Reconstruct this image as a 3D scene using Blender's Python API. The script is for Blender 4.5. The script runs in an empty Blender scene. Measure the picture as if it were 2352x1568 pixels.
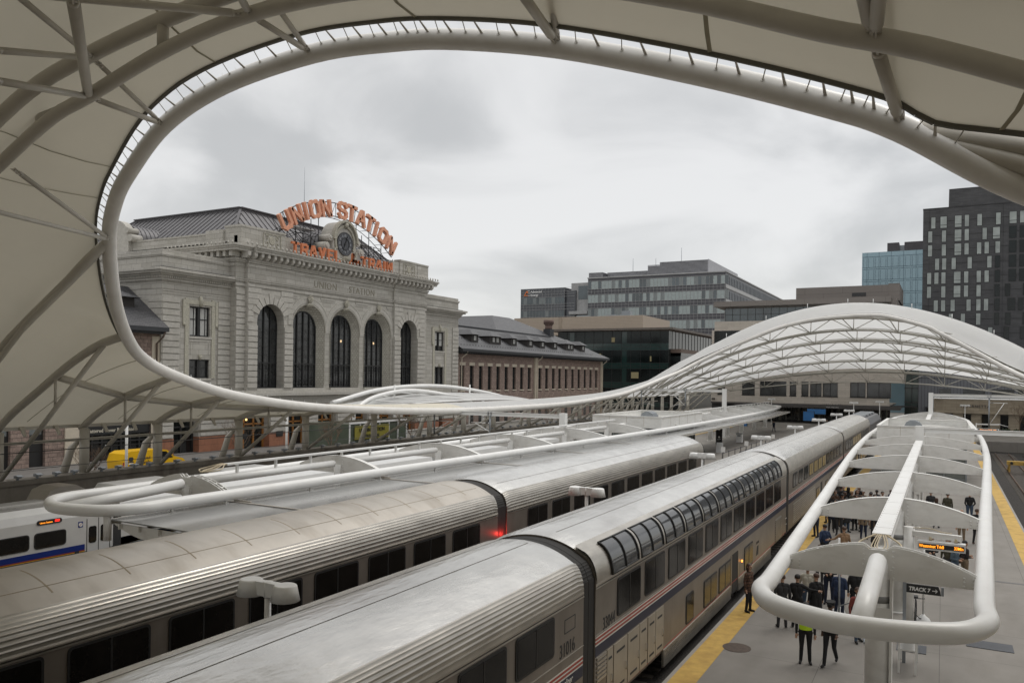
import bpy, bmesh, math, random
from mathutils import Vector, Matrix
random.seed(7)
SC = bpy.context.scene
COL = SC.collection
R = math.radians
# ------------------------------------------------------------------ camera
rho = math.atan(.013); th = math.atan(990/1829./math.cos(rho))
_s, _c = math.sin(th), math.cos(th)
fwd = Vector((-_s, _c, 0)); rgt = Vector((_c, _s, 0)); up = Vector((0, 0, 1))
rc = rgt*math.cos(rho)+up*math.sin(rho); uc = up*math.cos(rho)-rgt*math.sin(rho)
cam_d = bpy.data.cameras.new('camera'); cam = bpy.data.objects.new('camera', cam_d); COL.objects.link(cam)
m = Matrix.Identity(4)
for i in range(3):
    m[i][0] = rc[i]; m[i][1] = uc[i]; m[i][2] = -fwd[i]
m[2][3] = 8.1
cam.matrix_world = m
cam_d.sensor_width = 36; cam_d.lens = 1829/2352*36; cam_d.shift_y = 80/2352
cam_d.clip_start = .1; cam_d.clip_end = 3000
SC.camera = cam
# ------------------------------------------------------------------ light
SUN_EL, SUN_AZ = 55, 28      # high, veiled, ahead of the camera above the open oval
w = bpy.data.worlds.new('World'); SC.world = w; w.use_nodes = True
nt = w.node_tree; nt.nodes.clear()
def nd(t, **k):
    n = nt.nodes.new(t)
    for a, b in k.items(): setattr(n, a, b)
    return n
out = nd('ShaderNodeOutputWorld'); add = nd('ShaderNodeAddShader')
sky = nd('ShaderNodeTexSky', sky_type='NISHITA', sun_disc=False); sky.sun_elevation = R(SUN_EL); sky.sun_rotation = R(SUN_AZ)
b1 = nd('ShaderNodeBackground'); b1.inputs[1].default_value = .012
b2 = nd('ShaderNodeBackground'); b2.inputs[1].default_value = 1.0
tc = nd('ShaderNodeTexCoord'); mp = nd('ShaderNodeMapping'); mp.inputs['Scale'].default_value = (1, 1, 2.6)
mp.inputs['Location'].default_value = (.35, .1, .2)
n1 = nd('ShaderNodeTexNoise'); n1.inputs['Scale'].default_value = 2.3; n1.inputs['Detail'].default_value = 7; n1.inputs['Roughness'].default_value = .48; n1.inputs['Distortion'].default_value = .55
r1 = nd('ShaderNodeValToRGB'); r1.color_ramp.interpolation = 'EASE'
r1.color_ramp.elements[0].position = .38; r1.color_ramp.elements[0].color = (.555, .557, .552, 1)
r1.color_ramp.elements[1].position = .61; r1.color_ramp.elements[1].color = (.81, .805, .795, 1)
sx = nd('ShaderNodeSeparateXYZ')
rz = nd('ShaderNodeValToRGB')
els = rz.color_ramp.elements
els[0].position = 0.0; els[0].color = (1.10, 1.10, 1.09, 1)
els[1].position = 1.0; els[1].color = (2.15, 2.13, 2.1, 1)
e = els.new(.14); e.color = (1.02, 1.02, 1.02, 1)
e = els.new(.42); e.color = (1.0, 1.0, 1.0, 1)
mx = nd('ShaderNodeMix', data_type='RGBA', blend_type='MULTIPLY'); mx.inputs[0].default_value = 1
L = nt.links.new
L(tc.outputs['Generated'], mp.inputs[0]); L(mp.outputs[0], n1.inputs['Vector']); L(n1.outputs['Fac'], r1.inputs[0])
L(tc.outputs['Generated'], sx.inputs[0]); L(sx.outputs[2], rz.inputs[0])
L(r1.outputs[0], mx.inputs[6]); L(rz.outputs[0], mx.inputs[7]); L(mx.outputs[2], b2.inputs[0])
L(sky.outputs[0], b1.inputs[0]); L(b1.outputs[0], add.inputs[0]); L(b2.outputs[0], add.inputs[1]); L(add.outputs[0], out.inputs[0])
sd = bpy.data.lights.new('sun', 'SUN'); sd.energy = 1.0; sd.angle = R(25); sd.color = (1, .97, .92)
so = bpy.data.objects.new('sun', sd); COL.objects.link(so)
az = R(SUN_AZ)
dirv = Vector((math.sin(az)*math.cos(R(SUN_EL)), math.cos(az)*math.cos(R(SUN_EL)), math.sin(R(SUN_EL))))
so.rotation_euler = dirv.to_track_quat('Z', 'Y').to_euler()
SC.view_settings.view_transform = 'Standard'; SC.view_settings.look = 'None'; SC.view_settings.gamma = 1
SC.view_settings.exposure = -0.08; SC.view_settings.use_curve_mapping = False
SC.render.engine = 'CYCLES'
SC.cycles.max_bounces = 6; SC.cycles.diffuse_bounces = 3; SC.cycles.glossy_bounces = 3; SC.cycles.transmission_bounces = 4
# ------------------------------------------------------------------ materials
MATS = {}
def mat(name, col, rough=.6, metal=0, var=.12, vs=1.2, bump=0, bs=20, kind=None, spec=.5, **k):
    if name in MATS: return MATS[name]
    M = bpy.data.materials.new(name); M.use_nodes = True; MATS[name] = M
    t = M.node_tree; N = t.nodes; K = t.links.new; bs_ = N['Principled BSDF']
    def n(ty, **kk):
        x = N.new(ty)
        for a, b in kk.items(): setattr(x, a, b)
        return x
    bs_.inputs['Roughness'].default_value = rough; bs_.inputs['Metallic'].default_value = metal
    bs_.inputs['Specular IOR Level'].default_value = spec
    tcn = n('ShaderNodeTexCoord')
    geo = n('ShaderNodeNewGeometry')
    base = None; hgt = None
    pos = geo.outputs['Position']
    if kind in ('brick', 'tile', 'slab', 'board'):
        sp = n('ShaderNodeSeparateXYZ'); K(pos, sp.inputs[0])
        cb = n('ShaderNodeCombineXYZ')
        if kind in ('brick', 'board', 'tile'):
            ad = n('ShaderNodeMath', operation='ADD'); K(sp.outputs[0], ad.inputs[0]); K(sp.outputs[1], ad.inputs[1])
            K(ad.outputs[0], cb.inputs[0]); K(sp.outputs[2], cb.inputs[1])
        else:
            K(sp.outputs[0], cb.inputs[1]); K(sp.outputs[1], cb.inputs[0])
        bt = n('ShaderNodeTexBrick'); K(cb.outputs[0], bt.inputs['Vector'])
        bt.inputs['Scale'].default_value = 1
        bt.inputs['Brick Width'].default_value = k.get('bw', 1.2); bt.inputs['Row Height'].default_value = k.get('bh', .45)
        bt.inputs['Mortar Size'].default_value = k.get('ms', .012); bt.inputs['Mortar Smooth'].default_value = .2
        bt.offset = k.get('off', .5)
        c2 = k.get('c2', tuple(c*.82 for c in col)); mo = k.get('mo', tuple(c*.55 for c in col))
        bt.inputs['Color1'].default_value = (*col, 1); bt.inputs['Color2'].default_value = (*c2, 1); bt.inputs['Mortar'].default_value = (*mo, 1)
        base = bt.outputs['Color']; hgt = bt.outputs['Fac']
    nz = n('ShaderNodeTexNoise'); nz.inputs['Scale'].default_value = vs; nz.inputs['Detail'].default_value = 5; nz.inputs['Roughness'].default_value = .6
    mpn = n('ShaderNodeMapping'); mpn.inputs['Scale'].default_value = k.get('st', (1, 1, 1)); K(pos, mpn.inputs[0]); K(mpn.outputs[0], nz.inputs['Vector'])
    mr = n('ShaderNodeMapRange'); mr.inputs[1].default_value = .3; mr.inputs[2].default_value = .7; mr.inputs[3].default_value = 1-var; mr.inputs[4].default_value = 1+var
    K(nz.outputs['Fac'], mr.inputs[0])
    mm = n('ShaderNodeVectorMath', operation='SCALE')
    if base is None:
        rgb = n('ShaderNodeRGB'); rgb.outputs[0].default_value = (*col, 1); base = rgb.outputs[0]
    K(base, mm.inputs[0]); K(mr.outputs[0], mm.inputs['Scale'])
    colo = mm.outputs[0]
    if 'stain' in k:
        sc_, amt, scol = k['stain']
        n3 = n('ShaderNodeTexNoise'); n3.inputs['Scale'].default_value = sc_; n3.inputs['Detail'].default_value = 8
        mp3 = n('ShaderNodeMapping'); mp3.inputs['Scale'].default_value = k.get('sst', (1, 1, 1)); K(pos, mp3.inputs[0]); K(mp3.outputs[0], n3.inputs['Vector'])
        r3 = n('ShaderNodeMapRange'); r3.inputs[1].default_value = .48; r3.inputs[2].default_value = .72; r3.inputs[3].default_value = 0; r3.inputs[4].default_value = amt
        K(n3.outputs['Fac'], r3.inputs[0])
        x3 = n('ShaderNodeMix', data_type='RGBA'); K(r3.outputs[0], x3.inputs[0]); K(colo, x3.inputs[6]); x3.inputs[7].default_value = (*scol, 1)
        colo = x3.outputs[2]
    K(colo, bs_.inputs['Base Color'])
    if bump:
        bp = n('ShaderNodeBump'); bp.inputs['Strength'].default_value = bump; bp.inputs['Distance'].default_value = k.get('bd', .02)
        n2 = n('ShaderNodeTexNoise'); n2.inputs['Scale'].default_value = bs; n2.inputs['Detail'].default_value = 4
        mp2 = n('ShaderNodeMapping'); mp2.inputs['Scale'].default_value = k.get('bst', (1, 1, 1)); K(pos, mp2.inputs[0]); K(mp2.outputs[0], n2.inputs['Vector'])
        src = n2.outputs['Fac']
        if hgt is not None:
            a2 = n('ShaderNodeMath', operation='MULTIPLY_ADD'); K(hgt, a2.inputs[0]); a2.inputs[1].default_value = -k.get('jb', 1.0); K(src, a2.inputs[2]); src = a2.outputs[0]
        K(src, bp.inputs['Height']); K(bp.outputs[0], bs_.inputs['Normal'])
    if 'emit' in k:
        bs_.inputs['Emission Color'].default_value = (*k['emit'][:3], 1); bs_.inputs['Emission Strength'].default_value = k['emit'][3]
    if 'transl' in k:
        tr = n('ShaderNodeBsdfTranslucent'); tr.inputs[0].default_value = (*k['transl'][:3], 1)
        ms = n('ShaderNodeMixShader'); ms.inputs[0].default_value = k['transl'][3]
        K(bs_.outputs[0], ms.inputs[1]); K(tr.outputs[0], ms.inputs[2]); K(ms.outputs[0], N['Material Output'].inputs[0])
    return M
WHITE = mat('white_paint', (.78, .775, .755), .35, var=.04, vs=.8, stain=(1.6, .25, (.52, .5, .45)))
WHITE2 = mat('white_steel_canopy', (.74, .73, .70), .38, var=.05, vs=1.0, stain=(2.2, .3, (.45, .43, .38)), sst=(1, 1, 2))
STEEL_TR = mat('shaded_white_truss_paint', (.49, .46, .40), .42, var=.05, vs=1.5, bump=.03, bs=60)  # white truss paint, colour darkened to stand for tubes lit only from below
PURL = mat('dull_truss_paint', (.45, .43, .38), .5, var=.08)
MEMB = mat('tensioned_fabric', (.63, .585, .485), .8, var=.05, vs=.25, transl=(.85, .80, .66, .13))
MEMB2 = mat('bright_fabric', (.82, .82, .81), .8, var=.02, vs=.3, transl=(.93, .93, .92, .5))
EDGE = mat('membrane_edge_clamp', (.11, .105, .085), .6)
SEAM = mat('fabric_seam', (.36, .33, .24), .8)
CONC = mat('platform_concrete', (.225, .208, .186), .8, var=.1, vs=.6, kind='slab', bw=3.0, bh=3.0, ms=.008, off=0, c2=(.232, .215, .193), mo=(.10, .09, .08), bump=.08, bs=30, stain=(1.1, .5, (.165, .15, .13)), sst=(1, .4, 1))
COPE = mat('coping_concrete', (.29, .275, .25), .8, var=.1, vs=2)
TACT = mat('yellow_tactile', (.52, .33, .075), .7, var=.15, vs=3, bump=.5, bs=34, bd=.01, stain=(1.3, .65, (.30, .17, .035)))
BALL = mat('ballast', (.035, .031, .027), .95, var=.5, vs=22, bump=1, bs=16, bd=.06, stain=(.7, .6, (.035, .03, .028)))
TIE = mat('concrete_tie', (.13, .115, .1), .9, var=.2, vs=4)
RAIL = mat('rail_steel', (.12, .075, .05), .5, .6)
WALLC = mat('stained_concrete_wall', (.20, .18, .15), .85, var=.15, vs=1, stain=(1.2, .75, (.10, .08, .06)), sst=(1, 1, .15), bump=.1)
STONE = mat('pale_granite', (.45, .43, .39), .75, var=.08, vs=3, kind='brick', bw=1.5, bh=.52, ms=.016, c2=(.36, .342, .305), mo=(.18, .165, .14), bump=.12, bs=12, stain=(.8, .45, (.33, .315, .27)), sst=(.6, .6, .4))
STONE2 = mat('carved_granite', (.44, .42, .38), .75, var=.13, vs=4, bump=.3, bs=14, stain=(1.0, .45, (.31, .295, .25)), sst=(.6, .6, .5))
STONED = mat('ornament_granite', (.37, .35, .29), .8, var=.35, vs=9, bump=1, bs=10, bd=.06)
ROOFG = mat('grey_zinc_roof', (.15, .145, .15), .5, .2, var=.1, vs=1)
ROOFR = mat('zinc_rib', (.10, .095, .10), .5, .2)
TERRA = mat('terracotta_base', (.30, .13, .075), .7, var=.15, vs=2, kind='brick', bw=1.6, bh=.7, ms=.02)
GLASSD = mat('dark_glass', (.012, .013, .013), .06, var=.3, vs=.5, spec=.6)
GLASSW = mat('window_glass', (.03, .032, .033), .08, var=.5, vs=.8, spec=.8)
GLASST = mat('train_glass', (.010, .009, .008), .12, var=.4, vs=1.5, spec=.28)
BLACK = mat('black_frame', (.018, .018, .018), .5)
DK = mat('dark_paint', (.035, .035, .036), .6)
CURT = mat('pale_curtain', (.45, .45, .43), .8, var=.2, vs=8, st=(1, 4, .1))
PEACH = mat('faded_orange_sign', (.66, .31, .19), .5, var=.06)
PEACHD = mat('orange_sign_side', (.56, .185, .08), .5, var=.06)
SCAF = mat('sign_scaffold', (.03, .03, .033), .5, .3)
BRK = mat('pink_rough_stone', (.30, .225, .19), .9, var=.25, vs=5, kind='brick', bw=.75, bh=.36, ms=.02, c2=(.22, .16, .135), mo=(.12, .095, .08), bump=.6, bs=7, bd=.06)
LIME = mat('limestone_trim', (.52, .46, .37), .8, var=.08)
SLATE = mat('dark_tile_roof', (.10, .10, .105), .55, var=.2, vs=6, kind='tile', bw=.5, bh=.16, ms=.02, c2=(.075, .075, .08), mo=(.025, .025, .028), bump=.4, bs=10)
EAVE = mat('charcoal_eave', (.028, .03, .034), .5)
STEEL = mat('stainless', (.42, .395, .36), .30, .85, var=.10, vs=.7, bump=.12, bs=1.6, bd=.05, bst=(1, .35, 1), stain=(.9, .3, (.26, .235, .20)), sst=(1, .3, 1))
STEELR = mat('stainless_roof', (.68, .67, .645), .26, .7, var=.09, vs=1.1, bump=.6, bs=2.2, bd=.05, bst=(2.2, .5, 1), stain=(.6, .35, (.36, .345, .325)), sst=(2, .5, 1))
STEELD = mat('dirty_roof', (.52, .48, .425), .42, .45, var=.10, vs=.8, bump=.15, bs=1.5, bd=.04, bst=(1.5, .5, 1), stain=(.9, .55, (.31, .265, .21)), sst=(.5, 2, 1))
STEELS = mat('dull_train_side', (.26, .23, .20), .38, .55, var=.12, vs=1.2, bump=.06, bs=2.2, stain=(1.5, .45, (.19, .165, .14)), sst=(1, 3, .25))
FLUTE = mat('fluted_steel', (.50, .47, .42), .3, .75, var=.18, vs=1.6, st=(1, .6, 3), bump=.2, bs=3, bst=(1, .4, 1))
SEAMD = mat('roof_seam', (.14, .125, .105), .7)
RUBB = mat('rubber_diaphragm', (.02, .018, .016), .75)
NAVY = mat('navy_stripe', (.012, .017, .042), .4)
REDS = mat('red_stripe', (.33, .05, .035), .45)
WHS = mat('white_stripe', (.62, .60, .55), .45)
RTDW = mat('rtd_white', (.60, .60, .59), .35, var=.04, vs=2)
RTDG = mat('rtd_grey', (.22, .22, .215), .45, var=.12, vs=2)
RTDB = mat('rtd_blue', (.01, .03, .20), .4)
RTDY = mat('rtd_yellow', (.65, .36, .04), .4)
RTDR = mat('rtd_rust', (.30, .06, .03), .4)
PANEL = mat('frosted_panel', (.27, .27, .265), .13, .0, var=.06, vs=.7, bump=.03, bs=3, spec=.9)
PANELE = mat('panel_edge', (.50, .48, .43), .5)
TAN = mat('tan_cable', (.50, .42, .29), .7)
GALV = mat('galvanised', (.27, .29, .31), .4, .6, var=.1, vs=3)
LEDO = mat('amber_led', (.9, .35, .03), .5, emit=(1, .30, .02, 2.4), var=0)
LEDR = mat('red_led', (.9, .05, .03), .5, emit=(1, .03, .02, 2.0), var=0)
SIGNW = mat('sign_white', (.75, .75, .74), .5)
# ------------------------------------------------------------------ mesh helpers
class MB:
    def __init__(s): s.v = []; s.f = []; s.m = []; s.sm = []
    def add(s, vs, fs, m=0, smooth=False):
        o = len(s.v); s.v += [tuple(p) for p in vs]
        for f in fs: s.f.append([i+o for i in f]); s.m.append(m); s.sm.append(smooth)
        return s
    def box(s, x0, x1, y0, y1, z0, z1, m=0):
        x0, x1 = sorted((x0, x1)); y0, y1 = sorted((y0, y1)); z0, z1 = sorted((z0, z1))
        return s.add([(x0,y0,z0),(x1,y0,z0),(x1,y1,z0),(x0,y1,z0),(x0,y0,z1),(x1,y0,z1),(x1,y1,z1),(x0,y1,z1)],
                     [(3,2,1,0),(4,5,6,7),(0,1,5,4),(1,2,6,5),(2,3,7,6),(3,0,4,7)], m)
    def bar(s, a, b, w, h, m=0, upv=(0,0,1)):
        a = Vector(a); b = Vector(b); d = (b-a).normalized(); u = Vector(upv)
        if abs(d.dot(u)) > .98: u = Vector((1,0,0))
        r = d.cross(u).normalized(); u = r.cross(d).normalized()
        vs = []
        for p in (a, b):
            for i, j in ((-1,-1),(1,-1),(1,1),(-1,1)): vs.append(p+r*i*w/2+u*j*h/2)
        return s.add(vs, [(3,2,1,0),(4,5,6,7),(0,1,5,4),(1,2,6,5),(2,3,7,6),(3,0,4,7)], m)
    def tube(s, pts, r, n=12, closed=False, m=0, caps=True):
        P = [Vector(p) for p in pts]; k = len(P)
        rs = r if isinstance(r, (list, tuple)) else [r]*k
        T = []
        for i in range(k):
            a = P[i-1] if (i > 0 or closed) else P[0]; b = P[(i+1) % k] if (i < k-1 or closed) else P[-1]
            T.append((b-a).normalized())
        u = Vector((0,0,1))
        if abs(T[0].dot(u)) > .9: u = Vector((1,0,0))
        u = (u-T[0]*u.dot(T[0])).normalized(); vs = []
        for i in range(k):
            u = (u-T[i]*u.dot(T[i]))
            u = u.normalized() if u.length > 1e-6 else T[i].orthogonal().normalized()
            w_ = T[i].cross(u)
            for j in range(n):
                a = 2*math.pi*j/n; vs.append(P[i]+(u*math.cos(a)+w_*math.sin(a))*rs[i])
        fs = []
        for i in range(k if closed else k-1):
            i2 = (i+1) % k
            for j in range(n): fs.append((i*n+j, i*n+(j+1) % n, i2*n+(j+1) % n, i2*n+j))
        s.add(vs, fs, m, True)
        if caps and not closed:
            o = len(s.v)-k*n
            s.f.append([o+j for j in range(n)][::-1]); s.m.append(m); s.sm.append(False)
            s.f.append([o+(k-1)*n+j for j in range(n)]); s.m.append(m); s.sm.append(False)
        return s
    def prism(s, poly, axis, a0, a1, m=0):
        """poly: 2-D outline; axis 'x','y','z' the extrusion axis."""
        n = len(poly)
        def P(p, a):
            return {'x': (a, p[0], p[1]), 'y': (p[0], a, p[1]), 'z': (p[0], p[1], a)}[axis]
        vs = [P(p, a0) for p in poly]+[P(p, a1) for p in poly]
        fs = [tuple(range(n))[::-1], tuple(range(n, 2*n))]+[(i, (i+1) % n, n+(i+1) % n, n+i) for i in range(n)]
        return s.add(vs, fs, m)
    def grid(s, rows, m=0, smooth=True, closed=False):
        k = len(rows[0]); vs = [p for r in rows for p in r]; fs = []
        for i in range(len(rows)-(0 if closed else 1)):
            i2 = (i+1) % len(rows)
            for j in range(k-1): fs.append((i*k+j, i*k+j+1, i2*k+j+1, i2*k+j))
        return s.add(vs, fs, m, smooth)
    def build(s, name, mats, parent=None, fix=True):
        me = bpy.data.meshes.new(name); me.from_pydata(s.v, [], s.f)
        if not isinstance(mats, (list, tuple)): mats = [mats]
        for a in mats: me.materials.append(a)
        me.polygons.foreach_set('material_index', s.m); me.polygons.foreach_set('use_smooth', s.sm)
        me.validate()
        if fix:
            b = bmesh.new(); b.from_mesh(me); bmesh.ops.recalc_face_normals(b, faces=b.faces); b.to_mesh(me); b.free()
        me.update()
        o = bpy.data.objects.new(name, me); COL.objects.link(o)
        if parent is not None:
            o.parent = parent; o.matrix_parent_inverse = Matrix.Identity(4)
            o.location = -parent.location if parent.get('_w') else (0,0,0)
        return o
def split_build(q, name, mats, parent, tol=.3, sub_part=False):
    """one object per cluster of touching pieces"""
    n = len(q.v); par = list(range(n))
    def find(i):
        while par[i] != i: par[i] = par[par[i]]; i = par[i]
        return i
    for f in q.f:
        for i in f[1:]: par[find(i)] = find(f[0])
    comp = {}
    for i in range(n): comp.setdefault(find(i), []).append(i)
    bb = []
    for k, vs in comp.items():
        P_ = [q.v[i] for i in vs]; bb.append([[min(p[j] for p in P_)-tol for j in range(3)], [max(p[j] for p in P_)+tol for j in range(3)], [k]])
    ch = True
    while ch:
        ch = False; out = []
        for b in bb:
            for o in out:
                if all(b[0][j] <= o[1][j] and o[0][j] <= b[1][j] for j in range(3)):
                    o[0] = [min(x, y) for x, y in zip(o[0], b[0])]; o[1] = [max(x, y) for x, y in zip(o[1], b[1])]; o[2] += b[2]; ch = True; break
            else: out.append(b)
        bb = out
    res = []
    for _, _, ks in bb:
        ks = set(ks); m_ = MB(); idx = {}
        for f, mi, sm in zip(q.f, q.m, q.sm):
            if find(f[0]) in ks:
                g_ = []
                for i in f:
                    if i not in idx: idx[i] = len(m_.v); m_.v.append(q.v[i])
                    g_.append(idx[i])
                m_.f.append(g_); m_.m.append(mi); m_.sm.append(sm)
        res.append(under(m_, name, mats, parent) if sub_part else m_.build(name, mats, parent))
    return res
def tag(o, label=None, cat=None, group=None, kind=None):
    if label: o['label'] = label
    if cat: o['category'] = cat
    if group: o['group'] = group
    if kind: o['kind'] = kind
    return o
def thing(name, loc, label, cat, group=None, rz=0, world=True):
    """Empty at the base of a thing; world=True: its parts are modelled in world coordinates."""
    o = bpy.data.objects.new(name, None); COL.objects.link(o); o.location = loc; o.rotation_euler = (0,0,rz); o.empty_display_size = .3
    if world: o['_w'] = 1
    return tag(o, label, cat, group)
def under(mb, name, mats, part):
    """a sub-part modelled in world coordinates below a part"""
    o = mb.build(name, mats); o.parent = part
    root = part.parent
    if root is not None and root.get('_w') is None: pass
    o.location = (0,0,0)
    return o
def copy_tree(o, parent=None):
    c = o.copy(); COL.objects.link(c); c.parent = parent
    for ch in o.children: copy_tree(ch, c)
    return c
def cr(pts, n=8, closed=False):
    P = [Vector(p) for p in pts]; k = len(P); out = []
    for i in range(k if closed else k-1):
        p0 = P[i-1] if (i > 0 or closed) else P[0]*2-P[1]; p1 = P[i]; p2 = P[(i+1) % k]; p3 = P[(i+2) % k] if (i+2 < k or closed) else P[-1]*2-P[-2]
        for j in range(n):
            t = j/n
            out.append(.5*((2*p1)+(p2-p0)*t+(2*p0-5*p1+4*p2-p3)*t*t+(3*p1-p0-3*p2+p3)*t**3))
    if not closed: out.append(P[-1])
    return out
def interp(x, T):
    if x <= T[0][0]: return T[0][1]
    for (a, b), (c, d) in zip(T, T[1:]):
        if x <= c: return b+(d-b)*(x-a)/(c-a)
    return T[-1][1]
def text_mb(txt, size, depth, bold=0, align='CENTER', sx=1, font_shear=0, spacing=1):
    """mesh of a text in local x (right), y (up), z (depth) -> (verts, faces)"""
    cu = bpy.data.curves.new('t', 'FONT'); cu.body = txt; cu.size = size; cu.extrude = depth/2; cu.offset = bold; cu.align_x = align
    cu.shear = font_shear; cu.space_character = spacing; cu.resolution_u = 3
    ob = bpy.data.objects.new('t', cu); COL.objects.link(ob)
    dg = bpy.context.evaluated_depsgraph_get(); me = bpy.data.meshes.new_from_object(ob.evaluated_get(dg))
    vs = [(v.co.x*sx, v.co.y, v.co.z) for v in me.vertices]; fs = [tuple(p.vertices) for p in me.polygons]
    bpy.data.objects.remove(ob); bpy.data.curves.remove(cu); bpy.data.meshes.remove(me)
    return vs, fs
def put_text(mb, txt, size, depth, origin, right, upv, m=0, **k):
    vs, fs = text_mb(txt, size, depth, **k)
    o = Vector(origin); r = Vector(right).normalized(); u = Vector(upv).normalized(); n = r.cross(u)
    mb.add([o+r*a+u*b+n*c for a, b, c in vs], fs, m)
    return mb
def struct(name, mb, mats):
    return tag(mb.build(name, mats), kind='structure')
# ------------------------------------------------------------------ ground, platforms, tracks
g = MB(); g.add([(-900,-300,-1.42),(900,-300,-1.42),(900,1500,-1.42),(-900,1500,-1.42)], [(0,1,2,3)])
struct('ground', g, BALL)
def platform(name, x0, x1, y0, y1, edges):
    p = MB(); p.box(x0, x1, y0, y1, -1.4, 0)
    o = struct(name, p, CONC)
    for sgn in edges:
        xe = x0 if sgn < 0 else x1
        t = MB(); a, b = (xe+.12, xe+.80) if sgn < 0 else (xe-.80, xe-.12)
        t.box(a, b, y0, y1, -.02, .008); struct('tactile_strip', t, TACT)
        c = MB(); a, b = (xe+.005, xe+.116) if sgn < 0 else (xe-.116, xe-.005)
        c.box(a, b, y0, y1, -.02, .005); struct('coping', c, COPE)
    return o
platform('platform', -6.5, 4.05, -20, 128, (-1, 1))
platform('platform', -32.0, -17.0, -20, 137, (-1, 1))
platform('platform', 14.3, 24, -20, 124, (-1,))
platform('platform', -43.3, -38.6, -20, 137, ())
p = MB(); p.box(-12.7, -10.75, -20, 118, -1.4, -.02); struct('service_walk', p, CONC)
p = MB(); p.box(-120, 60, 137, 420, -1.4, -.004); p.box(-38.6, -32, 134, 137, -1.4, -.004); struct('plaza', p, CONC)
p = MB(); p.box(-16.9, 14.2, 128, 137, -1.4, -.008); struct('plaza', p, CONC)
p = MB(); p.box(-140, -44.4, -40, 137, -1.4, -.01); struct('street', p, mat('paved_drive', (.16, .15, .14), .85, var=.15))
# expansion joint across the platform
p = MB(); p.box(-6.4, 4.0, 37.9, 38.15, -.01, .004); struct('expansion_joint', p, mat('joint_metal', (.13, .125, .12), .5, .4))
# ballast of the track beds, ties and rails
def track(xc, z, y0, y1, deep=False):
    b = MB(); b.box(xc-2.3, xc+2.3, y0, y1, -1.41, z-.17); tag(b.build('ballast_bed', BALL), kind='structure')
    t = MB(); y = y0+.3
    while y < y1: t.box(xc-1.25, xc+1.25, y, y+.24, z-.2, z-.13); y += .62
    tag(t.build('track_ties', TIE), kind='structure')
    r = MB()
    for s_ in (-.76, .76):
        r.box(xc+s_-.035, xc+s_+.035, y0, y1, z-.045, z); r.box(xc+s_-.01, xc+s_+.01, y0, y1, z-.12, z-.04); r.box(xc+s_-.07, xc+s_+.07, y0, y1, z-.129, z-.115)
    tag(r.build('rails', RAIL), kind='structure')
track(-8.45, -.28, -20, 127.5); track(-15.0, -.28, -20, 128)
track(-35.3, -1.15, -20, 134); track(6.9, -1.15, -20, 123); track(11.4, -1.15, -20, 123)
# low retaining wall between the plaza drive and the tracks with flood lights on top
wl = thing('retaining_wall', (-43.7, 60, 0), 'long stained concrete wall carrying the white canopy columns left of the tracks', 'wall')
q = MB(); q.box(-44.1, -43.3, -20, 137, -1.4, 1.95); q.build('wall', WALLC, wl)
q = MB(); q.box(-44.25, -43.15, -20, 137, 1.951, 2.22); q.build('coping', WALLC, wl)
fl = MB(); fl.box(-.16, .16, -.12, .12, .10, .24); fl.box(-.05, .05, -.05, .05, 0, .1); fl.bar((.05, 0, .26), (.33, 0, .2), .3, .03)
proto = None
COLY = [19.2, 24.0, 28.8, 33.7, 40.3, 47.0, 55.5, 64.1, 70.3, 76.5, 85.1, 93.6, 100.3, 106.9, 111.8, 116.6, 121.4, 126, 131.4]
ys = []
for a, b in zip(COLY, COLY[1:]):
    n = 4 if b-a > 4.7 else 3
    ys += [a+(b-a)*(i+.8)/(n+.6) for i in range(n)]
NUMW = ['first','second','third','fourth']
for i, y in enumerate(ys[:56]):
    if proto is None:
        proto = fl.build('flood_light', GALV); o = proto
    else:
        o = proto.copy(); COL.objects.link(o)
    o.location = (-43.35, y, 2.22)
    tag(o, 'small grey flood light clamped on top of the stained concrete wall between the canopy columns', 'flood light', 'flood lights along the concrete wall top')
# right-hand far platform fence, bumper stop
bs_ = thing('bumper_stop', (6.9, 97, -1.1), 'yellow steel buffer stop at the end of the empty sunken track', 'buffer stop')
q = MB(); q.box(5.9, 7.9, 96.6, 97.1, -.35, .05); q.build('beam', TACT, bs_)
q = MB()
for s_ in (-.76, .76): q.bar((6.9+s_, 96.9, -.3), (6.9+s_, 99, -1.1), .16, .16); q.bar((6.9+s_, 96.9, -1.1), (6.9+s_, 96.9, -.3), .16, .16)
q.build('frame', TACT, bs_)
q = MB()
for x in (6.3, 7.5): q.tube([(x, 96.55, -.15), (x, 96.3, -.15)], .14)
q.build('buffer', BLACK, bs_)
mh = MB(); mh.tube([(-5.39, 24.44, .0), (-5.39, 24.44, .012)], .42, 24)
tag(mh.build('manhole_cover', mat('rusty_cover', (.085, .06, .045), .6, .3, var=.3, vs=8)), 'round dark manhole cover in the concrete beside the yellow strip', 'manhole cover')
for i, (x, y, sx_, sy_, lb) in enumerate(((-.75, 27.1, .8, .8, 'small dark mat on the platform at the foot of the big column'), (1.35, 28.6, 1.25, .8, 'larger grey mat on the platform near the right end of the canopy loop'))):
    q = MB(); q.box(x-sx_/2, x+sx_/2, y-sy_/2, y+sy_/2, .002, .022); tag(q.build('floor_mat', mat('grey_mat', (.10, .105, .115), .9)), lb, 'mat')
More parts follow.
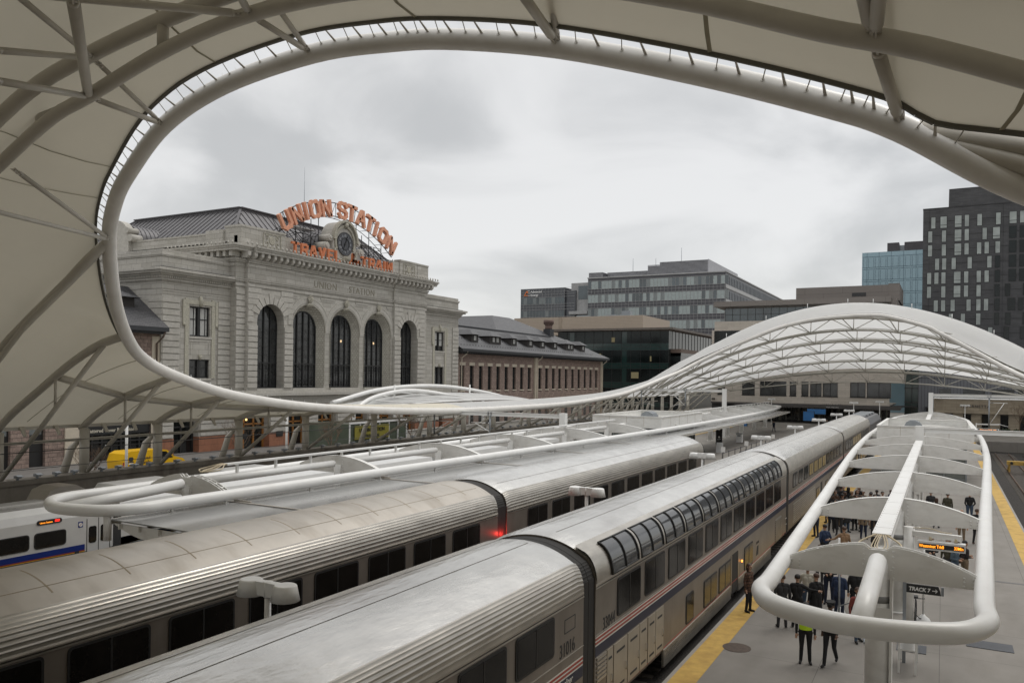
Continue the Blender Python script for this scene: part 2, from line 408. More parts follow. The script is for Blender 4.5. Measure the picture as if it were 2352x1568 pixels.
# ------------------------------------------------------------------ great train hall canopy: ring beam, arches, fabric
YM = 70.3
near_left = [(-37.8,62,4.95),(-37.8,55,5.1),(-37.75,48,5.4),(-37.55,40.3,5.91),(-37.15,33.7,6.77),(-36.06,28.8,7.89),(-34.9,26.0,8.75),(-33.4,24.0,9.75),(-32.0,22.4,11.3),(-30.4,21.0,13.55),
             (-28.6,20.0,14.75),(-26.9,19.4,15.6),(-24.2,18.8,16.8),(-21.0,18.5,17.55),(-17.1,18.5,17.9),(-14.1,18.5,17.7),(-11.9,18.5,17.35),(-8.75,18.5,16.55),(-5.2,18.5,15.3),(-2.3,18.5,14.12),(-.85,18.5,13.4),(1.36,18.75,11.95),
             (4.6,20.2,10.7),(8.2,23.6,9.4),(10.8,28.2,8.1),(12.4,34,6.9),(13.1,41,6.0),(13.4,49,5.4),(13.5,60,5.0)]
far = [(13.5,80,5.0),(13.4,91,5.4),(13.1,99.6,6.0),(12.6,106,6.5),(11.4,112.4,7.5),(9.6,117.3,8.5),(7.3,120.2,9.8),(3.6,121.7,12.2),(-.5,122,14.7),(-2.25,122,15.65),(-6.87,122,17.07),(-9.6,122,17.3),(-12.35,122,17.22),(-16.6,122,16.84),
       (-21.0,122,15.85),(-24.3,121.8,14.6),(-28.7,121,12.65),(-32.2,119.2,10.75),(-34.4,116,9.1),(-36.0,111.8,7.9),(-37.15,106.9,6.77),(-37.55,100.3,5.91),(-37.75,92.6,5.4),(-37.8,85.6,5.1),(-37.8,77,4.93)]
ring_pts = near_left+far
RING = cr(ring_pts, 6, True)
NL = len(near_left)*6
hall = thing('train_hall_canopy', (-44, 70, 0), 'sweeping white fabric train hall canopy on arched steel tubes around an open oval', 'canopy')
rb = MB(); rb.tube(RING, .285, 24, True); rb.build('ring_beam', mat('ring_paint', (.70, .68, .64), .36, var=.05, vs=.8, bump=.02, bs=50, stain=(1.4, .3, (.5, .47, .42))), hall)
def near_end(y): # 0 on the flanks, 1 at the two ends
    s = abs(y-YM); t = max(0, min(1, (s-43.5)/6.5)); return t*t*(3-2*t)
AUP = [(48,17.8),(52,18.4),(54.5,19.35),(57,19.65),(59,19.0),(61,17.3),(66.5,15.4),(72,13.9),(77.3,12.2),(82.7,10.3),(90,8.6)]
def Xc(y): return -16+4*(y-15)/110
def gfun(x, y, xl=-44.3):
    xr = 16+4*(y-15)/110; xc = Xc(y)
    t = (xc-x)/(xc-xl) if x < xc else (x-xc)/(xr-xc)
    return max(0, math.cos(math.pi/2*min(1, max(0, t))))**.9
def Sfull(x, y): return 4.95+(interp(abs(y-YM), AUP)-4.95)*gfun(x, y)
def outer(p):
    x, y, z = p; s = y-YM; a = abs(s); sg = 1 if s > 0 else -1
    ybk = 82.7
    if a <= 42: return (-44.3 if x < -12 else 17+1.0*(y > YM), y)
    if x < -12:      # left corner
        if x < -33: t = (a-42)/6; return (-44.3, YM+sg*(42+t*9))
        t = min(1, (x+33.5)/14); return (-44.3+max(0, t-.25)/.75*30, YM+sg*(51+ (ybk-51)*min(1, t/.3)))
    if x > 8: t = (a-42)/10; return (17, YM+sg*(42+t*20))
    t = min(1, (x+14)/20); return (-14+t*31, YM+sg*ybk)
def section(i, nv=18):
    p = RING[i]; a = RING[i-1]; b = RING[(i+1) % len(RING)]
    t = (b-a); t.z = 0; t.normalize(); n = Vector((-t.y, t.x, 0))
    if (p-Vector((-13, YM, p.z))).dot(n) < 0: n = -n
    e = near_end(p.y); gap = .28+e*(.5 if p.x > -22 or p.y > 70 else max(.22, .5-.05*(-22-p.x)))
    s0 = p+n*gap+Vector((0,0,.14+.16*e)); q = outer(p); row = []
    if p.y < 40 and p.x > -.9:
        f_ = min(1, (p.x+.9)/1.2); f_ = f_*f_*(3-2*f_); xx = min(p.x, 12.4); zc = interp(xx, [(-.9,13.45),(1.34,12.85),(6,11.1),(12.4,7.5)])+.02
        s0 = s0.lerp(Vector((xx, 18.0, zc)), f_)
    for k in range(nv+1):
        v = (k/nv)**1.25; x = s0.x+(q[0]-s0.x)*v; y = s0.y+(q[1]-s0.y)*v
        zl = s0.z+(4.95-s0.z)*v+.5*math.sin(math.pi*v)
        wv = min(1, v*6.5); wv = wv*wv*(3-2*wv)
        ze = s0.z+(Sfull(x, y)-s0.z)*wv
        row.append(Vector((x, y, zl+(ze-zl)*e)))
    return row
SEC = [section(i) for i in range(len(RING))]
def memb(i0, i1, mt):
    rows = [SEC[i % len(RING)] for i in range(i0, i1+1)]
    q = MB(); q.grid(rows); o = q.build('roof_membrane', mt, hall); return o
n_r = len(RING)
# near half in darker, less translucent fabric, far half in paler, more translucent fabric
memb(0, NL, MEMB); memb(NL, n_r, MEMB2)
# dark clamp along the inner membrane edge, with a light gutter lip
for nr in (True, False):
    q = MB()
    for i in range(n_r):
        a = SEC[i][0]; b = SEC[(i+1) % n_r][0]
        if (a-b).length > .01 and near_end(a.y) > .02 and (a.y < YM) == nr: q.bar(a, b, .10, .16)
    q.build('membrane_clamp', EDGE, hall)
# little fins and cables between ring and membrane at both ends
def ring_at(i): return RING[i % n_r]
cnt = 0; last = None
for i in range(n_r):
    a = RING[i]; b = RING[(i+1) % n_r]; ea = near_end(a.y)
    if ea < .02: continue
    L_ = (b-a).length; 
    steps = max(1, int(round(L_/.47)))
    for k in range(steps):
        f = k/steps; p = a.lerp(b, f); s_ = SEC[i][0].lerp(SEC[(i+1) % n_r][0], f); d = (s_-p).normalized(); p0 = p+d*.27
        cnt += 1
        if p.y > YM or p.x > .2: continue
        q = MB()
        if cnt % 2:
            t = (b-a).normalized(); q.add([p0-t*.04, p0+t*.04, s_+t*.012, s_-t*.012, p0-t*.04+d.cross(t)*.02, p0+t*.04+d.cross(t)*.02, s_+t*.015+d.cross(t)*.02, s_-t*.015+d.cross(t)*.02], [(0,1,2,3),(7,6,5,4),(0,4,5,1),(1,5,6,2),(2,6,7,3),(3,7,4,0)])
            q.build('edge_fin', STEEL_TR, hall)
        else:
            t = (b-a).normalized(); q.tube([p0, s_+t*.2], .014, 6); q.tube([p0-d*.03, p0+d*.02], .055, 8); q.build('edge_tie', PURL, hall)
# bird spikes along the flanks of the ring
q = MB()
for i in range(n_r):
    a = RING[i]; b = RING[(i+1) % n_r]
    if a.x > -20: continue
    L_ = (b-a).length; st = max(1, int(L_/.75))
    for k in range(st):
        p = a.lerp(b, k/st); q.tube([p+Vector((0,0,.27)), p+Vector((-.05,0,.42))], .012, 4)
q.build('spike_row', SIGNW, hall)
def zmem(x, y):
    best = 1e9; z = 5
    for r_ in SEC:
        if abs(r_[0].y-y) > 9 and abs(r_[-1].y-y) > 9: continue
        for p in r_:
            d = (p.x-x)**2+(p.y-y)**2
            if d < best: best = d; z = p.z
    return z
def ring_y(y, left=True):
    best = None
    for i in range(n_r):
        a = RING[i]; b = RING[(i+1) % n_r]
        if (a.x < -20) == left and abs(a.y-YM) < 52 and (a.y-y)*(b.y-y) <= 0 and abs(a.y-b.y) > 1e-4: return a.lerp(b, (y-a.y)/(b.y-a.y)), i
    return None, 0
# flank trusses, columns
MIDS = []
for k, y in enumerate(COLY):
    half = 20 < y < 120.6
    P, i = ring_y(y) if half else (None, 0)
    T = 'near' if y < YM else 'far'
    if P:
        q = MB(); e = near_end(y)
        prof = []
        zr = P.z
        for j in range(15):
            v = j/14; x = P.x-.15+(-44+.15-P.x)*v
            prof.append(Vector((x, y, zr if j == 0 else (4.75 if j == 14 else zmem(x, y)-.36))))
        for _ in range(3):
            for j in range(1, 14): prof[j].z = (prof[j-1].z+2*prof[j].z+prof[j+1].z)/4
        q.tube(prof, .20, 14)
        q.tube([(-43.35, y, 2.35), prof[2]+Vector((0, 0, -.12))], .125, 12)
        mi = prof[7]; f = (mi.x+43.35)/(prof[2].x+43.35); zs = 2.35+(prof[2].z-2.35)*f
        q.tube([mi, (mi.x, y, zs)], .07, 8)
        q.build('flank_truss', STEEL_TR, hall)
        MIDS.append(prof)
    c = MB(); c.tube([(-43.7, y, 1.9), (-43.7, y, 4.75)], .27, 16); c.tube([(-43.7, y, 4.7), (-43.7, y, 4.82)], .19, 12)
    c.tube([(-44.6, y-.75, 1.9), (-44.3, y-.4, 3.6), (-43.95, y-.1, 4.15)], [.24, .2, .12], 12)
    c.box(-44.0, -43.4, y-.34, y+.34, 2.2, 2.24)
    c.build('column', STEEL_TR, hall)
for a, b in zip(MIDS, MIDS[1:]):
    q = MB(); pa = a[7]; pb = b[7]; d = (pb-pa); q.tube([pa+d*.035+Vector((0,0,-.02)), pb-d*.02], .185, 14); q.tube([pa+d*.012, pa+d*.05], .09, 8); q.build('purlin', STEEL_TR, hall)
    q = MB(); i0 = min(range(n_r), key=lambda i: (RING[i]-(a[0]+b[0])/2).length)
    rr = SEC[i0]; q.tube([rr[j]+Vector((0,0,-.02)) for j in range(1, len(rr)-1)], .016, 4); q.build('seam', SEAM, hall)
# eave truss along the column line
q = MB(); q.bar((-44.3, 12, 4.95), (-44.3, 134, 4.95), .12, .30); q.build('eave_beam', STEEL_TR, hall)
q = MB(); q.tube([(-43.7, 12, 4.15), (-43.7, 134, 4.15)], .085, 10); q.build('eave_tie', STEEL_TR, hall)
for k, (a, b) in enumerate(zip(COLY, COLY[1:])):
    for f in (.3, .7):
        q = MB(); y = a+(b-a)*f; q.add([(-44.2,y-.06,5.0),(-44.2,y+.2,5.0),(-43.8,y+.12,4.5),(-43.8,y-.02,4.5),(-44.25,y-.06,4.95),(-44.25,y+.2,4.95),(-43.9,y+.12,4.45),(-43.9,y-.02,4.45)], [(0,1,2,3),(7,6,5,4),(0,4,5,1),(1,5,6,2),(2,6,7,3),(3,7,4,0)])
        q.build('eave_fin', STEEL_TR, hall)
# near arches (the camera stands below them)
def arch(pts, r, name='arch_chord', n=16):
    q = MB(); q.tube(cr(pts, 5), r, n); return q.build(name, STEEL_TR, hall)
lowA = [(-44,15,4.6),(-39,15,8.6),(-34,15,11.6),(-29.5,15,13.9),(-25,15,15.85),(-22.8,15,16.37),(-19.3,15,17.15),(-16.1,15,17.47),(-12.5,15,17.3),(-8,15,16.55),(-4.66,15,15.46),(-1.95,15,14.3),(.35,15,13.35),(6,15,10.4),(12,15,6.4)]
upA = [(-44,15,5.2),(-39,15,10.1),(-34,15,13.3),(-29.5,15,15.5),(-25.9,15,17.0),(-22.8,15,17.62),(-19.3,15,18.02),(-16,15,18.2),(-12.5,15,18.15),(-8,15,17.6),(-4.66,15,16.8),(-1.95,15,15.9),(.35,15,15.2),(6,15,12.4),(12,15,8.2)]
arch(lowA, [.2]*66+[.255]*5 if False else .20); arch(upA, .235)
lowB = [(x, 9.6, z-.4) for x, y, z in lowA]; upB = [(x, 9.6, z+.3) for x, y, z in upA]
arch(lowB, .2); arch(upB, .235)
def mem(a, b, r=.10, name='brace', fork=True):
    a = Vector(a); b = Vector(b); d = (b-a).normalized(); q = MB()
    q.tube([a+d*.45, b-d*.45], r, 14); q.tube([a+d*.36, a+d*.46], [r*.75, r], 14); q.tube([b-d*.46, b-d*.36], [r, r*.75], 14)
    s_ = d.cross(Vector((0,0,1))); s_ = s_.normalized() if s_.length > .1 else Vector((1,0,0))
    for e0, dd in ((a, d), (b, -d)):
        q.bar(e0+dd*.05, e0+dd*.5, .16 if r > .09 else .13, .035, upv=s_)
        q.tube([e0+dd*.3-s_*.09, e0+dd*.3+s_*.09], .045, 6)
        q.bar(e0+dd*.0, e0+dd*.42, .2, .02, upv=d.cross(s_))
    return q.build(name, STEEL_TR, hall)
J1 = (-22.78, 15, 16.37); J1u = (-22.6, 15, 17.5); J2 = (-16.06, 15, 17.47); J2u = (-15.6, 15, 18.1); J3 = (-8.3, 15, 16.7); J3u = (-7.4, 15, 17.5); J4 = (-1.1, 15, 13.95); J4u = (-.9, 15, 15.4)
Ra = (-24.1, 18.6, 16.75); Rb = (-17.1, 18.3, 17.9); Rc = (-8.75, 18.3, 16.6); Rd = (-.85, 18.3, 13.5); Re = (-30.2, 20.9, 13.5)
mem((-15.6, 9.9, 15.7), J1, .135); mem((-18.3, 9.8, 14.4), J1, .09); mem((-18.3, 9.8, 15.05), J1u, .08); mem((-17.6, 9.8, 16.2), J1u, .08)
mem(J1, Ra, .09); mem(J1u, Ra, .08); mem(J2, Rb, .09); mem(J2u, Rb, .08); mem((-20.6, 9.9, 17.0), J2, .10); mem((-12.4, 9.9, 17.0), J2, .10)
mem(J3, Rc, .12); mem(J3u, Rc, .10); mem(J4, Rd, .12); mem(J4u, Rd, .10); mem((-.5, 10, 15.1), J4, .12); mem((-1.6, 10, 16.3), J4, .14)
mem((-26.63, 15, 14.62), Re, .085); mem((-24.6, 10, 13.0), Re, .085); q = MB(); q.tube([(-19.45, 15, 17.1), (-19.45, 15, 18.0)], .16, 16); q.build('post', STEEL_TR, hall)
# outriggers continuing right from the last joint
q = MB(); q.tube([(-.85,18.5,13.4),(1.34,18.5,12.73),(6,18.3,11.0),(12,18.2,7.6)], .21, 16); q.tube([(-.85,18.5,13.3),(1.35,18.5,12.37),(6,18.3,9.8),(12,18.2,6.2)], .19, 16); q.build('end_chord', STEEL_TR, hall)
q = MB(); pf = [Vector((-30.4,21,13.5))]+[Vector((x, 20.8, zmem(x, 20.8)-.42)) for x in (-31.5,-32.7,-34,-35.4,-36.9,-38.5,-40.2,-41.8,-43)]+[Vector((-43.9,20.6,4.8))]
for _ in range(3):
    for j in range(1, len(pf)-1): pf[j].z = (pf[j-1].z+2*pf[j].z+pf[j+1].z)/4
q.tube(pf, .21, 16)
q.tube([(-31.2,20.9,12.8),(-35.5,20.6,10.1),(-39,20.6,7.4),(-43.5,20.6,2.4)], .13, 12); q.build('end_chord', STEEL_TR, hall)
# seams on the near fabric
for i in [int(n_r*f) for f in ()]: pass
for x0 in (-28.8, -27.2, -20.4, -12.7, -4.6, 1.0):
    i0 = min(range(NL), key=lambda i: abs(RING[i].x-x0)+(50 if RING[i].y > 24 else 0)); rr = SEC[i0]
    q = MB(); q.grid([[p+Vector((-.05,0,-.03)) for p in rr[:13]], [p+Vector((.05,0,-.03)) for p in rr[:13]]]); q.build('seam', SEAM, hall)
# purlin tubes running along the roof beyond the first bay on the left
q = MB(); q.tube([(-23.23,15,16.25),(-27.5,16.2,16.7),(-32.0,17.5,17.2)], .15, 14); q.build('purlin', STEEL_TR, hall)
# far arches
AL = [(126,15.5),(131.4,14.05),(136.8,12.8),(142.2,11.3),(147.6,9.73),(153,7.9)]
posts_x = [-11.6+5.9*k for k in range(-5, 5)]
prev = None
for k, (y, zl) in enumerate(AL):
    zu = zl+1.75
    lo = lambda x: 4.3+(zl-4.3)*gfun(x, y)
    upz = lambda x: 5.0+(zu-5.0)*gfun(x, y)
    xs = [-43.8+62.5*i/40 for i in range(41)]
    q = MB(); q.tube([(x, y, lo(x)) for x in xs], .11, 8); q.build('arch_chord', PURL, hall)
    q = MB(); q.tube([(x, y, upz(x)) for x in xs], .15, 8); q.tube([(x, y-.05, upz(x)+.26) for x in xs], .05, 6); q.build('arch_chord', PURL, hall)
    for j, x in enumerate(posts_x):
        q = MB(); q.tube([(x, y, lo(x)), (x+.05, y, upz(x))], .06, 6)
        q.tube([(x, y, lo(x)), (x-3.0, y, upz(x-3.0))], .055, 6); q.tube([(x, y, lo(x)), (x+2.9, y, upz(x+2.9))], .055, 6)
        q.build('web', PURL, hall)
        if k:
            y0, z0 = AL[k-1]
            zz = lambda X_, Y_, Z_: 5.0+(Z_+1.75-5.0)*gfun(X_, Y_)
            q = MB(); q.tube([(x-1.15, y0, 4.3+(z0-4.3)*gfun(x-1.15, y0)), (x, y, lo(x))], .06, 6); q.build('purlin', PURL, hall)
for x in posts_x:
    y0, z0 = AL[0]; q = MB(); i0 = min(range(NL, n_r), key=lambda i: abs(RING[i].x-(x-1.2))+(99 if abs(RING[i].y-122) > 4.5 else 0))
    q.tube([RING[i0], (x, y0, 4.3+(z0-4.3)*gfun(x, y0))], .07, 6); q.tube([RING[i0], (x+2.9, y0, 5+(z0+1.75-5)*gfun(x+2.9, y0))], .06, 6); q.build('web', PURL, hall)
# right hand columns of the far end are out of the frame; two stand for what a side step would show
for y in (126, 142.2, 153):
    c = MB(); c.tube([(18.6, y, 0), (18.6, y, 4.9)], .27, 14); c.build('column', STEEL_TR, hall)
for y in (136.8, 142.2, 147.6, 153):
    c = MB(); c.tube([(-43.7, y, 0), (-43.7, y, 4.9)], .27, 14); c.tube([(-43.6, y, 1.5), (-38.5, y, 6.0)], .11, 10); c.build('column', STEEL_TR, hall)
# lightning rods on the far crest
for i, x in enumerate((-30, -24, -18, -12.4, -9, -4, 1, 6)):
    q = MB(); z = Sfull(x, 126)-.1; q.tube([(x, 126, z), (x, 126, z+.7)], .05, 6); q.build('lightning_rod', SIGNW, hall)
# ------------------------------------------------------------------ platform canopies (loop, ribs, columns)
RIBY = [22.0+9.13*i for i in range(14)]
WT = [(16.0,1.5),(19.5,2.2),(22,2.3),(31.1,2.68),(40,3.08),(49,3.48),(58,3.85),(67,4.1),(76,4.25),(100,4.25),(118,3.9),(130,3.2),(140,2.6),(146,2.2)]
def platform_canopy(xc, name, label, y1, panels):
    c = thing(name, (xc, 22, 0), label, 'platform canopy')
    ribs = [y for y in RIBY if y < y1-3]
    wy = lambda y: interp(y, WT)*(1 if y < y1-18 else 1-.45*max(0, (y-(y1-18))/18)**1.5)
    Rr = [Vector((xc+wy(y), y, 3.33)) for y in [19.6]+[y for y in ribs]+[y1-4]]
    Lr = [Vector((2*xc-p.x, p.y, 3.33)) for p in Rr]
    nose = [Vector((xc+x, y, 3.33)) for x, y in ((-2.2,18.6),(-1.75,17.6),(-.8,17.0),(0,16.85),(.9,17.0),(1.75,17.45),(2.2,18.4))]
    tail = [Vector((xc+x*.55*wy(y1-4)/1.2, y1-4+dy, 3.33)) for x, dy in ((2.0,1.2),(1.2,2.4),(0,2.9),(-1.2,2.4),(-2.0,1.2))]
    loop = nose+Rr+tail+Lr[::-1]
    q = MB(); q.tube(cr(loop, 5, True), .21, 20, True); q.build('edge_tube', WHITE, c)
    q = MB(); q.tube([(xc, 16.95, 3.33), (xc, 19, 3.45), (xc, 21.8, 3.62)], .21, 20); q.build('spine_tube', WHITE, c)
    for a, b in zip(ribs, ribs[1:]):
        if 70 < a < 80: continue
        q = MB(); q.tube([(xc, a+.3, 3.62), (xc, b-.3, 3.62)], .17, 16); q.build('spine_tube', WHITE, c)
    for i, y in enumerate(ribs):
        w_ = wy(y)-.1
        def plate(yy, mbo, cut=False):
            top = [(xc-w_+2*w_*j/24, 3.98-(3.98-3.42)*abs(2*j/24-1)**2) for j in range(25)]
            if cut: top = [p for p in top if abs(p[0]-xc) > .32]; top = top[:len(top)//2]+[(xc-.32, 3.95), (xc-.2, 3.86), (xc+.2, 3.86), (xc+.32, 3.95)]+top[len(top)//2:]
            mbo.prism([(xc-w_, 3.14), (xc+w_, 3.14)]+top[::-1], 'y', yy, yy+.03)
            return top
        q = MB(); top = plate(y, q, i == 0)
        for a, b in zip(top, top[1:]): q.bar((a[0], y+.12, a[1]+.012), (b[0], y+.12, b[1]+.012), .26 if i else .04, .02)
        if i == 0:
            plate(y+.3, q, True)
            for s_ in (-1, 1):
                for f in (.35, .5, .66, .82): q.tube([(xc+s_*w_*f, y+.03, 3.9-.5*f*f), (xc+s_*w_*f, y+.3, 3.9-.5*f*f)], .035, 8)
        rbp = q.build('rib', WHITE2, c)
        q = MB()
        for s_ in (-1, 1):
            for cx_ in (w_-.12, w_-.32): 
                for z in (3.2, 3.3, 3.39): q.tube([(xc+s_*cx_, y-.025, z), (xc+s_*cx_, y+.002, z)], [.018, .028], 8)
            for z in (3.2, 3.33, 3.46, 3.59, 3.72, 3.85): q.tube([(xc+s_*.34, y-.025, z), (xc+s_*.34, y+.002, z)], [.018, .028], 8)
        under(q, 'bolt_group', WHITE, rbp)
        if not (70 < y < 80):
            q = MB(); q.tube([(xc, y+.2, 0), (xc, y+.2, 3.55)], .30, 24); q.tube([(xc, y+.2, 3.5), (xc, y+.2, 3.86)], .2, 20); q.tube([(xc, y+.2, 0), (xc, y+.2, .03)], .42, 24)
            col_ = q.build('column', WHITE2, c)
            q = MB(); q.box(xc+.27, xc+.33, y-.05, y+.45, 0.3, 3.4); q.box(xc-.08, xc+.3, y-.115, y-.09, 1.9, 2.45); q.tube([(xc, y+.2, 2.55), (xc, y+.2, 2.72)], .304, 24, m=1)
            under(q, 'access_plate', [WHITE2, RTDG], col_)
    # cable tray
    if panels:
        seg = [(24.0, 69.5), (88.5, y1-6)]
        for a, b in seg:
            q = MB(); q.box(xc-.13, xc+.13, a, b, 4.16, 4.24); y = a+.6
            q.build('cable_tray', GALV if False else WHITE, c)
            q = MB()
            while y < b: q.box(xc-.05, xc+.05, y, y+.1, 3.78, 4.16); y += 2.27
            q.build('tray_post', WHITE, c)
    else:
        for a, b in ((23.15, 61.2), (89, y1-6)):
            q = MB(); q.box(xc-.23, xc+.23, a, b, 3.99, 4.08); y = a+1
            while y < b:
                q.box(xc-.235, xc+.235, y, y+.02, 4.075, 4.086); y += 2.6
            tr = q.build('cable_tray', WHITE, c)
            q = MB(); y = a+.15
            while y < b:
                for s_ in (-.2, .2): q.box(xc+s_-.01, xc+s_+.01, y, y+.02, 4.075, 4.09)
                y += .43
            under(q, 'tray_screws', STEELD, tr)
    # cables looping out of the end of the tray over the first rib
    q = MB(); yb = 23.4 if not panels else 24.1; zt = 4.02 if not panels else 4.2
    for k, dx in enumerate((-.17, -.11, -.05, 0, .05, .11, .17)):
        bulge = (.30 if abs(dx) > .15 else .06)*(1 if dx > 0 else -1)
        q.tube(cr([(xc+dx*.5, yb, zt), (xc+dx*.8, yb-.25, zt+.03), (xc+dx+bulge, yb-.7, zt-.10), (xc+dx*1.1+bulge*.8, yb-1.1, zt-.16), (xc-dx*.5, yb-1.35, zt-.2)], 5), .024 if abs(dx) > .15 else .016, 8)
    q.build('cable_loop', TAN, c)
    # lobby with roof box
    x0, x1 = (xc-3.4, xc+3.6); y0b, y1b = 72.5, 86.8
    q = MB(); q.box(x0, x1, y0b, y1b, 3.35, 3.5)
    for a in ((x0, x1, y0b, y0b+.12), (x0, x1, y1b-.12, y1b), (x0, x0+.12, y0b+.12, y1b-.12), (x1-.12, x1, y0b+.12, y1b-.12)): q.box(*a, 3.5, 4.42)
    for a in ((x0-.04, x1+.04, y0b-.04, y0b+.22), (x0-.04, x1+.04, y1b-.22, y1b+.04), (x0-.04, x0+.22, y0b+.22, y1b-.22), (x1-.22, x1+.04, y0b+.22, y1b-.22)): q.box(*a, 4.42, 4.47)
    bx = q.build('roof_box', WHITE2, c)
    q = MB()
    for f in (.25, .5, .75): q.box(x0+(x1-x0)*f-.01, x0+(x1-x0)*f+.01, y0b-.008, y0b, 3.5, 4.4)
    for f in (.2, .4, .6, .8): q.box(x1, x1+.008, y0b+14.3*f-.01, y0b+14.3*f+.01, 3.5, 4.4)
    q.box(x0+.1, x1-.1, y0b-.01, y0b, 4.28, 4.3); q.box(x1, x1+.01, y0b+.1, y1b-.1, 4.28, 4.3)
    under(q, 'panel_joint', mat('tan_joint', (.30, .24, .16), .8), bx)
    q = MB(); prof = [(0,0),(1.5,0),(1.5,.35),(1.3,.62),(.9,.78),(.5,.78),(.15,.6),(0,.3)]
    xa = xc+.3 if panels else xc-1.5
    for k in range(6): q.prism([(xa+px*.9, 4.0+pz) for px, pz in prof], 'y', 76+k*.26, 76+k*.26+.2)
    q.prism([(xa+.03+px*.86, 3.98+pz*.96) for px, pz in prof], 'y', 76.02, 77.45)
    under(q, 'air_unit', GALV, bx)
    q = MB()
    for k, xx in enumerate((.2, .4, .6, .8)): q.tube([(x0+(x1-x0)*xx, y0b+1.0, 3.5), (x0+(x1-x0)*xx, y0b+1.0, 4.0)], [.12, .03], 8)
    under(q, 'roof_anchor', BLACK, bx)
    q = MB()
    for k in range(5): q.tube([(x0+.4, y0b+.8+k*.1, 3.62+.1*k), (x1-.4, y0b+.9+k*.5, 3.62+.12*k)], .02, 6)
    under(q, 'conduits', STEELD, bx)
    q = MB(); q.box(x0+.3, x1-.5, y0b+1, y1b-1, 0.001, 3.34); q.build('lobby_glass', mat('lobby_glass', (.13, .14, .13), .08, var=.3, vs=.6, spec=.9), c)
    q = MB()
    for z in (.25, 1.25, 2.3, 3.2): q.box(x0+.27, x1-.47, y0b+.97, y1b-.97, z, z+.05)
    for f in [i/7 for i in range(8)]: q.box(x1-.5, x1-.46, y0b+1+12.2*f, y0b+1.06+12.2*f, 0, 3.34)
    for f in [i/4 for i in range(5)]: q.box(x0+.3+(x1-x0-.86)*f, x0+.36+(x1-x0-.86)*f, y0b+.96, y0b+1, 0, 3.34)
    q.build('lobby_frame', GALV, c)
    if panels:
        # flat glazed strip on the train side, carried by posts, with a fish-belly end beam
        xi, xo = xc+1.6, xc+6.2; ya, yb2 = 17.5, 134
        def xo_(y): return xo if y < 112 else xo-(y-112)*.045
        jy = [17.5, 22.4, 31.3, 40.3, 49.4, 58.6, 67.7, 76.8, 86, 95, 104, 113, 123, 134]
        for a, b in zip(jy, jy[1:]):
            q = MB(); q.add([(xi,a+.03,3.02),(xo_(a),a+.03,3.0),(xo_(b),b-.03,3.0),(xi,b-.03,3.02),(xi,a+.03,2.98),(xo_(a),a+.03,2.96),(xo_(b),b-.03,2.96),(xi,b-.03,2.98)], [(0,1,2,3),(7,6,5,4),(0,4,5,1),(1,5,6,2),(2,6,7,3),(3,7,4,0)])
            pn = q.build('roof_panel', PANEL, c)
            q = MB(); q.box(xi, xo_(b), b-.05, b+.05, 3.025, 3.045); q.bar((xi+.6, b+.12, 3.07), (xi+1.5, b+.12, 3.07), .07, .05)
            under(q, 'joint_strip', STEELD, pn)
            q = MB(); q.bar((xo_(a)-.03, a, 2.93), (xo_(b)-.03, b, 2.93), .05, .20); q.bar((xi+.04, a, 2.93), (xi+.04, b, 2.93), .08, .18); under(q, 'edge_channel', PANELE, pn)
            q = MB(); q.bar((xo_(a)-.05, a, 3.015), (xo_(b)-.05, b, 3.015), .04, .03); under(q, 'drip_trim', STEEL, pn)
        # end rib below the panels
        for yv in jy[:-1]:
            q = MB(); n_ = 14
            bot = [(xi+.1+(xo-.7-xi)*j/n_, 2.86-.42*math.sin(math.pi*j/n_)) for j in range(n_+1)]
            q.prism([(xi+.1, 2.88), (xo-.7, 2.88)]+bot[::-1], 'y', yv+.12, yv+.16)
            for j in range(4): q.box(xi+.55+j*1.0, xi+.60+j*1.0, yv, yv+.12, 2.72, 2.9)
            q.build('belly_beam', WHITE2, c)
        q = MB(); q.tube([(xi+.05, 17.45, 2.3), (xi+.05, 17.45, 3.33)], .13, 14); q.build('hanger', WHITE2, c)
        for y in [19.6]+[a for r_ in ribs for a in (r_, r_+4.5)]:
            x = xc+wy(y)
            if x < xi: continue
            q = MB(); q.box(x-.04, x+.04, y-.04, y+.04, 3.0, 3.3); q.box(x-.09, x+.09, y-.09, y+.09, 3.0, 3.03); q.build('hanger', WHITE2, c)
    return c
platform_canopy(-1.38, 'platform_canopy', 'open white steel loop canopy with curved ribs above the crowded platform on the right', 132, False)
platform_canopy(-26.8, 'platform_canopy', 'white steel loop canopy with a flat frosted glazed strip beside the silver trains', 150, True)
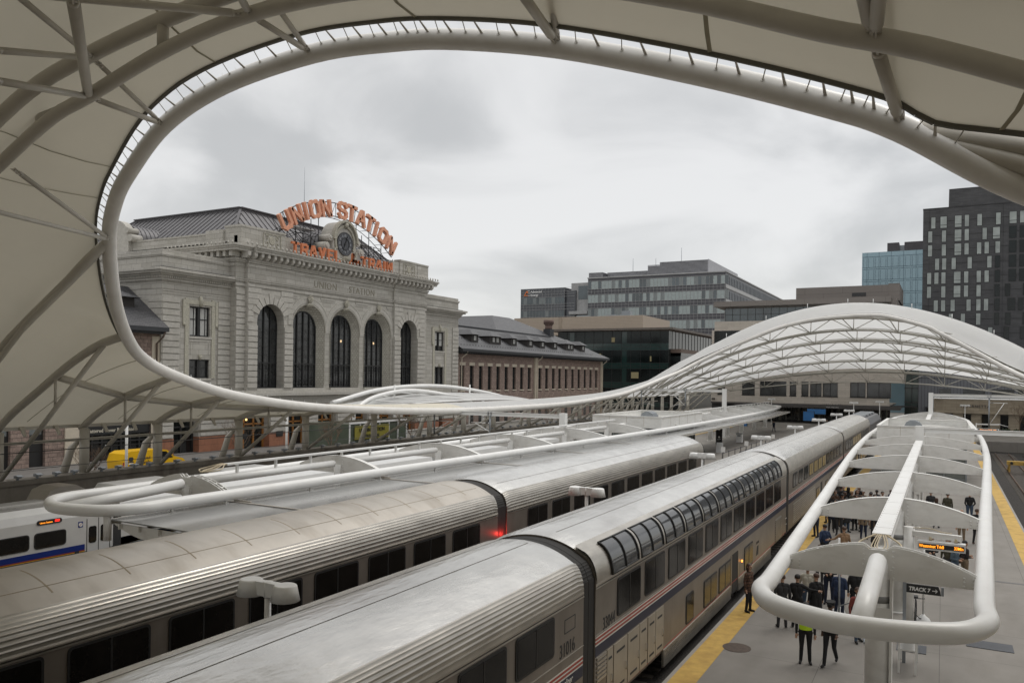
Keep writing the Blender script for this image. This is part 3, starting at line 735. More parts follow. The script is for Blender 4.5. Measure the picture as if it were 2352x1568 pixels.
# ---- overhead line portals
def portal(x, y, z, xe, label, drops, yb=None):
    o = thing('line_portal', (x, y, 0), label, 'overhead line portal', 'white overhead line portals standing on the platform canopies')
    q = MB(); q.box(x-.26, x+.26, y-.26, y+.26, 3.6, z+.12); q.box(x-.24, x+.24, y-.24, y+.24, 0, 3.6); q.build('post', WHITE, o)
    d = 1 if xe > x else -1
    q = MB(); a = x+d*.27; q.box(a, xe, y-.12, y+.12, z-.03, z); q.box(a, xe, y-.12, y+.12, z-.33, z-.30); q.box(a, xe, y-.012, y+.012, z-.30, z-.03)
    for k in range(4): q.box(a+d*.12+d*.1*(k//2), a+d*.15+d*.1*(k//2), y-.03, y-.014, z-.1-.14*(k % 2), z-.07-.14*(k % 2))
    q.build('beam', WHITE, o)
    for xd, zb, dirn in drops:
        q = MB(); q.tube([(xd, y, z-.33), (xd, y, zb)], .075, 10); q.box(xd-.16, xd-.13, y-.15, y+.15, z-.36, z+.06); q.box(xd+.13, xd+.16, y-.15, y+.15, z-.36, z+.06); q.build('drop_tube', GALV, o)
        q = MB(); q.tube([(xd, y, z-.95), (xd+dirn*1.9, y, z-.98)], .03, 8); q.tube([(xd, y, zb+.45), (xd+dirn*1.2, y, zb+.55)], .022, 8); q.tube([(xd, y, zb+.35), (xd+dirn*1.55, y, z-.98)], .035, 8); q.tube([(xd+dirn*1.0, y, zb+.5), (xd+dirn*2.0, y, zb+.25)], .025, 8)
        q.build('registration_arm', WHITE, o)
        q = MB()
        for j in range(5): q.tube([(xd+dirn*(.2+.05*j), y, z-.955), (xd+dirn*(.22+.05*j), y, z-.955)], .065, 8)
        q.build('insulator', BLACK, o)
portal(-27.6, 60.0, 4.98, -41.4, 'white overhead line portal rising from the left platform canopy, nearer of the two there', [(-40.4, 2.8, 1), (-34.6, 2.9, -1)])
portal(-26.6, 111.0, 6.62, -39.4, 'taller white overhead line portal behind the roof box of the left platform canopy', [(-38.6, 3.9, 1), (-32.1, 3.9, -1)])
portal(-1.38, 62.0, 4.92, 15, 'white overhead line portal with a heavy beam in front of the right canopy roof box', [(11.5, 2.6, -1)])
portal(-1.3, 112.0, 6.62, 16, 'tall white overhead line portal at the far end of the right platform canopy', [(4.93, 2.6, 1)])
# contact wires over the left tracks
q = MB()
for x, z in ((-35.2, 3.75), (-35.3, 4.5), (-41.0, 3.9), (-41.0, 4.4)):
    q.tube([(x, -5, z), (x, 60, z), (x+.3, 111, z+.2), (x+.3, 134, z)], .014, 5)
for y in range(12, 60, 8): q.tube([(-35.2, y, 3.75), (-35.3, y, 4.5)], .007, 4)
tag(q.build('overhead_wires', BLACK), 'thin black contact wires running above the light grey commuter train', 'overhead wires')
# ------------------------------------------------------------------ bilevel silver trains
def rrect(y0, y1, z0, z1, r=.09, n=4):
    o = []
    for cy, cz, a0 in ((y1-r, z1-r, 0), (y0+r, z1-r, 90), (y0+r, z0+r, 180), (y1-r, z0+r, 270)):
        for k in range(n+1): a = R(a0+90*k/n); o.append((cy+r*math.cos(a), cz+r*math.sin(a)))
    return o
def window(par, xs, y0, y1, z0, z1, bars=1, depth=.02, r=.09, name='window', gm=None):
    q = MB(); q.prism(rrect(y0, y1, z0, z1, r), 'x', xs-.03, xs+depth)
    fr = q.build(name, BLACK, par)
    q = MB(); q.prism(rrect(y0+.05, y1-.05, z0+.05, z1-.05, max(.02, r-.03)), 'x', xs, xs+depth+.006); under(q, 'pane', gm or GLASST, fr)
    if bars:
        q = MB()
        for k in range(bars): ym = y0+(y1-y0)*(k+1)/(bars+1); q.box(xs, xs+depth+.012, ym-.02, ym+.02, z0+.04, z1-.04)
        under(q, 'mullion', BLACK, fr)
    return fr
def shell_profile(hw, zb, zs, zt, flute=True):
    """half outline (x from +hw to 0) : side, fluted shoulder, crown"""
    p = [(hw, zb), (hw, zs)]
    if flute:
        n = 26
        for i in range(n+1):
            t = i/n; x = hw*(1-t)**2+2*t*(1-t)*(hw+.01)+t*t*(hw-.22); z = zs*(1-t)**2+2*t*(1-t)*(zs+.5)+t*t*(zt-.40)
            off = .007 if (i % 3) == 1 else 0
            p.append((x+off, z+off*.5))
        x0, z0 = p[-1]
    else:
        x0, z0 = hw, zs
    for i in range(1, 11):
        t = i/10; xx = x0*(1-t); p.append((xx, zt-(zt-z0)*(xx/x0)**2.1))
    return p
def coach(name, label, xc, y0, y1, kind, group, num=None, zs=3.3, zt=4.42, hw=1.55):
    o = thing(name, (xc, (y0+y1)/2, 0), label, 'railway coach', group)
    # lower side walls
    q = MB(); 
    for s_ in (-1, 1): q.box(xc+s_*hw, xc+s_*(hw-.06), y0, y1, .42, zs)
    q.box(xc-hw+.06, xc+hw-.06, y0, y0+.08, .3, zs); q.box(xc-hw+.06, xc+hw-.06, y1-.08, y1, .3, zs); q.box(xc-hw+.06, xc+hw-.06, y0+.1, y1-.1, .3, .42)
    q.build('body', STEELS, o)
    # shoulder flutes and crown
    pr = shell_profile(hw, zs, zs+.02, zt); nfl = 2+27
    def sweep(pp, mt, nm):
        q = MB(); full = [(xc+x, z) for x, z in pp]+([(xc-x, z) for x, z in pp[::-1][1:]] if abs(pp[-1][0]) < 1e-6 else [])
        ys_ = [y0, y0+.35]+[y0+.35+(y1-y0-.7)*k/24 for k in range(1, 24)]+[y1-.35, y1]
        rows = []
        for y in ys_:
            dz = -.06 if y in (y0, y1) else 0
            rows.append([(x, y, z+(dz if z > zs+.1 else 0)) for x, z in full])
        q.grid(rows); return q, q.build(nm, mt, o)
    for s_ in (-1, 1):
        q = MB(); rows = []
        for y in (y0, y0+.3, y1-.3, y1): rows.append([(xc+s_*x, y, z-(.04 if y in (y0, y1) and z > zs+.2 else 0)) for x, z in pr[1:nfl]])
        q.grid(rows, smooth=False); q.build('fluted_shoulder', FLUTE, o)
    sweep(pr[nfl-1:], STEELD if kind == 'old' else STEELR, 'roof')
    # end caps in the roof
    q = MB()
    cap = [(xc+x, z-.06) for x, z in pr[1:]]+[(xc-x, z-.06) for x, z in pr[::-1][1:-1]]
    q.prism(cap, 'y', y0+.01, y0+.06); q.prism(cap, 'y', y1-.06, y1-.01); q.build('end_wall', STEELS, o)
    # longitudinal roof seams and cross seams
    q = MB(); k = nfl-1
    def zroof(x): 
        x = abs(x); P_ = pr[nfl-1:]
        for (a, b), (c_, d_) in zip(P_, P_[1:]):
            if c_ <= x <= a: return b+(d_-b)*(a-x)/(a-c_+1e-9)
        return zt
    for x in ((-.9, .9) if xc < -12 else (-.35, .35)): q.box(xc+x-.008, xc+x+.008, y0+.4, y1-.4, zroof(x)-.03, zroof(x)+.004)
    if kind == 'old':
        y = y0+1.3
        while y < y1-1:
            xs_ = [.02+j*.09 for j in range(1, 13)]
            for a, b in zip(xs_, xs_[1:]): q.bar((xc+a, y, zroof(a)-.001), (xc+b, y, zroof(b)-.001), .035, .006)
            y += 1.55
    q.build('roof_seams', SEAMD if kind != 'old' else mat('rusty_seam', (.36, .30, .22), .8), o)
    # bellows
    for ya, yb in ((y0-.33, y0-.001), (y1+.001, y1+.33)):
        q = MB(); cp = [(xc-.9, .2), (xc+.9, .2), (xc+.9, zt-.5), (xc+.55, zt-.33), (xc-.55, zt-.33), (xc-.9, zt-.5)]
        q.prism(cp, 'y', ya, yb)
        arc = [(xc+x*.98, z-.10) for x, z in pr[8:]]+[(xc-x*.98, z-.10) for x, z in pr[::-1][1:-8]]
        arc2 = [(x*.93+xc*.07, z-.14) for x, z in arc]
        q.prism(arc+arc2[::-1], 'y', ya, yb)
        for s_ in (-1, 1): q.box(xc+s_*(hw-.03), xc+s_*(hw-.09), ya, yb, .3, zs+.25)
        q.build('diaphragm', RUBB, o)
    xs = xc+hw
    # stripes
    def stripes(zt_, par):
        q = MB(); q.box(xs, xs+.006, y0+.02, y1-.02, zt_-.24, zt_, 0)
        for z in (zt_+.045, zt_+.135): q.box(xs, xs+.006, y0+.02, y1-.02, z, z+.045, 1)
        for z in (zt_+.002, zt_+.092, zt_+.182): q.box(xs, xs+.004, y0+.02, y1-.02, z, z+.03, 2)
        q.build('stripe_band', [NAVY, REDS, WHS], par)
    # window belt lines
    q = MB(); q.box(xs, xs+.012, y0, y1, zs-.03, zs-.01); q.box(xs, xs+.012, y0, y1, 2.2, 2.215); q.build('belt_rail', FLUTE, o)
    # trucks and under-frame
    for ya in (y0+3.2, y1-3.2):
        q = MB(); q.box(xc-1.2, xc+1.2, ya-1.5, ya+1.5, -.05, .25)
        for dy in (-1.2, 1.2):
            for s_ in (-1, 1): q.tube([(xc+s_*.68, ya+dy, .12), (xc+s_*.82, ya+dy, .12)], .40, 18)
        q.build('truck', RUBB, o)
    q = MB(); q.box(xc-1.2, xc+1.2, y0+5.5, y1-5.5, -.05, .35); q.build('underframe', RUBB, o)
    if num:
        q = MB(); q = put_text(q, num, .42, .004, (xs+.006, y0+.85 if kind == 'dome' else y1-.85, 1.9+.36 if kind != 'dome' else 2.22), (0, 1, 0), (0, 0, 1), sx=.75); q.build('fleet_number', DK, o)
    return o, xs, stripes
# ---- near track
G1 = 'bilevel coaches of the long train beside the crowded platform'
XC1 = -8.45
o, xs, st = coach('bilevel_coach', 'silver bilevel coach numbered 31016, nearest one of the near train', XC1, -9.6, 16.2, 'plain', G1, '31016')
st(1.78, o)
for y in [13.02-2.0*k for k in range(1, 11)]: window(o, xs, y, y+1.64, 2.42, 3.24)
window(o, xs, 13.02, 14.68, 2.42, 3.24)
for y in (2.0, 5.0, 8.0): window(o, xs, y, y+1.6, .5, 1.35)
q = MB(); put_text(q, 'Superliner', .2, .004, (xs+.01, 15.2, 1.62), (0, 1, 0), (0, 0, 1), font_shear=.3, bold=.002); q.build('lettering', WHS, o)
q = MB()
for k in range(9): q.box(xs, xs+.02, 4, 16.1, .45+.09*k, .49+.09*k)
q.build('fluted_panel', FLUTE, o)
q = MB()
for a in ((15.2, 15.75, 2.72, 2.74), (15.2, 15.75, 3.0, 3.02), (15.2, 15.22, 2.72, 3.02), (15.73, 15.75, 2.72, 3.02)): q.box(xs, xs+.004, *a)
q.build('hatch_outline', DK, o)
o, xs, st = coach('observation_coach', 'silver observation coach numbered 33044 with curved glass panels along the roof edge', XC1, 16.88, 42.0, 'dome', G1, '33044')
st(1.96, o)
y = 18.25; k = 0
while y+1.66 < 41.6: window(o, xs, y, y+1.68, 2.30, 3.23, 1 if k else 1); y += 2.045; k += 1
# curved roof glazing, eleven bays
pr = shell_profile(1.55, 3.3, 3.32, 4.56)
def arcpt(t):  # t 0 at the shoulder, 1 near the crown
    a = math.pi/2*t; a *= .9; return (1.565-.46*(1-math.cos(a)), 3.40+.72*math.sin(a))
y = 17.75; step = 2.07
for k in range(11):
    a, b = y+.06, y+step-.17
    q = MB(); q.grid([[(XC1+arcpt(t/8)[0]+.03, yy, arcpt(t/8)[1]+.03) for t in range(9)] for yy in (a, (a+b)/2, b)]); fr = q.build('roof_window', mat('dome_glass', (.06, .063, .066), .07, spec=1.0), o)
    q = MB()
    for yy in (a, (a+b)/2, b): q.tube([(XC1+arcpt(t/8)[0]+.04, yy, arcpt(t/8)[1]+.04) for t in range(9)], .028, 6)
    for t in (0, 8): q.tube([(XC1+arcpt(t/8)[0]+.035, a, arcpt(t/8)[1]+.035), (XC1+arcpt(t/8)[0]+.035, b, arcpt(t/8)[1]+.035)], .026, 6)
    under(q, 'gasket', BLACK, fr)
    q = MB(); q.grid([[(XC1+arcpt(t/8)[0]+.045, yy, arcpt(t/8)[1]+.045) for t in range(9)] for yy in (b+.03, b+.16)]); q.build('roof_rib', FLUTE, o)
    y += step
q = MB(); q.grid([[(XC1+arcpt(t/8)[0]+.012, yy, arcpt(t/8)[1]+.012) for t in range(9)]+[(XC1+1.0, yy, 4.21)] for yy in (16.9, 41.95)]); q.build('shoulder_plate', FLUTE, o)
for ya, yb, za, zb in ((24.2, 25.05, .5, 1.41), (26.28, 28.0, .48, 1.40), (28.3, 30.05, .49, 1.42), (32.4, 34.0, .46, 1.40)): window(o, xs, ya, yb, za, zb, 0 if yb-ya < 1 else 1)
q = MB(); q.box(xs-.25, xs+.004, 30.25, 31.25, .0, 1.5); dr = q.build('door', RUBB, o)
q = MB(); q.box(xs, xs+.02, 31.27, 31.38, .1, 1.5); q.box(xs, xs+.02, 30.12, 30.22, .1, 1.5); under(q, 'door_frame', STEEL, dr)
q = MB(); q.tube([(xs+.04, 31.75, 1.0), (xs+.08, 31.75, 1.0)], .05, 8); q.build('door_lamp', mat('amber_lamp', (.8, .3, .05), .5, emit=(1, .35, .05, 3)), o)
for ya, yb in ((17.62, 17.98), (18.05, 18.97), (19.03, 19.88), (19.92, 20.5), (20.58, 21.2), (21.24, 21.92)):
    q = MB(); q.box(xs, xs+.018, ya, yb, .45, 1.68)
    dr = q.build('locker_door', mat('locker_paint', (.40, .36, .30), .4, .4, var=.08, vs=2), o)
    q = MB(); q.box(xs+.018, xs+.022, ya+.2*(yb-ya), yb-.2*(yb-ya), 1.42, 1.48); q.box(xs+.018, xs+.022, ya+.2*(yb-ya), yb-.2*(yb-ya), .58, .64); under(q, 'vent_slot', DK, dr)
    q = MB(); q.tube([(xs+.018, yb-.1, .85), (xs+.05, yb-.1, .87), (xs+.05, yb-.1, 1.03), (xs+.018, yb-.1, 1.05)], .012, 5); under(q, 'handle', STEEL, dr)
q = MB()
for k in range(6): q.box(xs, xs+.03, 16.98, 17.55, 1.62-.1*k, 1.68-.1*k)
q.build('grille', FLUTE, o)
q = MB()
for k in range(9): q.box(xs, xs+.03, 21.95+.06*k*0, 30.1, -.08+.055*k, -.045+.055*k); q.box(xs, xs+.03, 31.4, 37.9, -.08+.055*k, -.045+.055*k)
q.box(xs-.04, xs+.005, 21.95, 30.1, -.1, .42); q.box(xs-.04, xs+.005, 31.4, 37.9, -.1, .42)
q.build('fluted_skirt', FLUTE, o)
q = MB(); q.box(xs, xs+.008, 17, 41.9, .43, .455); q.build('red_line', REDS, o)
q = MB()
for k in range(12): q.box(xs, xs+.03, 39.1, 40.65, .45+.085*k, .5+.085*k)
q.box(xs-.01, xs+.004, 39.1, 40.65, .42, 1.5, 0); q.build('louvre', STEEL, o)
q = MB()
for k in range(3): q.prism([(34.7+k*.17, .62), (34.82+k*.17, .62), (34.98+k*.1, 1.0), (34.9+k*.1, 1.0)], 'x', xs, xs+.008)
put_text(q, 'AMTRAK', .15, .004, (xs+.006, 35.0, 1.1), (0, 1, 0), (0, 0, 1)); q.build('emblem', DK, o)
q = MB()
for z in (1.2, .9): q.tube([(xs, 41.4, z), (xs+.08, 41.4, z), (xs+.08, 41.75, z), (xs, 41.75, z)], .015, 5)
for z in (.6,): q.tube([(xs, 17.0, z), (xs+.1, 17.05, z), (xs+.1, 17.9, z+.05), (xs, 17.95, z+.05)], .018, 5)
q.build('grab_iron', STEEL, o)
yy = 42.7; labs = ['silver bilevel coach with a mottled roof right behind the observation coach', 'silver bilevel coach third from the observation coach end, beside the waiting crowd lamps', 'farthest silver bilevel coach of the near train, before the dark locomotive']
labs[1] = 'silver bilevel coach between the mottled roof coach and the farthest coach of the near train'
WARM = mat('warm_window', (.05, .04, .025), .15, emit=(.35, .25, .1, .35))
for k in range(2):
    o, xs, st = coach('bilevel_coach', labs[0 if k == 0 else 2], XC1, yy, yy+25.3, 'plain', G1)
    st(1.96, o)
    n = 12; 
    for j in range(n): 
        a = yy+1.25+j*1.95; window(o, xs, a, a+1.5, 2.42, 3.18, 1, gm=WARM if 2 < j < 7 else None)
    q = MB()
    for i in range(10): q.box(xs, xs+.02, yy+1.5, yy+9.5, .5+.11*i, .54+.11*i)
    q.build('fluted_panel', FLUTE, o)
    for a in (yy+10.2, yy+14.5, yy+17.0): window(o, xs, a, a+1.4, .5, 1.35)
    q = MB(); q.box(xs-.2, xs+.004, yy+12.2, yy+13.1, 0, 1.5); q.build('door', RUBB, o)
    yy += 26.0
# locomotive end at the far end: darker, lower
lo = thing('locomotive', (XC1, 102, 0), 'dark low roofed locomotive at the far end of the near train', 'locomotive')
q = MB(); pf = [(-1.5, .2), (-1.5, 3.3), (-1.1, 3.9), (-.4, 4.05), (.4, 4.05), (1.1, 3.9), (1.5, 3.3), (1.5, .2)]
q.prism([(XC1+x, z) for x, z in pf], 'y', yy+.3, yy+18); q.build('body', mat('loco_grey', (.12, .12, .13), .4, .4), lo)
q = MB(); 
for k in range(4): q.box(XC1-.8, XC1+.8, yy+1.5+4*k, yy+4.2+4*k, 4.05, 4.22)
q.build('roof_hatch', GALV, lo)
q = MB(); q.box(XC1+1.5, XC1+1.506, yy+.4, yy+17.9, 2.0, 2.2); q.build('stripe_band', NAVY, lo)
# ---- second track
G2 = 'older silver coaches on the middle track'
XC2 = -15.0
for (a, b, lab, win0, kd) in ((-2.0, 23.95, 'dusty silver coach with a tan stained roof, nearest one on the middle track', 8.6, 'old'), (24.6, 50.8, 'shiny silver coach with cracked bright roof reflections, last one on the middle track', 26.2, 'plain')):
    o, xs, st = coach('old_coach', lab, XC2, a, b, kd, G2)
    st(1.78, o)
    y = win0; d = 2.08
    while y+1.6 < b-.9: window(o, xs, y, y+1.66, 2.45, 3.24); y += d if a < 0 else 2.12
    y = win0-d
    while a < 0 and y > a: window(o, xs, y, y+1.66, 2.45, 3.24); y -= d
    q = MB()
    for z in (3.28, 3.335): q.box(xs, xs+.02, a+.05, b-.05, z, z+.018)
    q.build('belt_rail', FLUTE, o)
q = MB(); q.box(XC2+1.40, XC2+1.50, 24.1, 24.5, 2.2, 2.52)
for s_ in (0,): pass
mk = [c for c in bpy.data.objects if c.get('label', '').startswith('shiny silver coach')][0]
q.build('marker_lamp', LEDR, mk)
lp = bpy.data.lights.new('marker_light', 'POINT'); lp.energy = 14; lp.color = (1, .04, .03); lp.shadow_soft_size = .05
lo_ = bpy.data.objects.new('marker_light', lp); COL.objects.link(lo_); lo_.location = (XC2+1.62, 24.3, 2.6)
# ---- commuter train (white, blue band) on the sunken track
def rtd(name, label, y0, y1, sx_, doors, wins):
    xs = -33.75; xc = -35.3; o = thing(name, (xc, (y0+y1)/2, -1), label, 'commuter rail car', 'white commuter rail cars with blue bands')
    q = MB(); hw = 1.55
    pf = [(hw, .02), (hw, 1.62), (hw-.12, 1.95), (hw-.45, 2.16), (hw-.5, 2.17), (0, 2.24)]
    full = [(xc+x, z) for x, z in pf]+[(xc-x, z) for x, z in pf[::-1][1:]]
    q.prism(full, 'y', y0, y1); q.build('body', RTDW, o)
    q = MB(); q.box(xs-3.0, xs-.02, y0+.02, y1-.02, -.95, .02); q.build('lower_body', RTDG, o)
    q = MB(); 
    for k in range(11): q.box(xc-1.0+.2*k-.03, xc-1.0+.2*k+.03, y0+.1, y1-.1, 2.16, 2.225+.02*(1-abs(k-5)/5))
    q.build('roof_ribs', mat('rtd_roof', (.36, .35, .33), .5, .3), o)
    q = MB()
    if y0 < 20:
        q.box(xs, xs+.006, y0, 22.32, .10, .35, 0); q.box(xs, xs+.006, y0, 22.32, .05, .10, 1); q.box(xs, xs+.006, y0, 22.32, .02, .05, 2)
    else:
        q.add([(xs+.006, 24.0, .10), (xs+.006, 31.5, .42), (xs+.006, 27.5, .45), (xs+.006, 24.0, .35)], [(0,1,2,3)], 0)
        q.add([(xs+.007, 24.0, .04), (xs+.007, 30.3, .32), (xs+.007, 31.5, .42), (xs+.007, 24.0, .10)], [(0,1,2,3)], 1)
        q.add([(xs+.008, 24.0, .0), (xs+.008, 28.5, .2), (xs+.008, 30.3, .32), (xs+.008, 24.0, .04)], [(0,1,2,3)], 2)
        q.box(xs, xs+.005, 31.5, y1, .35, .52, 0)
    q.build('stripe_band', [RTDB, RTDR, RTDY], o)
    for ya, yb in wins: window(o, xs, ya, yb, .50, 1.18, 0, r=.14)
    for ya, yb in doors:
        q = MB(); q.box(xs-.02, xs+.004, ya, yb, -.95, 1.5, 0); q.box(xs+.004, xs+.01, (ya+yb)/2-.015, (ya+yb)/2+.015, -.9, 1.45, 1); q.box(xs+.004, xs+.01, ya, ya+.03, -.9, 1.45, 1); q.box(xs+.004, xs+.01, yb-.03, yb, -.9, 1.45, 1)
        dr = q.build('door', [RTDW, BLACK], o)
        for c_ in ((ya*.75+yb*.25), (ya*.25+yb*.75)):
            q = MB(); w_ = (yb-ya)*.16; q.prism(rrect(c_-w_, c_+w_, .35, 1.1, .1), 'x', xs, xs+.02); under(q, 'door_window', GLASST, dr)
        q = MB(); q.box(xs+.01, xs+.03, (ya+yb)/2-.12, (ya+yb)/2-.07, -.35, -.2); q.box(xs+.01, xs+.03, (ya+yb)/2+.07, (ya+yb)/2+.12, -.35, -.2); under(q, 'handle', DK, dr)
    return o, xs
o, xs = rtd('commuter_car', 'white commuter car with an amber destination display and a blue band, nearest car', -6, 23.7, 0, ((22.4, 23.55),), ((18.4, 19.85), (20.05, 21.45), (16.2, 17.9), (13.8, 15.6), (11.4, 13.2), (8.8, 10.8)))
q = MB(); q.prism(rrect(20.15, 21.25, 1.50, 1.70, .09), 'x', xs, xs+.02); d_ = q.build('destination_display', BLACK, o)
q = MB(); put_text(q, 'Union Station', .10, .003, (xs+.024, 20.55, 1.555), (0, 1, 0), (0, 0, 1)); under(q, 'lettering', LEDO, d_)
q = MB()
for z in (1.565, 1.625): q.box(xs+.02, xs+.025, 20.93, 21.14, z, z+.03)
under(q, 'red_figures', LEDR, d_)
q = MB(); q.box(xs, xs+.008, 22.0, 22.22, 1.12, 1.38, 0); q.tube([(xs+.006, 22.11, 1.25), (xs+.014, 22.11, 1.25)], .09, 16, m=1); q.bar((xs+.018, 22.05, 1.19), (xs+.018, 22.17, 1.31), .02, .008, m=2); q.build('warning_sticker', [RTDB, SIGNW, REDS], o)
q = MB(); q.box(xs, xs+.01, 21.55, 21.75, -.22, .0); q.box(xs, xs+.01, 21.85, 22.05, -.15, .1)
for k in range(9): q.box(xs-.01, xs+.012, 20.3, 20.6, -.42+.04*k, -.405+.04*k)
q.build('access_panels', DK, o)
q = MB(); put_text(q, '4055', .62, .01, (-34.55, 19.2, 2.21), (0, 1, 0), (-1, 0, 0), bold=.02); q.build('roof_number', BLACK, o)
q = MB(); pf = [(0,0),(.25,.45),(.75,.62),(1.5,.62),(1.9,.4),(2.1,0)]
q.prism([(21.6+a*1.0, 2.15+b) for a, b in pf], 'x', -37.0, -35.6); q.build('roof_pod', STEEL, o)
o, xs = rtd('commuter_car', 'white commuter car with a rising blue wedge stripe behind the first commuter car', 24.1, 50, 0, ((32.2, 33.5), (42, 43.3)), ((25.5, 27), (27.5, 29), (29.5, 31), (35, 36.6), (37, 38.6), (45, 46.6)))
q = MB(); q.box(xs, xs+.01, 31.2, 31.5, -.5, -.1); q.box(xs-.4, xs+.01, 23.72, 24.1, -.9, 1.4); q.build('access_panels', DK, o)
for ya in (25.0, 32.0):
    q = MB(); q.prism([(ya, 2.2), (ya+.25, 2.5), (ya+3.6, 2.5), (ya+3.85, 2.2)], 'x', -37.2, -35.3); pod = q.build('roof_pod', RTDW, o)
    q = MB()
    for k in range(5): q.box(-35.31, -35.285, ya+2.2+.3*k, ya+2.4+.3*k, 2.28, 2.45)
    under(q, 'vent_slots', BLACK, pod)
rc2, _ = rtd('commuter_car', 'white commuter car farthest along the sunken track, with a folded pantograph', 50.5, 76, 0, ((56, 57.3),), ((52, 53.6), (60, 61.6)))
for ya in (51.5, 60):
    q = MB(); q.prism([(ya, 2.2), (ya+.25, 2.5), (ya+3.6, 2.5), (ya+3.85, 2.2)], 'x', -37.0, -35.2); pod = q.build('roof_pod', RTDW, rc2)
    q = MB()
    for k in range(5): q.box(-35.21, -35.185, ya+2.2+.3*k, ya+2.4+.3*k, 2.28, 2.45)
    under(q, 'vent_slots', BLACK, pod)
q = MB()
for ya in (38.5, 41.5, 44): 
    q.tube([(-35.6, ya, 2.5), (-35.3, ya+1.4, 2.9), (-35.3, ya+2.3, 2.55)], .04, 6); q.tube([(-36.0, ya+1.4, 2.9), (-34.4, ya+1.4, 2.9)], .03, 6); q.tube([(-36, ya, 2.4), (-34.6, ya, 2.4)], .04, 6)
q.build('pantograph', BLACK, o)
q = MB()
for ya in (39.3, 41.0, 42.6, 44.2): 
    for j in range(4): q.tube([(-35.0, ya, 2.25+.09*j), (-35.0, ya, 2.29+.09*j)], .08, 8)
q.build('insulator', mat('brown_insulator', (.10, .02, .02), .4), o)
# ------------------------------------------------------------------ union station building
st = thing('station_building', (-66, 77, 0), 'granite railway station hall with five tall arched windows and a clock under orange roof letters', 'station building')
FX = -65.0; YC = 76.9
def archpts(yc, hw, zs, n=20, a0=0, a1=math.pi): return [(yc+hw*math.cos(a0+(a1-a0)*k/n), zs+hw*math.sin(a0+(a1-a0)*k/n)) for k in range(n+1)]
ARCH = [(64.28, 1.98, True), (70.45, 2.72, False), (76.82, 2.75, False), (83.3, 2.8, False), (89.97, 1.95, True)]
ARCH = [(64.28,1.98,True),(70.45,2.72,False),(76.85,2.74,False),(83.3,2.78,False),(89.97,1.95,True)]
ZSILL = 6.45
def wall_with_arches(q, x0, x1, ya, yb, zb, ztp, holes):
    """wall slab between x0..x1 with arched holes (yc, hw, ztop)"""
    cur = ya
    for yc, hw, zt_ in holes:
        q.box(x0, x1, cur, yc-hw, zb, ztp)
        zs = zt_-hw; pts = archpts(yc, hw, zs, 24)
        for (a, b), (c_, d_) in zip(pts, pts[1:]):  # from right to left
            q.add([(x0, a, b), (x0, c_, d_), (x0, c_, ztp), (x0, a, ztp), (x1, a, b), (x1, c_, d_), (x1, c_, ztp), (x1, a, ztp)], [(0,1,2,3),(7,6,5,4),(0,4,5,1),(2,6,7,3)])
        q.box(x0, x1, yc-hw, yc+hw, zb, ZSILL)
        cur = yc+hw
    q.box(x0, x1, cur, yb, zb, ztp)
# central block front: two end piers (rusticated) stand forward of the middle part
q = MB()
wall_with_arches(q, FX-1.15, FX, 60.9, 67.68, 5.6, 17.3, [(64.28, 1.98, 15.65)])
wall_with_arches(q, FX-1.15, FX, 86.55, 93.8, 5.6, 17.3, [(89.97, 1.95, 15.65)])
wall_with_arches(q, FX-1.15, FX-.25, 67.68, 86.55, 5.6, 17.3, [(c, h, 16.12) for c, h, e_ in ARCH[1:4]])
q.box(FX-2, FX-.45, 59.7, 60.9, 5.6, 17.3); q.box(FX-2, FX-.45, 93.8, 94.6, 5.6, 17.3)
q.box(-98, FX-2.0, 59.9, 60.5, 0, 22); q.box(-98, FX-2.0, 93.8, 94.4, 0, 22); q.box(-98, -97.4, 60.5, 93.8, 0, 22)
q.build('wall', STONE, st)
# rusticated courses on the end piers: projecting blocks
q = MB()
def courses(q, x, ya, yb, z0, z1, dz=.62, pr=.13, gap=.10):
    z = z0
    while z+dz-gap < z1: q.box(x-.02, x+pr, ya, yb, z, z+dz-gap); z += dz
for yc, hw in ((64.28, 1.98), (89.97, 1.95)):
    y0_, y1_ = (60.95, 67.6) if yc < 70 else (86.62, 93.75)
    courses(q, FX, y0_, yc-hw-.02, 6.5, 13.6); courses(q, FX, yc+hw+.02, y1_, 6.5, 13.6)
    z = 13.6
    while z < 17.0:
        if z < 15.65: 
            dx = math.sqrt(max(0, hw**2-(z+.3-13.67)**2)) if z+.3 > 13.67 else hw
            dx = hw+.35 if z < 15.2 else hw*.8
            q.box(FX-.02, FX+.07, y0_, yc-dx-.25, z, z+.55); q.box(FX-.02, FX+.07, yc+dx+.25, y1_, z, z+.55)
        else: q.box(FX-.02, FX+.07, y0_, yc-1.25-.2*(z-15.6), z, z+.55); q.box(FX-.02, FX+.07, yc+1.25+.2*(z-15.6), y1_, z, z+.55)
        z += .62
    for k in range(-4, 5):   # voussoirs
        a = math.pi/2-k*.27; a2 = .11
        r0, r1_ = hw+.02, hw+(1.15 if k == 0 else .8+.25*(k % 2 == 0))
        pp = [(yc+r0*math.cos(a-a2), 13.67+r0*math.sin(a-a2)), (yc+r1_*math.cos(a-a2*1.1), 13.67+r1_*math.sin(a-a2*1.1)), (yc+r1_*math.cos(a+a2*1.1), 13.67+r1_*math.sin(a+a2*1.1)), (yc+r0*math.cos(a+a2), 13.67+r0*math.sin(a+a2))]
        q.prism(pp, 'x', FX-.02, FX+.10)
courses(q, FX-.45, 59.7, 60.88, 6.5, 17.0); courses(q, FX-.45, 93.82, 94.55, 6.5, 17.0)
split_build(q, 'rustication', STONE2, st)
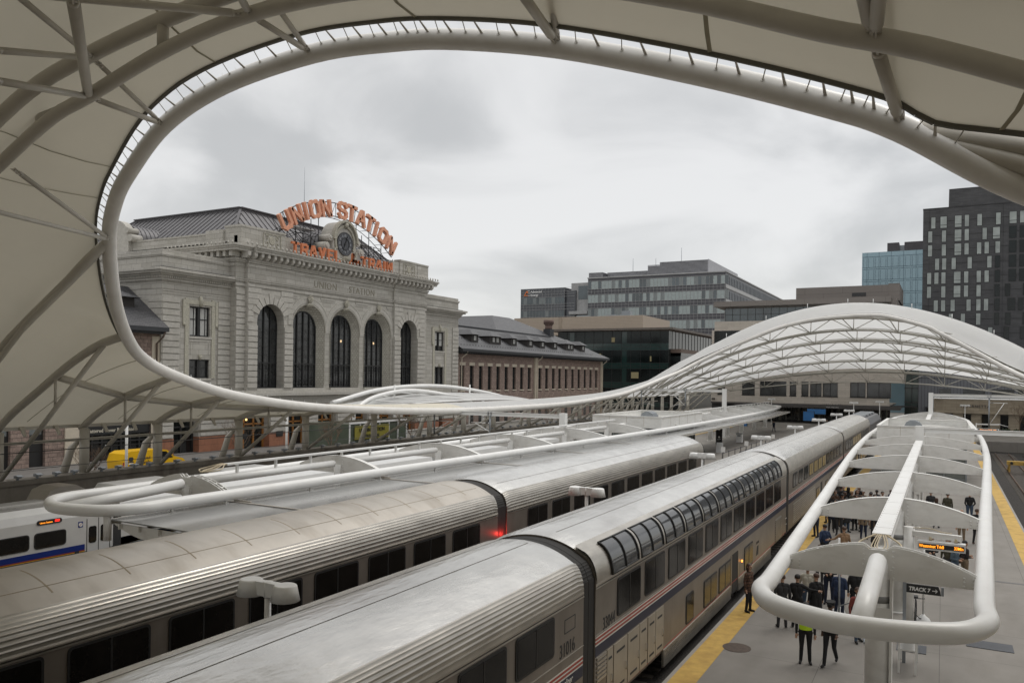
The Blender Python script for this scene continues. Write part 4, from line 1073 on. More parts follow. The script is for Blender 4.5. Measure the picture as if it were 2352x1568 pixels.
# arch rings, splayed coffered reveals, spandrels
for yc, hw, end in ARCH:
    q = MB(); zt_ = 15.65 if end else 16.12; zs = zt_-hw; xg = FX-1.15
    hg = hw-.02 if end else 2.05; zg = zs
    o_ = archpts(yc, hw, zs, 24); i_ = archpts(yc, hg, zs-(0 if end else .1), 24)
    out_ = [(yc+hw, ZSILL)]+o_+[(yc-hw, ZSILL)]; inn = [(yc+hg, ZSILL)]+i_+[(yc-hg, ZSILL)]
    rows = []
    for t in (0, .2, .4, .6, .8, 1): 
        xx = FX-.0-(.25 if not end else 0)-(1.15-.25*(not end))*t
        rows.append([(xx, a[0]+(b[0]-a[0])*t, a[1]+(b[1]-a[1])*t) for a, b in zip(out_, inn)])
    q.grid(rows, smooth=False); rv = q.build('window_reveal', mat('coffered_granite', (.43, .41, .355), .8, var=.1, vs=3, kind='brick', bw=.45, bh=.26, ms=.03, mo=(.22, .205, .17), bump=.4) if not end else STONE, st)
    if not end:
        q = MB(); 
        for rr, ww, pj in ((hw+.08, .12, .05), (hw+.45, .5, .03), (hw+.78, .14, .09)):
            a_ = archpts(yc, rr, zs, 26, -.12 if rr > hw+.2 else 0, math.pi+(.12 if rr > hw+.2 else 0))
            for (a, b), (c_, d_) in zip(a_, a_[1:]): xo_ = FX-.25+pj/2+.004*ARCH.index((yc, hw, end)); q.bar((xo_, a, b), (xo_, c_, d_), .12, ww, upv=(0, a-yc, b-zs))
        q.build('archivolt', STONE2, st)
        q = MB()   # bead moulding along the opening
        n = 36
        for k in range(n+1):
            a = math.pi*k/n; q.tube([(FX-.26, yc+(hw+.02)*math.cos(a), zs+(hw+.02)*math.sin(a)), (FX-.12, yc+(hw+.02)*math.cos(a), zs+(hw+.02)*math.sin(a))], .06, 5)
        z = 7
        while z < zs: 
            for s_ in (-1, 1): q.tube([(FX-.26, yc+s_*(hw+.02), z), (FX-.12, yc+s_*(hw+.02), z)], .06, 5)
            z += .24
        q.build('bead_moulding', STONED, st)
        q = MB()   # shell keystone
        for k in range(7): a = math.pi*(k/6); q.tube([(FX-.15, yc, zt_+.15), (FX+.12, yc+.42*math.cos(a), zt_+.65+.45*math.sin(a))], [.10, .09], 6)
        for k in range(5): q.tube([(FX-.3, yc-.35+.17*k, zt_-.35), (FX+.05, yc-.3+.15*k, zt_+.1)], [.12, .1], 6)
        q.build('keystone', STONED, st)
    # glazing
    q = MB(); gp = [(yc+hg, ZSILL)]+archpts(yc, hg, zs-(0 if end else .1), 24)+[(yc-hg, ZSILL)]
    q.prism(gp, 'x', xg-.02, xg); wn = q.build('arched_window', GLASSW, st)
    q = MB()
    arcp = gp
    for (a, b), (c_, d_) in zip(arcp, arcp[1:]): q.bar((xg+.05, a, b), (xg+.05, c_, d_), .12, .16, upv=(0, a-yc, b-zs+.01))
    nb = 3
    for k in range(1, nb+1):
        y = yc-hg+2*hg*k/(nb+1); zz = zs-.1+math.sqrt(max(0, hg*hg-(y-yc)**2)); q.box(xg, xg+.14, y-.07, y+.07, ZSILL, zz)
    q.box(xg, xg+.16, yc-hg, yc+hg, ZSILL, ZSILL+.12); q.box(xg, xg+.16, yc-hg, yc+hg, 9.15, 9.3)
    z = 10.1
    while z < zt_-.2:
        wv = hg if z < zs else math.sqrt(max(0, hg*hg-(z-zs)**2)); q.box(xg, xg+.06, yc-wv, yc+wv, z, z+.035); z += .95
    # grille crosses
    for k in range(nb+1):
        a = yc-hg+2*hg*k/(nb+1)+.07; b = yc-hg+2*hg*(k+1)/(nb+1)-.07; m_ = (a+b)/2
        for z0_, z1_ in ((ZSILL+.12, ZSILL+.95), (8.35, 9.15)):
            q.bar((xg+.03, a, z0_), (xg+.03, b, z1_), .03, .035); q.bar((xg+.03, a, z1_), (xg+.03, b, z0_), .03, .035); q.bar((xg+.03, m_, z0_), (xg+.03, m_, z1_), .03, .03); q.bar((xg+.03, a, (z0_+z1_)/2), (xg+.03, b, (z0_+z1_)/2), .03, .03)
        q.box(xg, xg+.04, m_-.02, m_+.02, ZSILL, 9.15)
        q.box(xg, xg+.05, a, b, ZSILL+.95, ZSILL+1.0); q.box(xg, xg+.05, a, b, 8.3, 8.35)
    under(q, 'mullion', BLACK, wn)
    if yc in (76.85, 83.3, 64.28):
        q = MB(); yy_ = yc+.35 if yc > 70 else yc-1.5; q.tube([(xg+.01, yy_, 12.2), (xg+.015, yy_, 12.2)], .16, 10); under(q, 'lit_sconce', mat('sconce_glow', (.6, .4, .2), .5, emit=(1, .72, .4, .9)), wn)
    q = MB(); q.box(FX-1.2, FX+.05, yc-hw, yc+hw, ZSILL-.25, ZSILL); q.build('sill', STONE2, st)
q = MB()   # sunk triangular spandrel frames between the big arches
for ya, yb in ((67.75, 68.6), (72.4, 74.9), (78.8, 81.3), (85.2, 86.5)):
    q.box(FX-.27, FX-.17, ya, yb, 16.95, 17.1); q.box(FX-.27, FX-.2, ya+.15, yb-.15, 16.7, 16.78)
split_build(q, 'spandrel_moulding', STONE2, st)
# entablature
def band(q, z0, z1, p, ya=60.9, yb=93.8, end=1):
    """band that follows the breaks of the front"""
    q.box(FX-1, FX+p, ya, 67.68+p*.3, z0, z1); q.box(FX-1, FX-.25+p, 67.68+p*.3, 86.55-p*.3, z0, z1); q.box(FX-1, FX+p, 86.55-p*.3, yb, z0, z1)
    q.box(FX-2.2, FX-.45+p, 59.7-p, ya, z0, z1); q.box(FX-2.2, FX-.45+p, yb, 94.6+p, z0, z1)
    q.box(-98-p, FX-2.2, 59.7-p, 60.4, z0, z1); q.box(-98-p, FX-2.2, 93.9, 94.6+p, z0, z1)
q = MB(); band(q, 17.3, 17.55, .12); band(q, 17.55, 17.8, .02); band(q, 17.8, 18.0, .18); band(q, 18.0, 18.08, .26); band(q, 18.08, 19.4, 0); band(q, 19.4, 19.55, .10); band(q, 19.55, 19.8, .05); band(q, 19.8, 19.98, .22)
band(q, 19.98, 20.2, .32); band(q, 20.85, 21.1, 1.15); band(q, 21.1, 21.28, 1.25); band(q, 21.28, 21.5, 1.38); band(q, 20.2, 20.85, .12)
q.build('entablature', STONE, st)
y = 60.2
while y < 94.5:
    b_ = 0 if (y < 67.9 or y > 86.3) else -.25
    q = MB(); q.prism([(FX, 20.2), (FX+b_+.7, 20.2), (FX+b_+1.02, 20.45), (FX+b_+1.02, 20.85), (FX, 20.85)], 'y', y-.19, y+.19); q.build('modillion', STONE2, st); y += .92
x = FX-.4
while x > -90: q = MB(); q.box(x-.2, x+.2, 58.85, 59.9, 20.3, 20.85); q.build('modillion', STONE2, st); x -= .92
q = MB(); y = 59.6
while y < 95.5:
    b_ = 0 if (y < 67.9 or y > 86.3) else -.25
    q.tube([(FX+b_+1.34, y, 21.5), (FX+b_+1.36, y, 21.72), (FX+b_+1.22, y, 21.8)], [.10, .09, .03], 6); y += .62
x = FX+.5
while x > -75: q.tube([(x, 58.35, 21.5), (x, 58.33, 21.75)], [.1, .05], 6); x -= .62
q.build('cresting', STONE2, st)
# inscription
q = MB(); put_text(q, 'UNION', 1.12, .05, (FX-.25+.02, 73.3, 18.28), (0, 1, 0), (0, 0, 1), bold=-.006, sx=1.02, spacing=1.12); put_text(q, 'STATION', 1.12, .05, (FX-.25+.02, 80.1, 18.28), (0, 1, 0), (0, 0, 1), bold=-.006, sx=1.0, spacing=1.12)
q.build('inscription', mat('carved_letters', (.27, .25, .20), .8), st)
# parapet with corner blocks
q = MB()
q.box(FX-1.0, FX-.5, 59.9, 94.4, 21.5, 22.6)
for a, b in ((59.9, 62.32), (91.78, 94.4)): q.box(FX-2.4, FX+.05, a, b, 21.5, 23.5); q.box(FX-2.45, FX+.1, a-.05, b+.05, 23.5, 23.72)
for a, b in ((62.38, 66.3), (87.8, 91.72)): q.box(FX-1.0, FX+.0, a, b, 21.5, 23.55); q.box(FX-1.02, FX+.08, a-.06, b+.06, 23.55, 23.75)
for a, b in ((66.3, 67.6), (86.3, 87.8)): q.box(FX-1.0, FX-.15, a, b, 21.5, 23.4)
q.box(-98, FX-2.4, 59.9, 60.5, 21.5, 22.9); q.box(-98, FX-2.4, 59.85, 60.6, 22.9, 23.1); q.box(-98, FX-2.4, 93.9, 94.4, 21.5, 23.1)
q.box(-70, FX-2.4, 59.6, 60.4, 21.5, 23.3)
split_build(q, 'parapet', STONE, st)
q = MB()
for yc in (64.3, 89.8):
    q.tube([(FX-.05, yc, 22.6), (FX+.08, yc, 22.6)], [.52, .42], 18)
    for s_ in (-1, 1):
        for zz in (22.2, 22.95): q.tube(cr([(FX+.04, yc+s_*(.75+.16*math.cos(a)), zz+.22*math.sin(a)) for a in [k*.9 for k in range(7)]], 2), .055, 6)
        q.box(FX, FX+.08, yc+s_*1.28-.05, yc+s_*1.28+.05, 21.85, 23.3)
    q.box(FX, FX+.08, yc-1.3, yc+1.3, 21.8, 21.9); q.box(FX, FX+.08, yc-1.3, yc+1.3, 23.25, 23.35)
split_build(q, 'carved_panel', STONED, st)
# clock aedicule
cy, cz = 76.6, 24.15
q = MB(); ar = [(cy+2.15*math.cos(a), cz+.35+2.4*math.sin(a)) for a in [math.pi*k/24 for k in range(25)]]
q.prism([(cy+2.15, 21.5)]+ar+[(cy-2.15, 21.5)], 'x', FX-2.2, FX-.25); ck = q.build('clock_gable', STONE2, st)
q = MB()
for (a, b), (c_, d_) in zip(ar, ar[1:]): q.bar((FX-.12, a, b), (FX-.12, c_, d_), .5, .28, upv=(0, a-cy, b-cz)); 
ar2 = [(cy+1.75*math.cos(a), cz+.2+1.95*math.sin(a)) for a in [-.5+(math.pi+1)*k/28 for k in range(29)]]
for (a, b), (c_, d_) in zip(ar2, ar2[1:]): q.bar((FX-.2, a, b), (FX-.2, c_, d_), .25, .3, upv=(0, a-cy, b-cz)); 
under(q, 'archivolt', STONED, ck)
q = MB()
for s_ in (-1, 1):
    q.box(FX-2.0, FX-.35, cy+s_*2.1, cy+s_*3.1, 21.5, 23.3)
    for dy, dz, r_ in ((2.75, 24.6, .42), (3.5, 23.5, .5)): q.tube([(FX-1.9, cy+s_*dy*.92, dz), (FX-.2, cy+s_*dy*.92, dz)], r_, 14); q.tube([(FX-.2, cy+s_*dy*.92, dz), (FX-.08, cy+s_*dy*.92, dz)], [r_*.6, r_*.45], 12)
split_build(q, 'scroll', STONE2, ck, .3, True)
q = MB(); 
for k in range(9): a = math.pi*k/8; q.tube([(FX-.1, cy, 22.0), (FX+.15, cy+.75*math.cos(a), 22.1+.5*math.sin(a))], [.14, .1], 6)
for s_ in (-1, 1): q.tube(cr([(FX-.05, cy+s_*y_, z_) for y_, z_ in ((.5, 22.2), (1.3, 22.1), (1.9, 22.6), (2.0, 23.4))], 4), .13, 6)
q.tube([(FX-.15, cy, 26.3), (FX+.2, cy, 26.6)], [.35, .2], 8)
under(q, 'carving', STONED, ck)
q = MB(); q.tube([(FX-.25, cy, cz), (FX-.16, cy, cz)], 1.42, 40); cf = q.build('clock_face', mat('clock_dial', (.06, .062, .07), .4), ck); cf.location = (0, 0, 0)
q = MB(); 
for k in range(60): a = 2*math.pi*k/60; q.bar((FX-.14, cy+1.30*math.sin(a), cz+1.30*math.cos(a)), (FX-.14, cy+1.40*math.sin(a), cz+1.40*math.cos(a)), .05, .05)
NUM = ['XII','I','II','III','IIII','V','VI','VII','VIII','IX','X','XI']
ringm = MB()
for k in range(48):
    a = 2*math.pi*k/48; b = 2*math.pi*(k+1)/48
    for rr, ww in ((1.40, .09), (.72, .03)): ringm.bar((FX-.13, cy+rr*math.sin(a), cz+rr*math.cos(a)), (FX-.13, cy+rr*math.sin(b), cz+rr*math.cos(b)), .05, ww, upv=(0, math.sin(a), math.cos(a)))
q.v += []; 
for k, tx in enumerate(NUM):
    a = 2*math.pi*k/12; put_text(q, tx, .44, .02, (FX-.14, cy+1.02*math.sin(a)-.16*math.sin(a)*0, cz+1.02*math.cos(a)-.15), (0, 1, 0), (0, 0, 1), bold=.012, sx=.75)
n_o = q.build('numerals', mat('pale_numerals', (.30, .31, .33), .5), None); n_o.parent = ck
ro = ringm.build('dial_ring', BLACK, None); ro.parent = ck
q = MB(); q.bar((FX-.10, cy-.12, cz-.25), (FX-.10, cy+.42, cz+.95), .05, .09, upv=(1,0,0)); q.bar((FX-.09, cy+.1, cz+.2), (FX-.09, cy-.55, cz-1.05), .05, .06, upv=(1,0,0)); q.tube([(FX-.13, cy, cz), (FX-.06, cy, cz)], .12, 10)
ho = q.build('clock_hands', BLACK, None); ho.parent = ck
# zinc roof: truncated hip with standing seams, barrel dormers
x0, x1, y0, y1 = -97, -67.6, 61.0, 93.4; xi0, xi1, yi0, yi1 = -91.5, -72.8, 67.0, 87.6; zb, zt = 22.2, 27.35
q = MB(); q.add([(x0,y0,zb),(x1,y0,zb),(x1,y1,zb),(x0,y1,zb),(xi0,yi0,zt),(xi1,yi0,zt),(xi1,yi1,zt),(xi0,yi1,zt)], [(0,1,5,4),(1,2,6,5),(2,3,7,6),(3,0,4,7),(4,5,6,7)])
rf = q.build('roof', ROOFG, st)
q = MB()
n = 34
for k in range(n+1):
    t = k/n; a = Vector((x0+(x1-x0)*t, y0, zb)); xx = a.x; 
    f = 1.0
    if xx > xi1: f = (x1-xx)/(x1-xi1)
    if xx < xi0: f = (xx-x0)/(xi0-x0)
    q.bar(a, (xx, y0+(yi0-y0)*f, zb+(zt-zb)*f), .10, .16)
n = 36
for k in range(n+1):
    t = k/n; yy = y0+(y1-y0)*t; f = 1.0
    if yy < yi0: f = (yy-y0)/(yi0-y0)
    if yy > yi1: f = (y1-yy)/(y1-yi1)
    q.bar((x1, yy, zb), (x1+(xi1-x1)*f, yy, zb+(zt-zb)*f), .10, .16)
for a, b in (((x1,y0,zb),(xi1,yi0,zt)), ((x1,y1,zb),(xi1,yi1,zt)), ((x0,y0,zb),(xi0,yi0,zt))): q.bar(a, b, .3, .3)
under(q, 'standing_seams', ROOFR, rf)
q = MB()
for a, b in (((xi0,yi0-.1,zt-.25),(xi1+.1,yi0-.1,zt-.25)), ((xi1+.1,yi0-.1,zt-.25),(xi1+.1,yi1+.1,zt-.25))): q.bar(a, b, .35, .7); 
for a, b in (((xi0,yi0-.2,zt+.12),(xi1+.2,yi0-.2,zt+.12)), ((xi1+.2,yi0-.2,zt+.12),(xi1+.2,yi1+.2,zt+.12))): q.bar(a, b, .5, .14)
under(q, 'ridge_cornice', ROOFR, rf)
def barrel(axis, c0, cpos, r_, a0, a1, zc):
    q = MB(); rows = []
    for k in range(13):
        a = math.pi*k/12
        if axis == 'x': rows.append([(a0, cpos+r_*math.cos(a), zc+r_*math.sin(a)), (a1, cpos+r_*math.cos(a), zc+r_*math.sin(a))])
        else: rows.append([(cpos+r_*math.cos(a), a0, zc+r_*math.sin(a)), (cpos+r_*math.cos(a), a1, zc+r_*math.sin(a))])
    q.grid(rows); d_ = q.build('barrel_dormer', ROOFG, st)
    q = MB(); n = int(abs(a1-a0)/.55)
    for j in range(n+1):
        p = a0+(a1-a0)*j/n
        pts = [((p, cpos+(r_+.02)*math.cos(a), zc+(r_+.02)*math.sin(a)) if axis == 'x' else (cpos+(r_+.02)*math.cos(a), p, zc+(r_+.02)*math.sin(a))) for a in [math.pi*k/10 for k in range(11)]]
        q.tube(pts, .05, 5)
    under(q, 'standing_seams', ROOFR, d_)
barrel('x', 0, cy, 2.1, -67.1, -72.5, 23.9); barrel('y', 0, -84.3, 1.9, 60.6, 66.5, 23.3)
q = MB(); ar = [(-84.8+2.3*math.cos(a), 23.4+2.2*math.sin(a)) for a in [math.pi*k/16 for k in range(17)]]
q.prism([(-82.5, 21.5)]+ar+[(-87.1, 21.5)], 'y', 59.4, 60.3)
for dx, dz, r_ in ((2.2, 24.3, .35), (2.8, 23.4, .42)): q.tube([(-84.8+dx, 59.2, dz), (-84.8+dx, 60.6, dz)], r_, 12)
q.build('side_gable', STONE2, st)
q = MB(); q.tube([(-74, 78.8, 27), (-74, 78.8, 35.2)], [.05, .02], 6); q.build('flag_pole', GALV, st)
# pavilions left and right
PX_ = -66.3
def pavilion(ya, yb, left):
    q = MB(); wys = (54.65, 57.15) if left else (98.35, 100.75)
    xs0 = PX_-.9
    ops = [(7.5, 9.4), (11.7, 14.72)] if left else [(6.7, 9.37), (11.74, 14.57)]
    q.box(xs0, PX_, ya, wys[0], 5.2, 16.4); q.box(xs0, PX_, wys[1], yb, 5.2, 16.4); q.box(xs0, PX_, *wys, 5.2, ops[0][0]); q.box(xs0, PX_, *wys, ops[0][1], ops[1][0]); q.box(xs0, PX_, *wys, ops[1][1], 16.4)
    ye = ya if left else yb
    q.box(-96, xs0, ye, ye+(.6 if left else -.6), 0, 16.4)
    q.build('wall', STONE, st)
    for z0_, z1_ in ops:
        q = MB(); q.box(PX_-.45, PX_-.35, *wys, z0_, z1_); wn = q.build('window', GLASSW, st)
        q = MB(); m_ = (wys[0]+wys[1])/2
        for y_ in (wys[0]+.06, wys[1]-.06): q.box(PX_-.36, PX_-.22, y_-.08, y_+.08, z0_, z1_)
        q.box(PX_-.36, PX_-.18, m_-.16, m_+.16, z0_, z1_)
        for z_ in (z0_+.06, z1_-.06): q.box(PX_-.36, PX_-.22, wys[0], wys[1], z_-.08, z_+.08)
        q.box(PX_-.36, PX_-.26, wys[0], wys[1], (z0_*.42+z1_*.58)-.04, (z0_*.42+z1_*.58)+.04); under(q, 'frame', BLACK, wn)
        if z0_ > 10:
            q = MB()
            for a, b in ((wys[0]+.14, m_-.3), (m_+.3, wys[1]-.14)):
                if left: q.box(PX_-.35, PX_-.33, a, a+.62, z0_+.12, z1_-.1); q.box(PX_-.35, PX_-.33, b-.3, b, z0_+.12, z1_-.1)
                else: q.box(PX_-.35, PX_-.33, a, b, z0_+.8, z1_-.1)
            under(q, 'curtain', CURT, wn)
        q = MB(); q.box(PX_-.3, PX_+.12, wys[0]-.15, wys[1]+.15, z0_-.22, z0_); q.build('sill', STONE2, st)
    q = MB(); z0_, z1_ = ops[1]
    for y_ in (wys[0]-.38, wys[1]+.38): q.box(PX_, PX_+.10, y_-.22, y_+.22, ops[0][0], z1_+.75); 
    q.box(PX_, PX_+.12, wys[0]-.6, wys[1]+.6, z1_+.18, z1_+.62)
    for y_ in (wys[0]-.75, wys[1]+.75): q.box(PX_, PX_+.16, y_-.16, y_+.16, z1_-1.8, z1_+.6); q.tube([(PX_+.08, y_, z1_-2.0), (PX_+.08, y_, z1_-1.7)], .15, 8)
    m_ = (wys[0]+wys[1])/2
    q.tube([(PX_+.05, m_, z1_+.0), (PX_+.14, m_, z1_+.55), (PX_+.05, m_, z1_+1.05)], [.12, .26, .14], 8); q.tube([(PX_+.05, m_, ops[0][1]-.05), (PX_+.1, m_, ops[0][1]+.45)], [.12, .22], 8)
    split_build(q, 'window_surround', mat('garland_stone', (.43, .41, .34), .8, var=.3, vs=12, bump=1, bs=14, bd=.05), st)
    q = MB(); q.box(PX_, PX_+.06, wys[0]-.1, wys[1]+.1, z0_-.5, z0_-.3); q.box(PX_, PX_+.05, wys[0]+.1, wys[0]+.18, ops[0][1]+.5, z0_-.6); q.box(PX_, PX_+.05, wys[1]-.18, wys[1]-.1, ops[0][1]+.5, z0_-.6); q.build('apron_panel', STONE2, st)
    q = MB()
    def bd(z0_, z1_, p):
        q.box(-96, PX_+p, ya-(p if left else 0), yb+(0 if left else p), z0_, z1_)
    for a in ((16.2, 16.28, .05), (16.85, 16.98, .05), (16.4, 16.85, .0), (16.98, 17.2, .25), (17.45, 17.62, .5), (17.2, 17.45, .3), (17.62, 17.85, .85), (17.85, 18.1, 1.05), (18.1, 19.3, 0), (19.3, 19.42, .08), (19.42, 19.6, .15), (19.6, 19.98, -.02)): bd(*a)
    q.build('cornice', STONE, st)
    q = MB(); q.box(PX_-1, PX_+.5, ya-(.5 if left else 0), yb+(0 if left else .5), 18.1, 18.24); q.build('gutter_flashing', BLACK, st)
    q = MB(); y = ya-.2
    while y < yb+(.1 if left else .4): q.box(PX_, PX_+.42, y, y+.11, 17.22, 17.42); y += .24
    if left:
        x = PX_+.2
        while x > -80: q.box(x-.11, x, ya-.42, ya, 17.22, 17.42); x -= .24
    q.build('dentil_row', STONE2, st)
    q = MB()
    if left: courses(q, PX_, ya+.02, ya+2.0, 5.6, 15.6); courses(q, PX_, yb-1.6, yb-.05, 5.6, 15.6)
    else: courses(q, PX_, ya+.1, ya+.9, 5.6, 15.6); courses(q, PX_, yb-1.7, yb-.02, 5.6, 15.6)
    if left:
        z = 5.6
        while z < 15.4: q.box(-68.3, PX_+.07, ya-.07, ya+.02, z, z+.55); z += .62
    q.box(PX_, PX_+.07, ya+.02, yb-.02, 15.95, 16.05); q.box(PX_, PX_+.05, ya+.02, yb-.02, 15.72, 15.8)
    split_build(q, 'rustication', STONE2, st)
pavilion(51.4, 59.72, True); pavilion(94.58, 104.7, False)
# ground storey
q = MB(); q.box(-67.4, FX-.0, 59.7, 94.6, 5.25, 5.62); q.box(-67.4, FX+.45, 59.2, 95.1, 5.62, 5.95); q.box(-67.4, FX+.2, 59.5, 94.8, 5.95, 6.2); q.box(-67.4, PX_+.25, 51.2, 59.2, 5.0, 5.45); q.box(-67.4, PX_+.25, 95.1, 104.8, 5.0, 5.45)
q.build('base_cornice', STONE2, st)
openings = [(52.9, 55.9), (61.2, 64.2), (67.2, 70.2), (72.0, 75.2), (78.0, 81.2), (83.6, 86.6), (88.8, 91.6), (97.6, 100.6)]
q = MB(); cur = 51.4; q3 = MB()
for a, b in openings+[(104.7, 104.7)]:
    fx = FX if 60 < cur < 94 else PX_
    q.box(fx-1.2, fx, cur, a, 1.55, 5.25); q2 = MB(); q2.box(fx-1.2, fx+.06, cur, a, 0, 1.55); q2.build('terracotta_base', TERRA, st)
    courses(q3, fx, cur+.15, a-.15, 1.65, 5.2)
    if b > a: q.box(fx-1.2, fx, a, b, 4.6, 5.25)
    cur = b
q.build('wall', STONE, st); split_build(q3, 'rustication', STONE2, st)
for i, (a, b) in enumerate(openings):
    fx = (FX if 60 < a < 94 else PX_)-.9
    q = MB(); q.box(fx-.1, fx, a, b, 0, 4.6); e_ = q.build('entrance', GLASSD, st)
    q = MB()
    for y_ in (a+.1, (a+b)/2, b-.1): q.box(fx, fx+.12, y_-.1, y_+.1, 0, 4.6)
    for z_ in (2.6, 3.6, 4.5): q.box(fx, fx+.12, a, b, z_-.08, z_+.08)
    under(q, 'frame', BLACK if i in (0, 7) else mat('orange_wood_door', (.30, .13, .03), .5), e_)
    if i not in (0, 7):
        q = MB(); q.tube([(fx+.3, a+.3, 3.0), (fx+.3, a+.3, 3.2)], .09, 8); under(q, 'lantern', mat('lantern_glow', (.8, .5, .2), .5, emit=(1, .6, .2, 3)), e_)
q = MB()
for y_, w_ in ((59.9, 1.1), (65.2, 1.0), (82.2, .9), (92.6, 1.0), (86.9, .8)): q.box(FX+.07, FX+.13, y_, y_+w_, 1.1, 1.7)
split_build(q, 'menu_board', BLACK, st)
# floor slabs / backing so nothing shows through the glass
q = MB(); q.box(-96, FX-1.4, 60.6, 93.7, 5.0, 5.2); q.box(-96, -95.5, 60.6, 93.7, 5.2, 21); q.box(-75, -74.7, 60.6, 93.7, 5.2, 21); q.build('interior_wall', mat('dim_interior', (.06, .055, .05), .9), st)
# ---- roof letters
sg = thing('roof_sign', (-66.2, 76.9, 22), 'arched faded orange UNION STATION letters on a black steel scaffold above the station clock', 'roof sign')
LET = {
 'U': [[(0,1),(0,.18),(.14,0),(.5,0),(.64,.18),(.64,1)]], 'N': [[(0,0),(0,1)],[(.06,.95),(.58,.05)],[(.64,0),(.64,1)]], 'I': [[(0,0),(0,1)]],
 'O': [[(.14,0),(.5,0),(.64,.16),(.64,.84),(.5,1),(.14,1),(0,.84),(0,.16),(.14,0)]], 'S': [[(.62,.80),(.5,1),(.14,1),(0,.86),(0,.64),(.14,.53),(.5,.47),(.62,.36),(.62,.14),(.5,0),(.12,0),(0,.2)]],
 'T': [[(0,1),(.66,1)],[(.33,1),(.33,0)]], 'A': [[(0,0),(.28,1),(.38,1),(.66,0)],[(.12,.33),(.54,.33)]], 'R': [[(0,0),(0,1),(.46,1),(.6,.88),(.6,.62),(.46,.5),(0,.5)],[(.34,.5),(.62,0)]],
 'V': [[(0,1),(.31,0),(.62,1)]], 'E': [[(.55,1),(0,1),(0,0),(.55,0)],[(0,.5),(.42,.5)]], 'L': [[(0,1),(0,0),(.52,0)]]}
LW = {'I': .0, 'T': .66, 'A': .66, 'S': .62, 'E': .55, 'L': .52, 'V': .62, 'R': .62}
def letter(ch, h, org, right, upv, th_, dep, par, name='letter'):
    """block letter: strokes become prisms with slanted ends trimmed square"""
    q = MB(); r = Vector(right).normalized(); u = Vector(upv).normalized(); n = r.cross(u)
    for st_ in LET[ch]:
        P_ = [Vector(org)+r*(a*h)+u*(b*(h-th_)+th_/2) for a, b in st_]
        for i, (a, b) in enumerate(zip(P_, P_[1:])):
            d = (b-a).normalized(); e0 = th_*.5 if ch not in 'VA' or i else th_*.3
            q.bar(a-d*e0*.98, b+d*e0*.98, th_, dep*(1-.012*i), upv=n)
    o = q.build(name, [PEACH], None); o.parent = par; o.location = -par.location
    return o
def radial_word(word, angs, rc_, cy_, cz_, h, x, par):
    for ch, a in zip(word, angs):
        t = R(a); u = Vector((0, math.sin(t), math.cos(t))); r = Vector((0, math.cos(t), -math.sin(t)))
        w_ = LW.get(ch, .64)*h; org = Vector((x, cy_+rc_*math.sin(t), cz_+rc_*math.cos(t)))-r*w_/2
        letter(ch, h, org, r, u, .38, .42, par)
RC, CY, CZ = 17.2, 77.37, 10.22
ang = [-33,-26.6,-21.6,-16.6,-10.2,-.7,4.8,10.8,16.4,20.7,25.9,32.4]
radial_word('UNIONSTATION', ang, RC, CY, CZ, 2.1, -66.1, sg)
q = MB()
def PT(a, r_, dx=0): t = R(a); return Vector((-66.6+dx, CY+r_*math.sin(t), CZ+r_*math.cos(t)))
A_ = [-37+74*k/26 for k in range(27)]
for r_ in (RC+.25, RC+1.9):
    for dx in (0,): q.tube([PT(a, r_, dx) for a in A_], .06, 6)
q.tube([PT(a, RC+.25, -1.2) for a in A_], .045, 5)
for i, a in enumerate(A_):
    q.tube([PT(a, RC+.25), PT(a, RC+1.9)], .04, 5)
    if i % 2: q.tube([PT(a, RC+.25), PT(A_[min(i+1, 26)], RC+1.9)], .03, 5); q.tube([PT(a, RC+.25), PT(a, RC+.25, -1.2)], .03, 5)
arc = q.build('arch_truss', SCAF, sg)
q = MB()
for y in [65.5, 68.2, 70.8, 73.4, 80.4, 83.0, 85.6, 88.2]:
    t = math.asin(max(-1, min(1, (y-CY)/(RC+.25)))); zt_ = CZ+(RC+.25)*math.cos(t)
    for dx in (-.6, -1.8): q.tube([(-66.0+dx, y, 22.3), (-66.0+dx, y, zt_+(.0 if dx > -1 else -.3))], .055, 5)
    for z in (23.6, 24.7):
        if z < zt_: q.tube([(-66.6, y, z), (-67.8, y, z)], .035, 5); q.tube([(-66.6, y, z-1.2), (-67.8, y, z)], .03, 5)
for a, b in zip([65.5, 68.2, 70.8, 80.4, 83, 85.6], [68.2, 70.8, 73.4, 83, 85.6, 88.2]):
    for z in (23.7, 24.9):
        ta = math.asin(max(-1, min(1, (a-CY)/(RC+.25)))); tb = math.asin(max(-1, min(1, (b-CY)/(RC+.25)))); zm = CZ+(RC+.25)*min(math.cos(ta), math.cos(tb))
        if z < zm+.4:
            for x in (-66.6, -67.8): q.tube([(x, a, z), (x, b, z)], .04, 5); q.tube([(x, a, z-1.2), (x, b, z)], .032, 5); q.tube([(x, b, z-1.2), (x, a, z)], .032, 5)
split_build(q, 'scaffold', SCAF, sg)
q = MB(); q.box(-68.0, -66.9, 69.2, 73.2, 25.3, 25.36); q.box(-68.0, -66.9, 80.6, 84.0, 25.0, 25.06); split_build(q, 'catwalk', STEEL, sg)
s2 = thing('parapet_sign', (-64.6, 76.2, 21.6), 'straight orange TRAVEL by TRAIN letters along the parapet in front of the clock', 'roof sign')
def row(word, y0_, y1_, z0_, h):
    n = len(word); ws = [LW.get(c_, .64)*h if c_ != 'I' else 0 for c_ in word]; tot = sum(ws); gap_ = ((y1_-y0_)-tot)/(n-1); y = y0_
    for c_, w_ in zip(word, ws):
        letter(c_, h, (-64.62, y, z0_), (0,1,0), (0,0,1), .27, .28, s2); y += w_+gap_
row('TRAVEL', 67.0, 75.0, 21.62, 1.36); row('TRAIN', 79.2, 85.3, 21.62, 1.34)
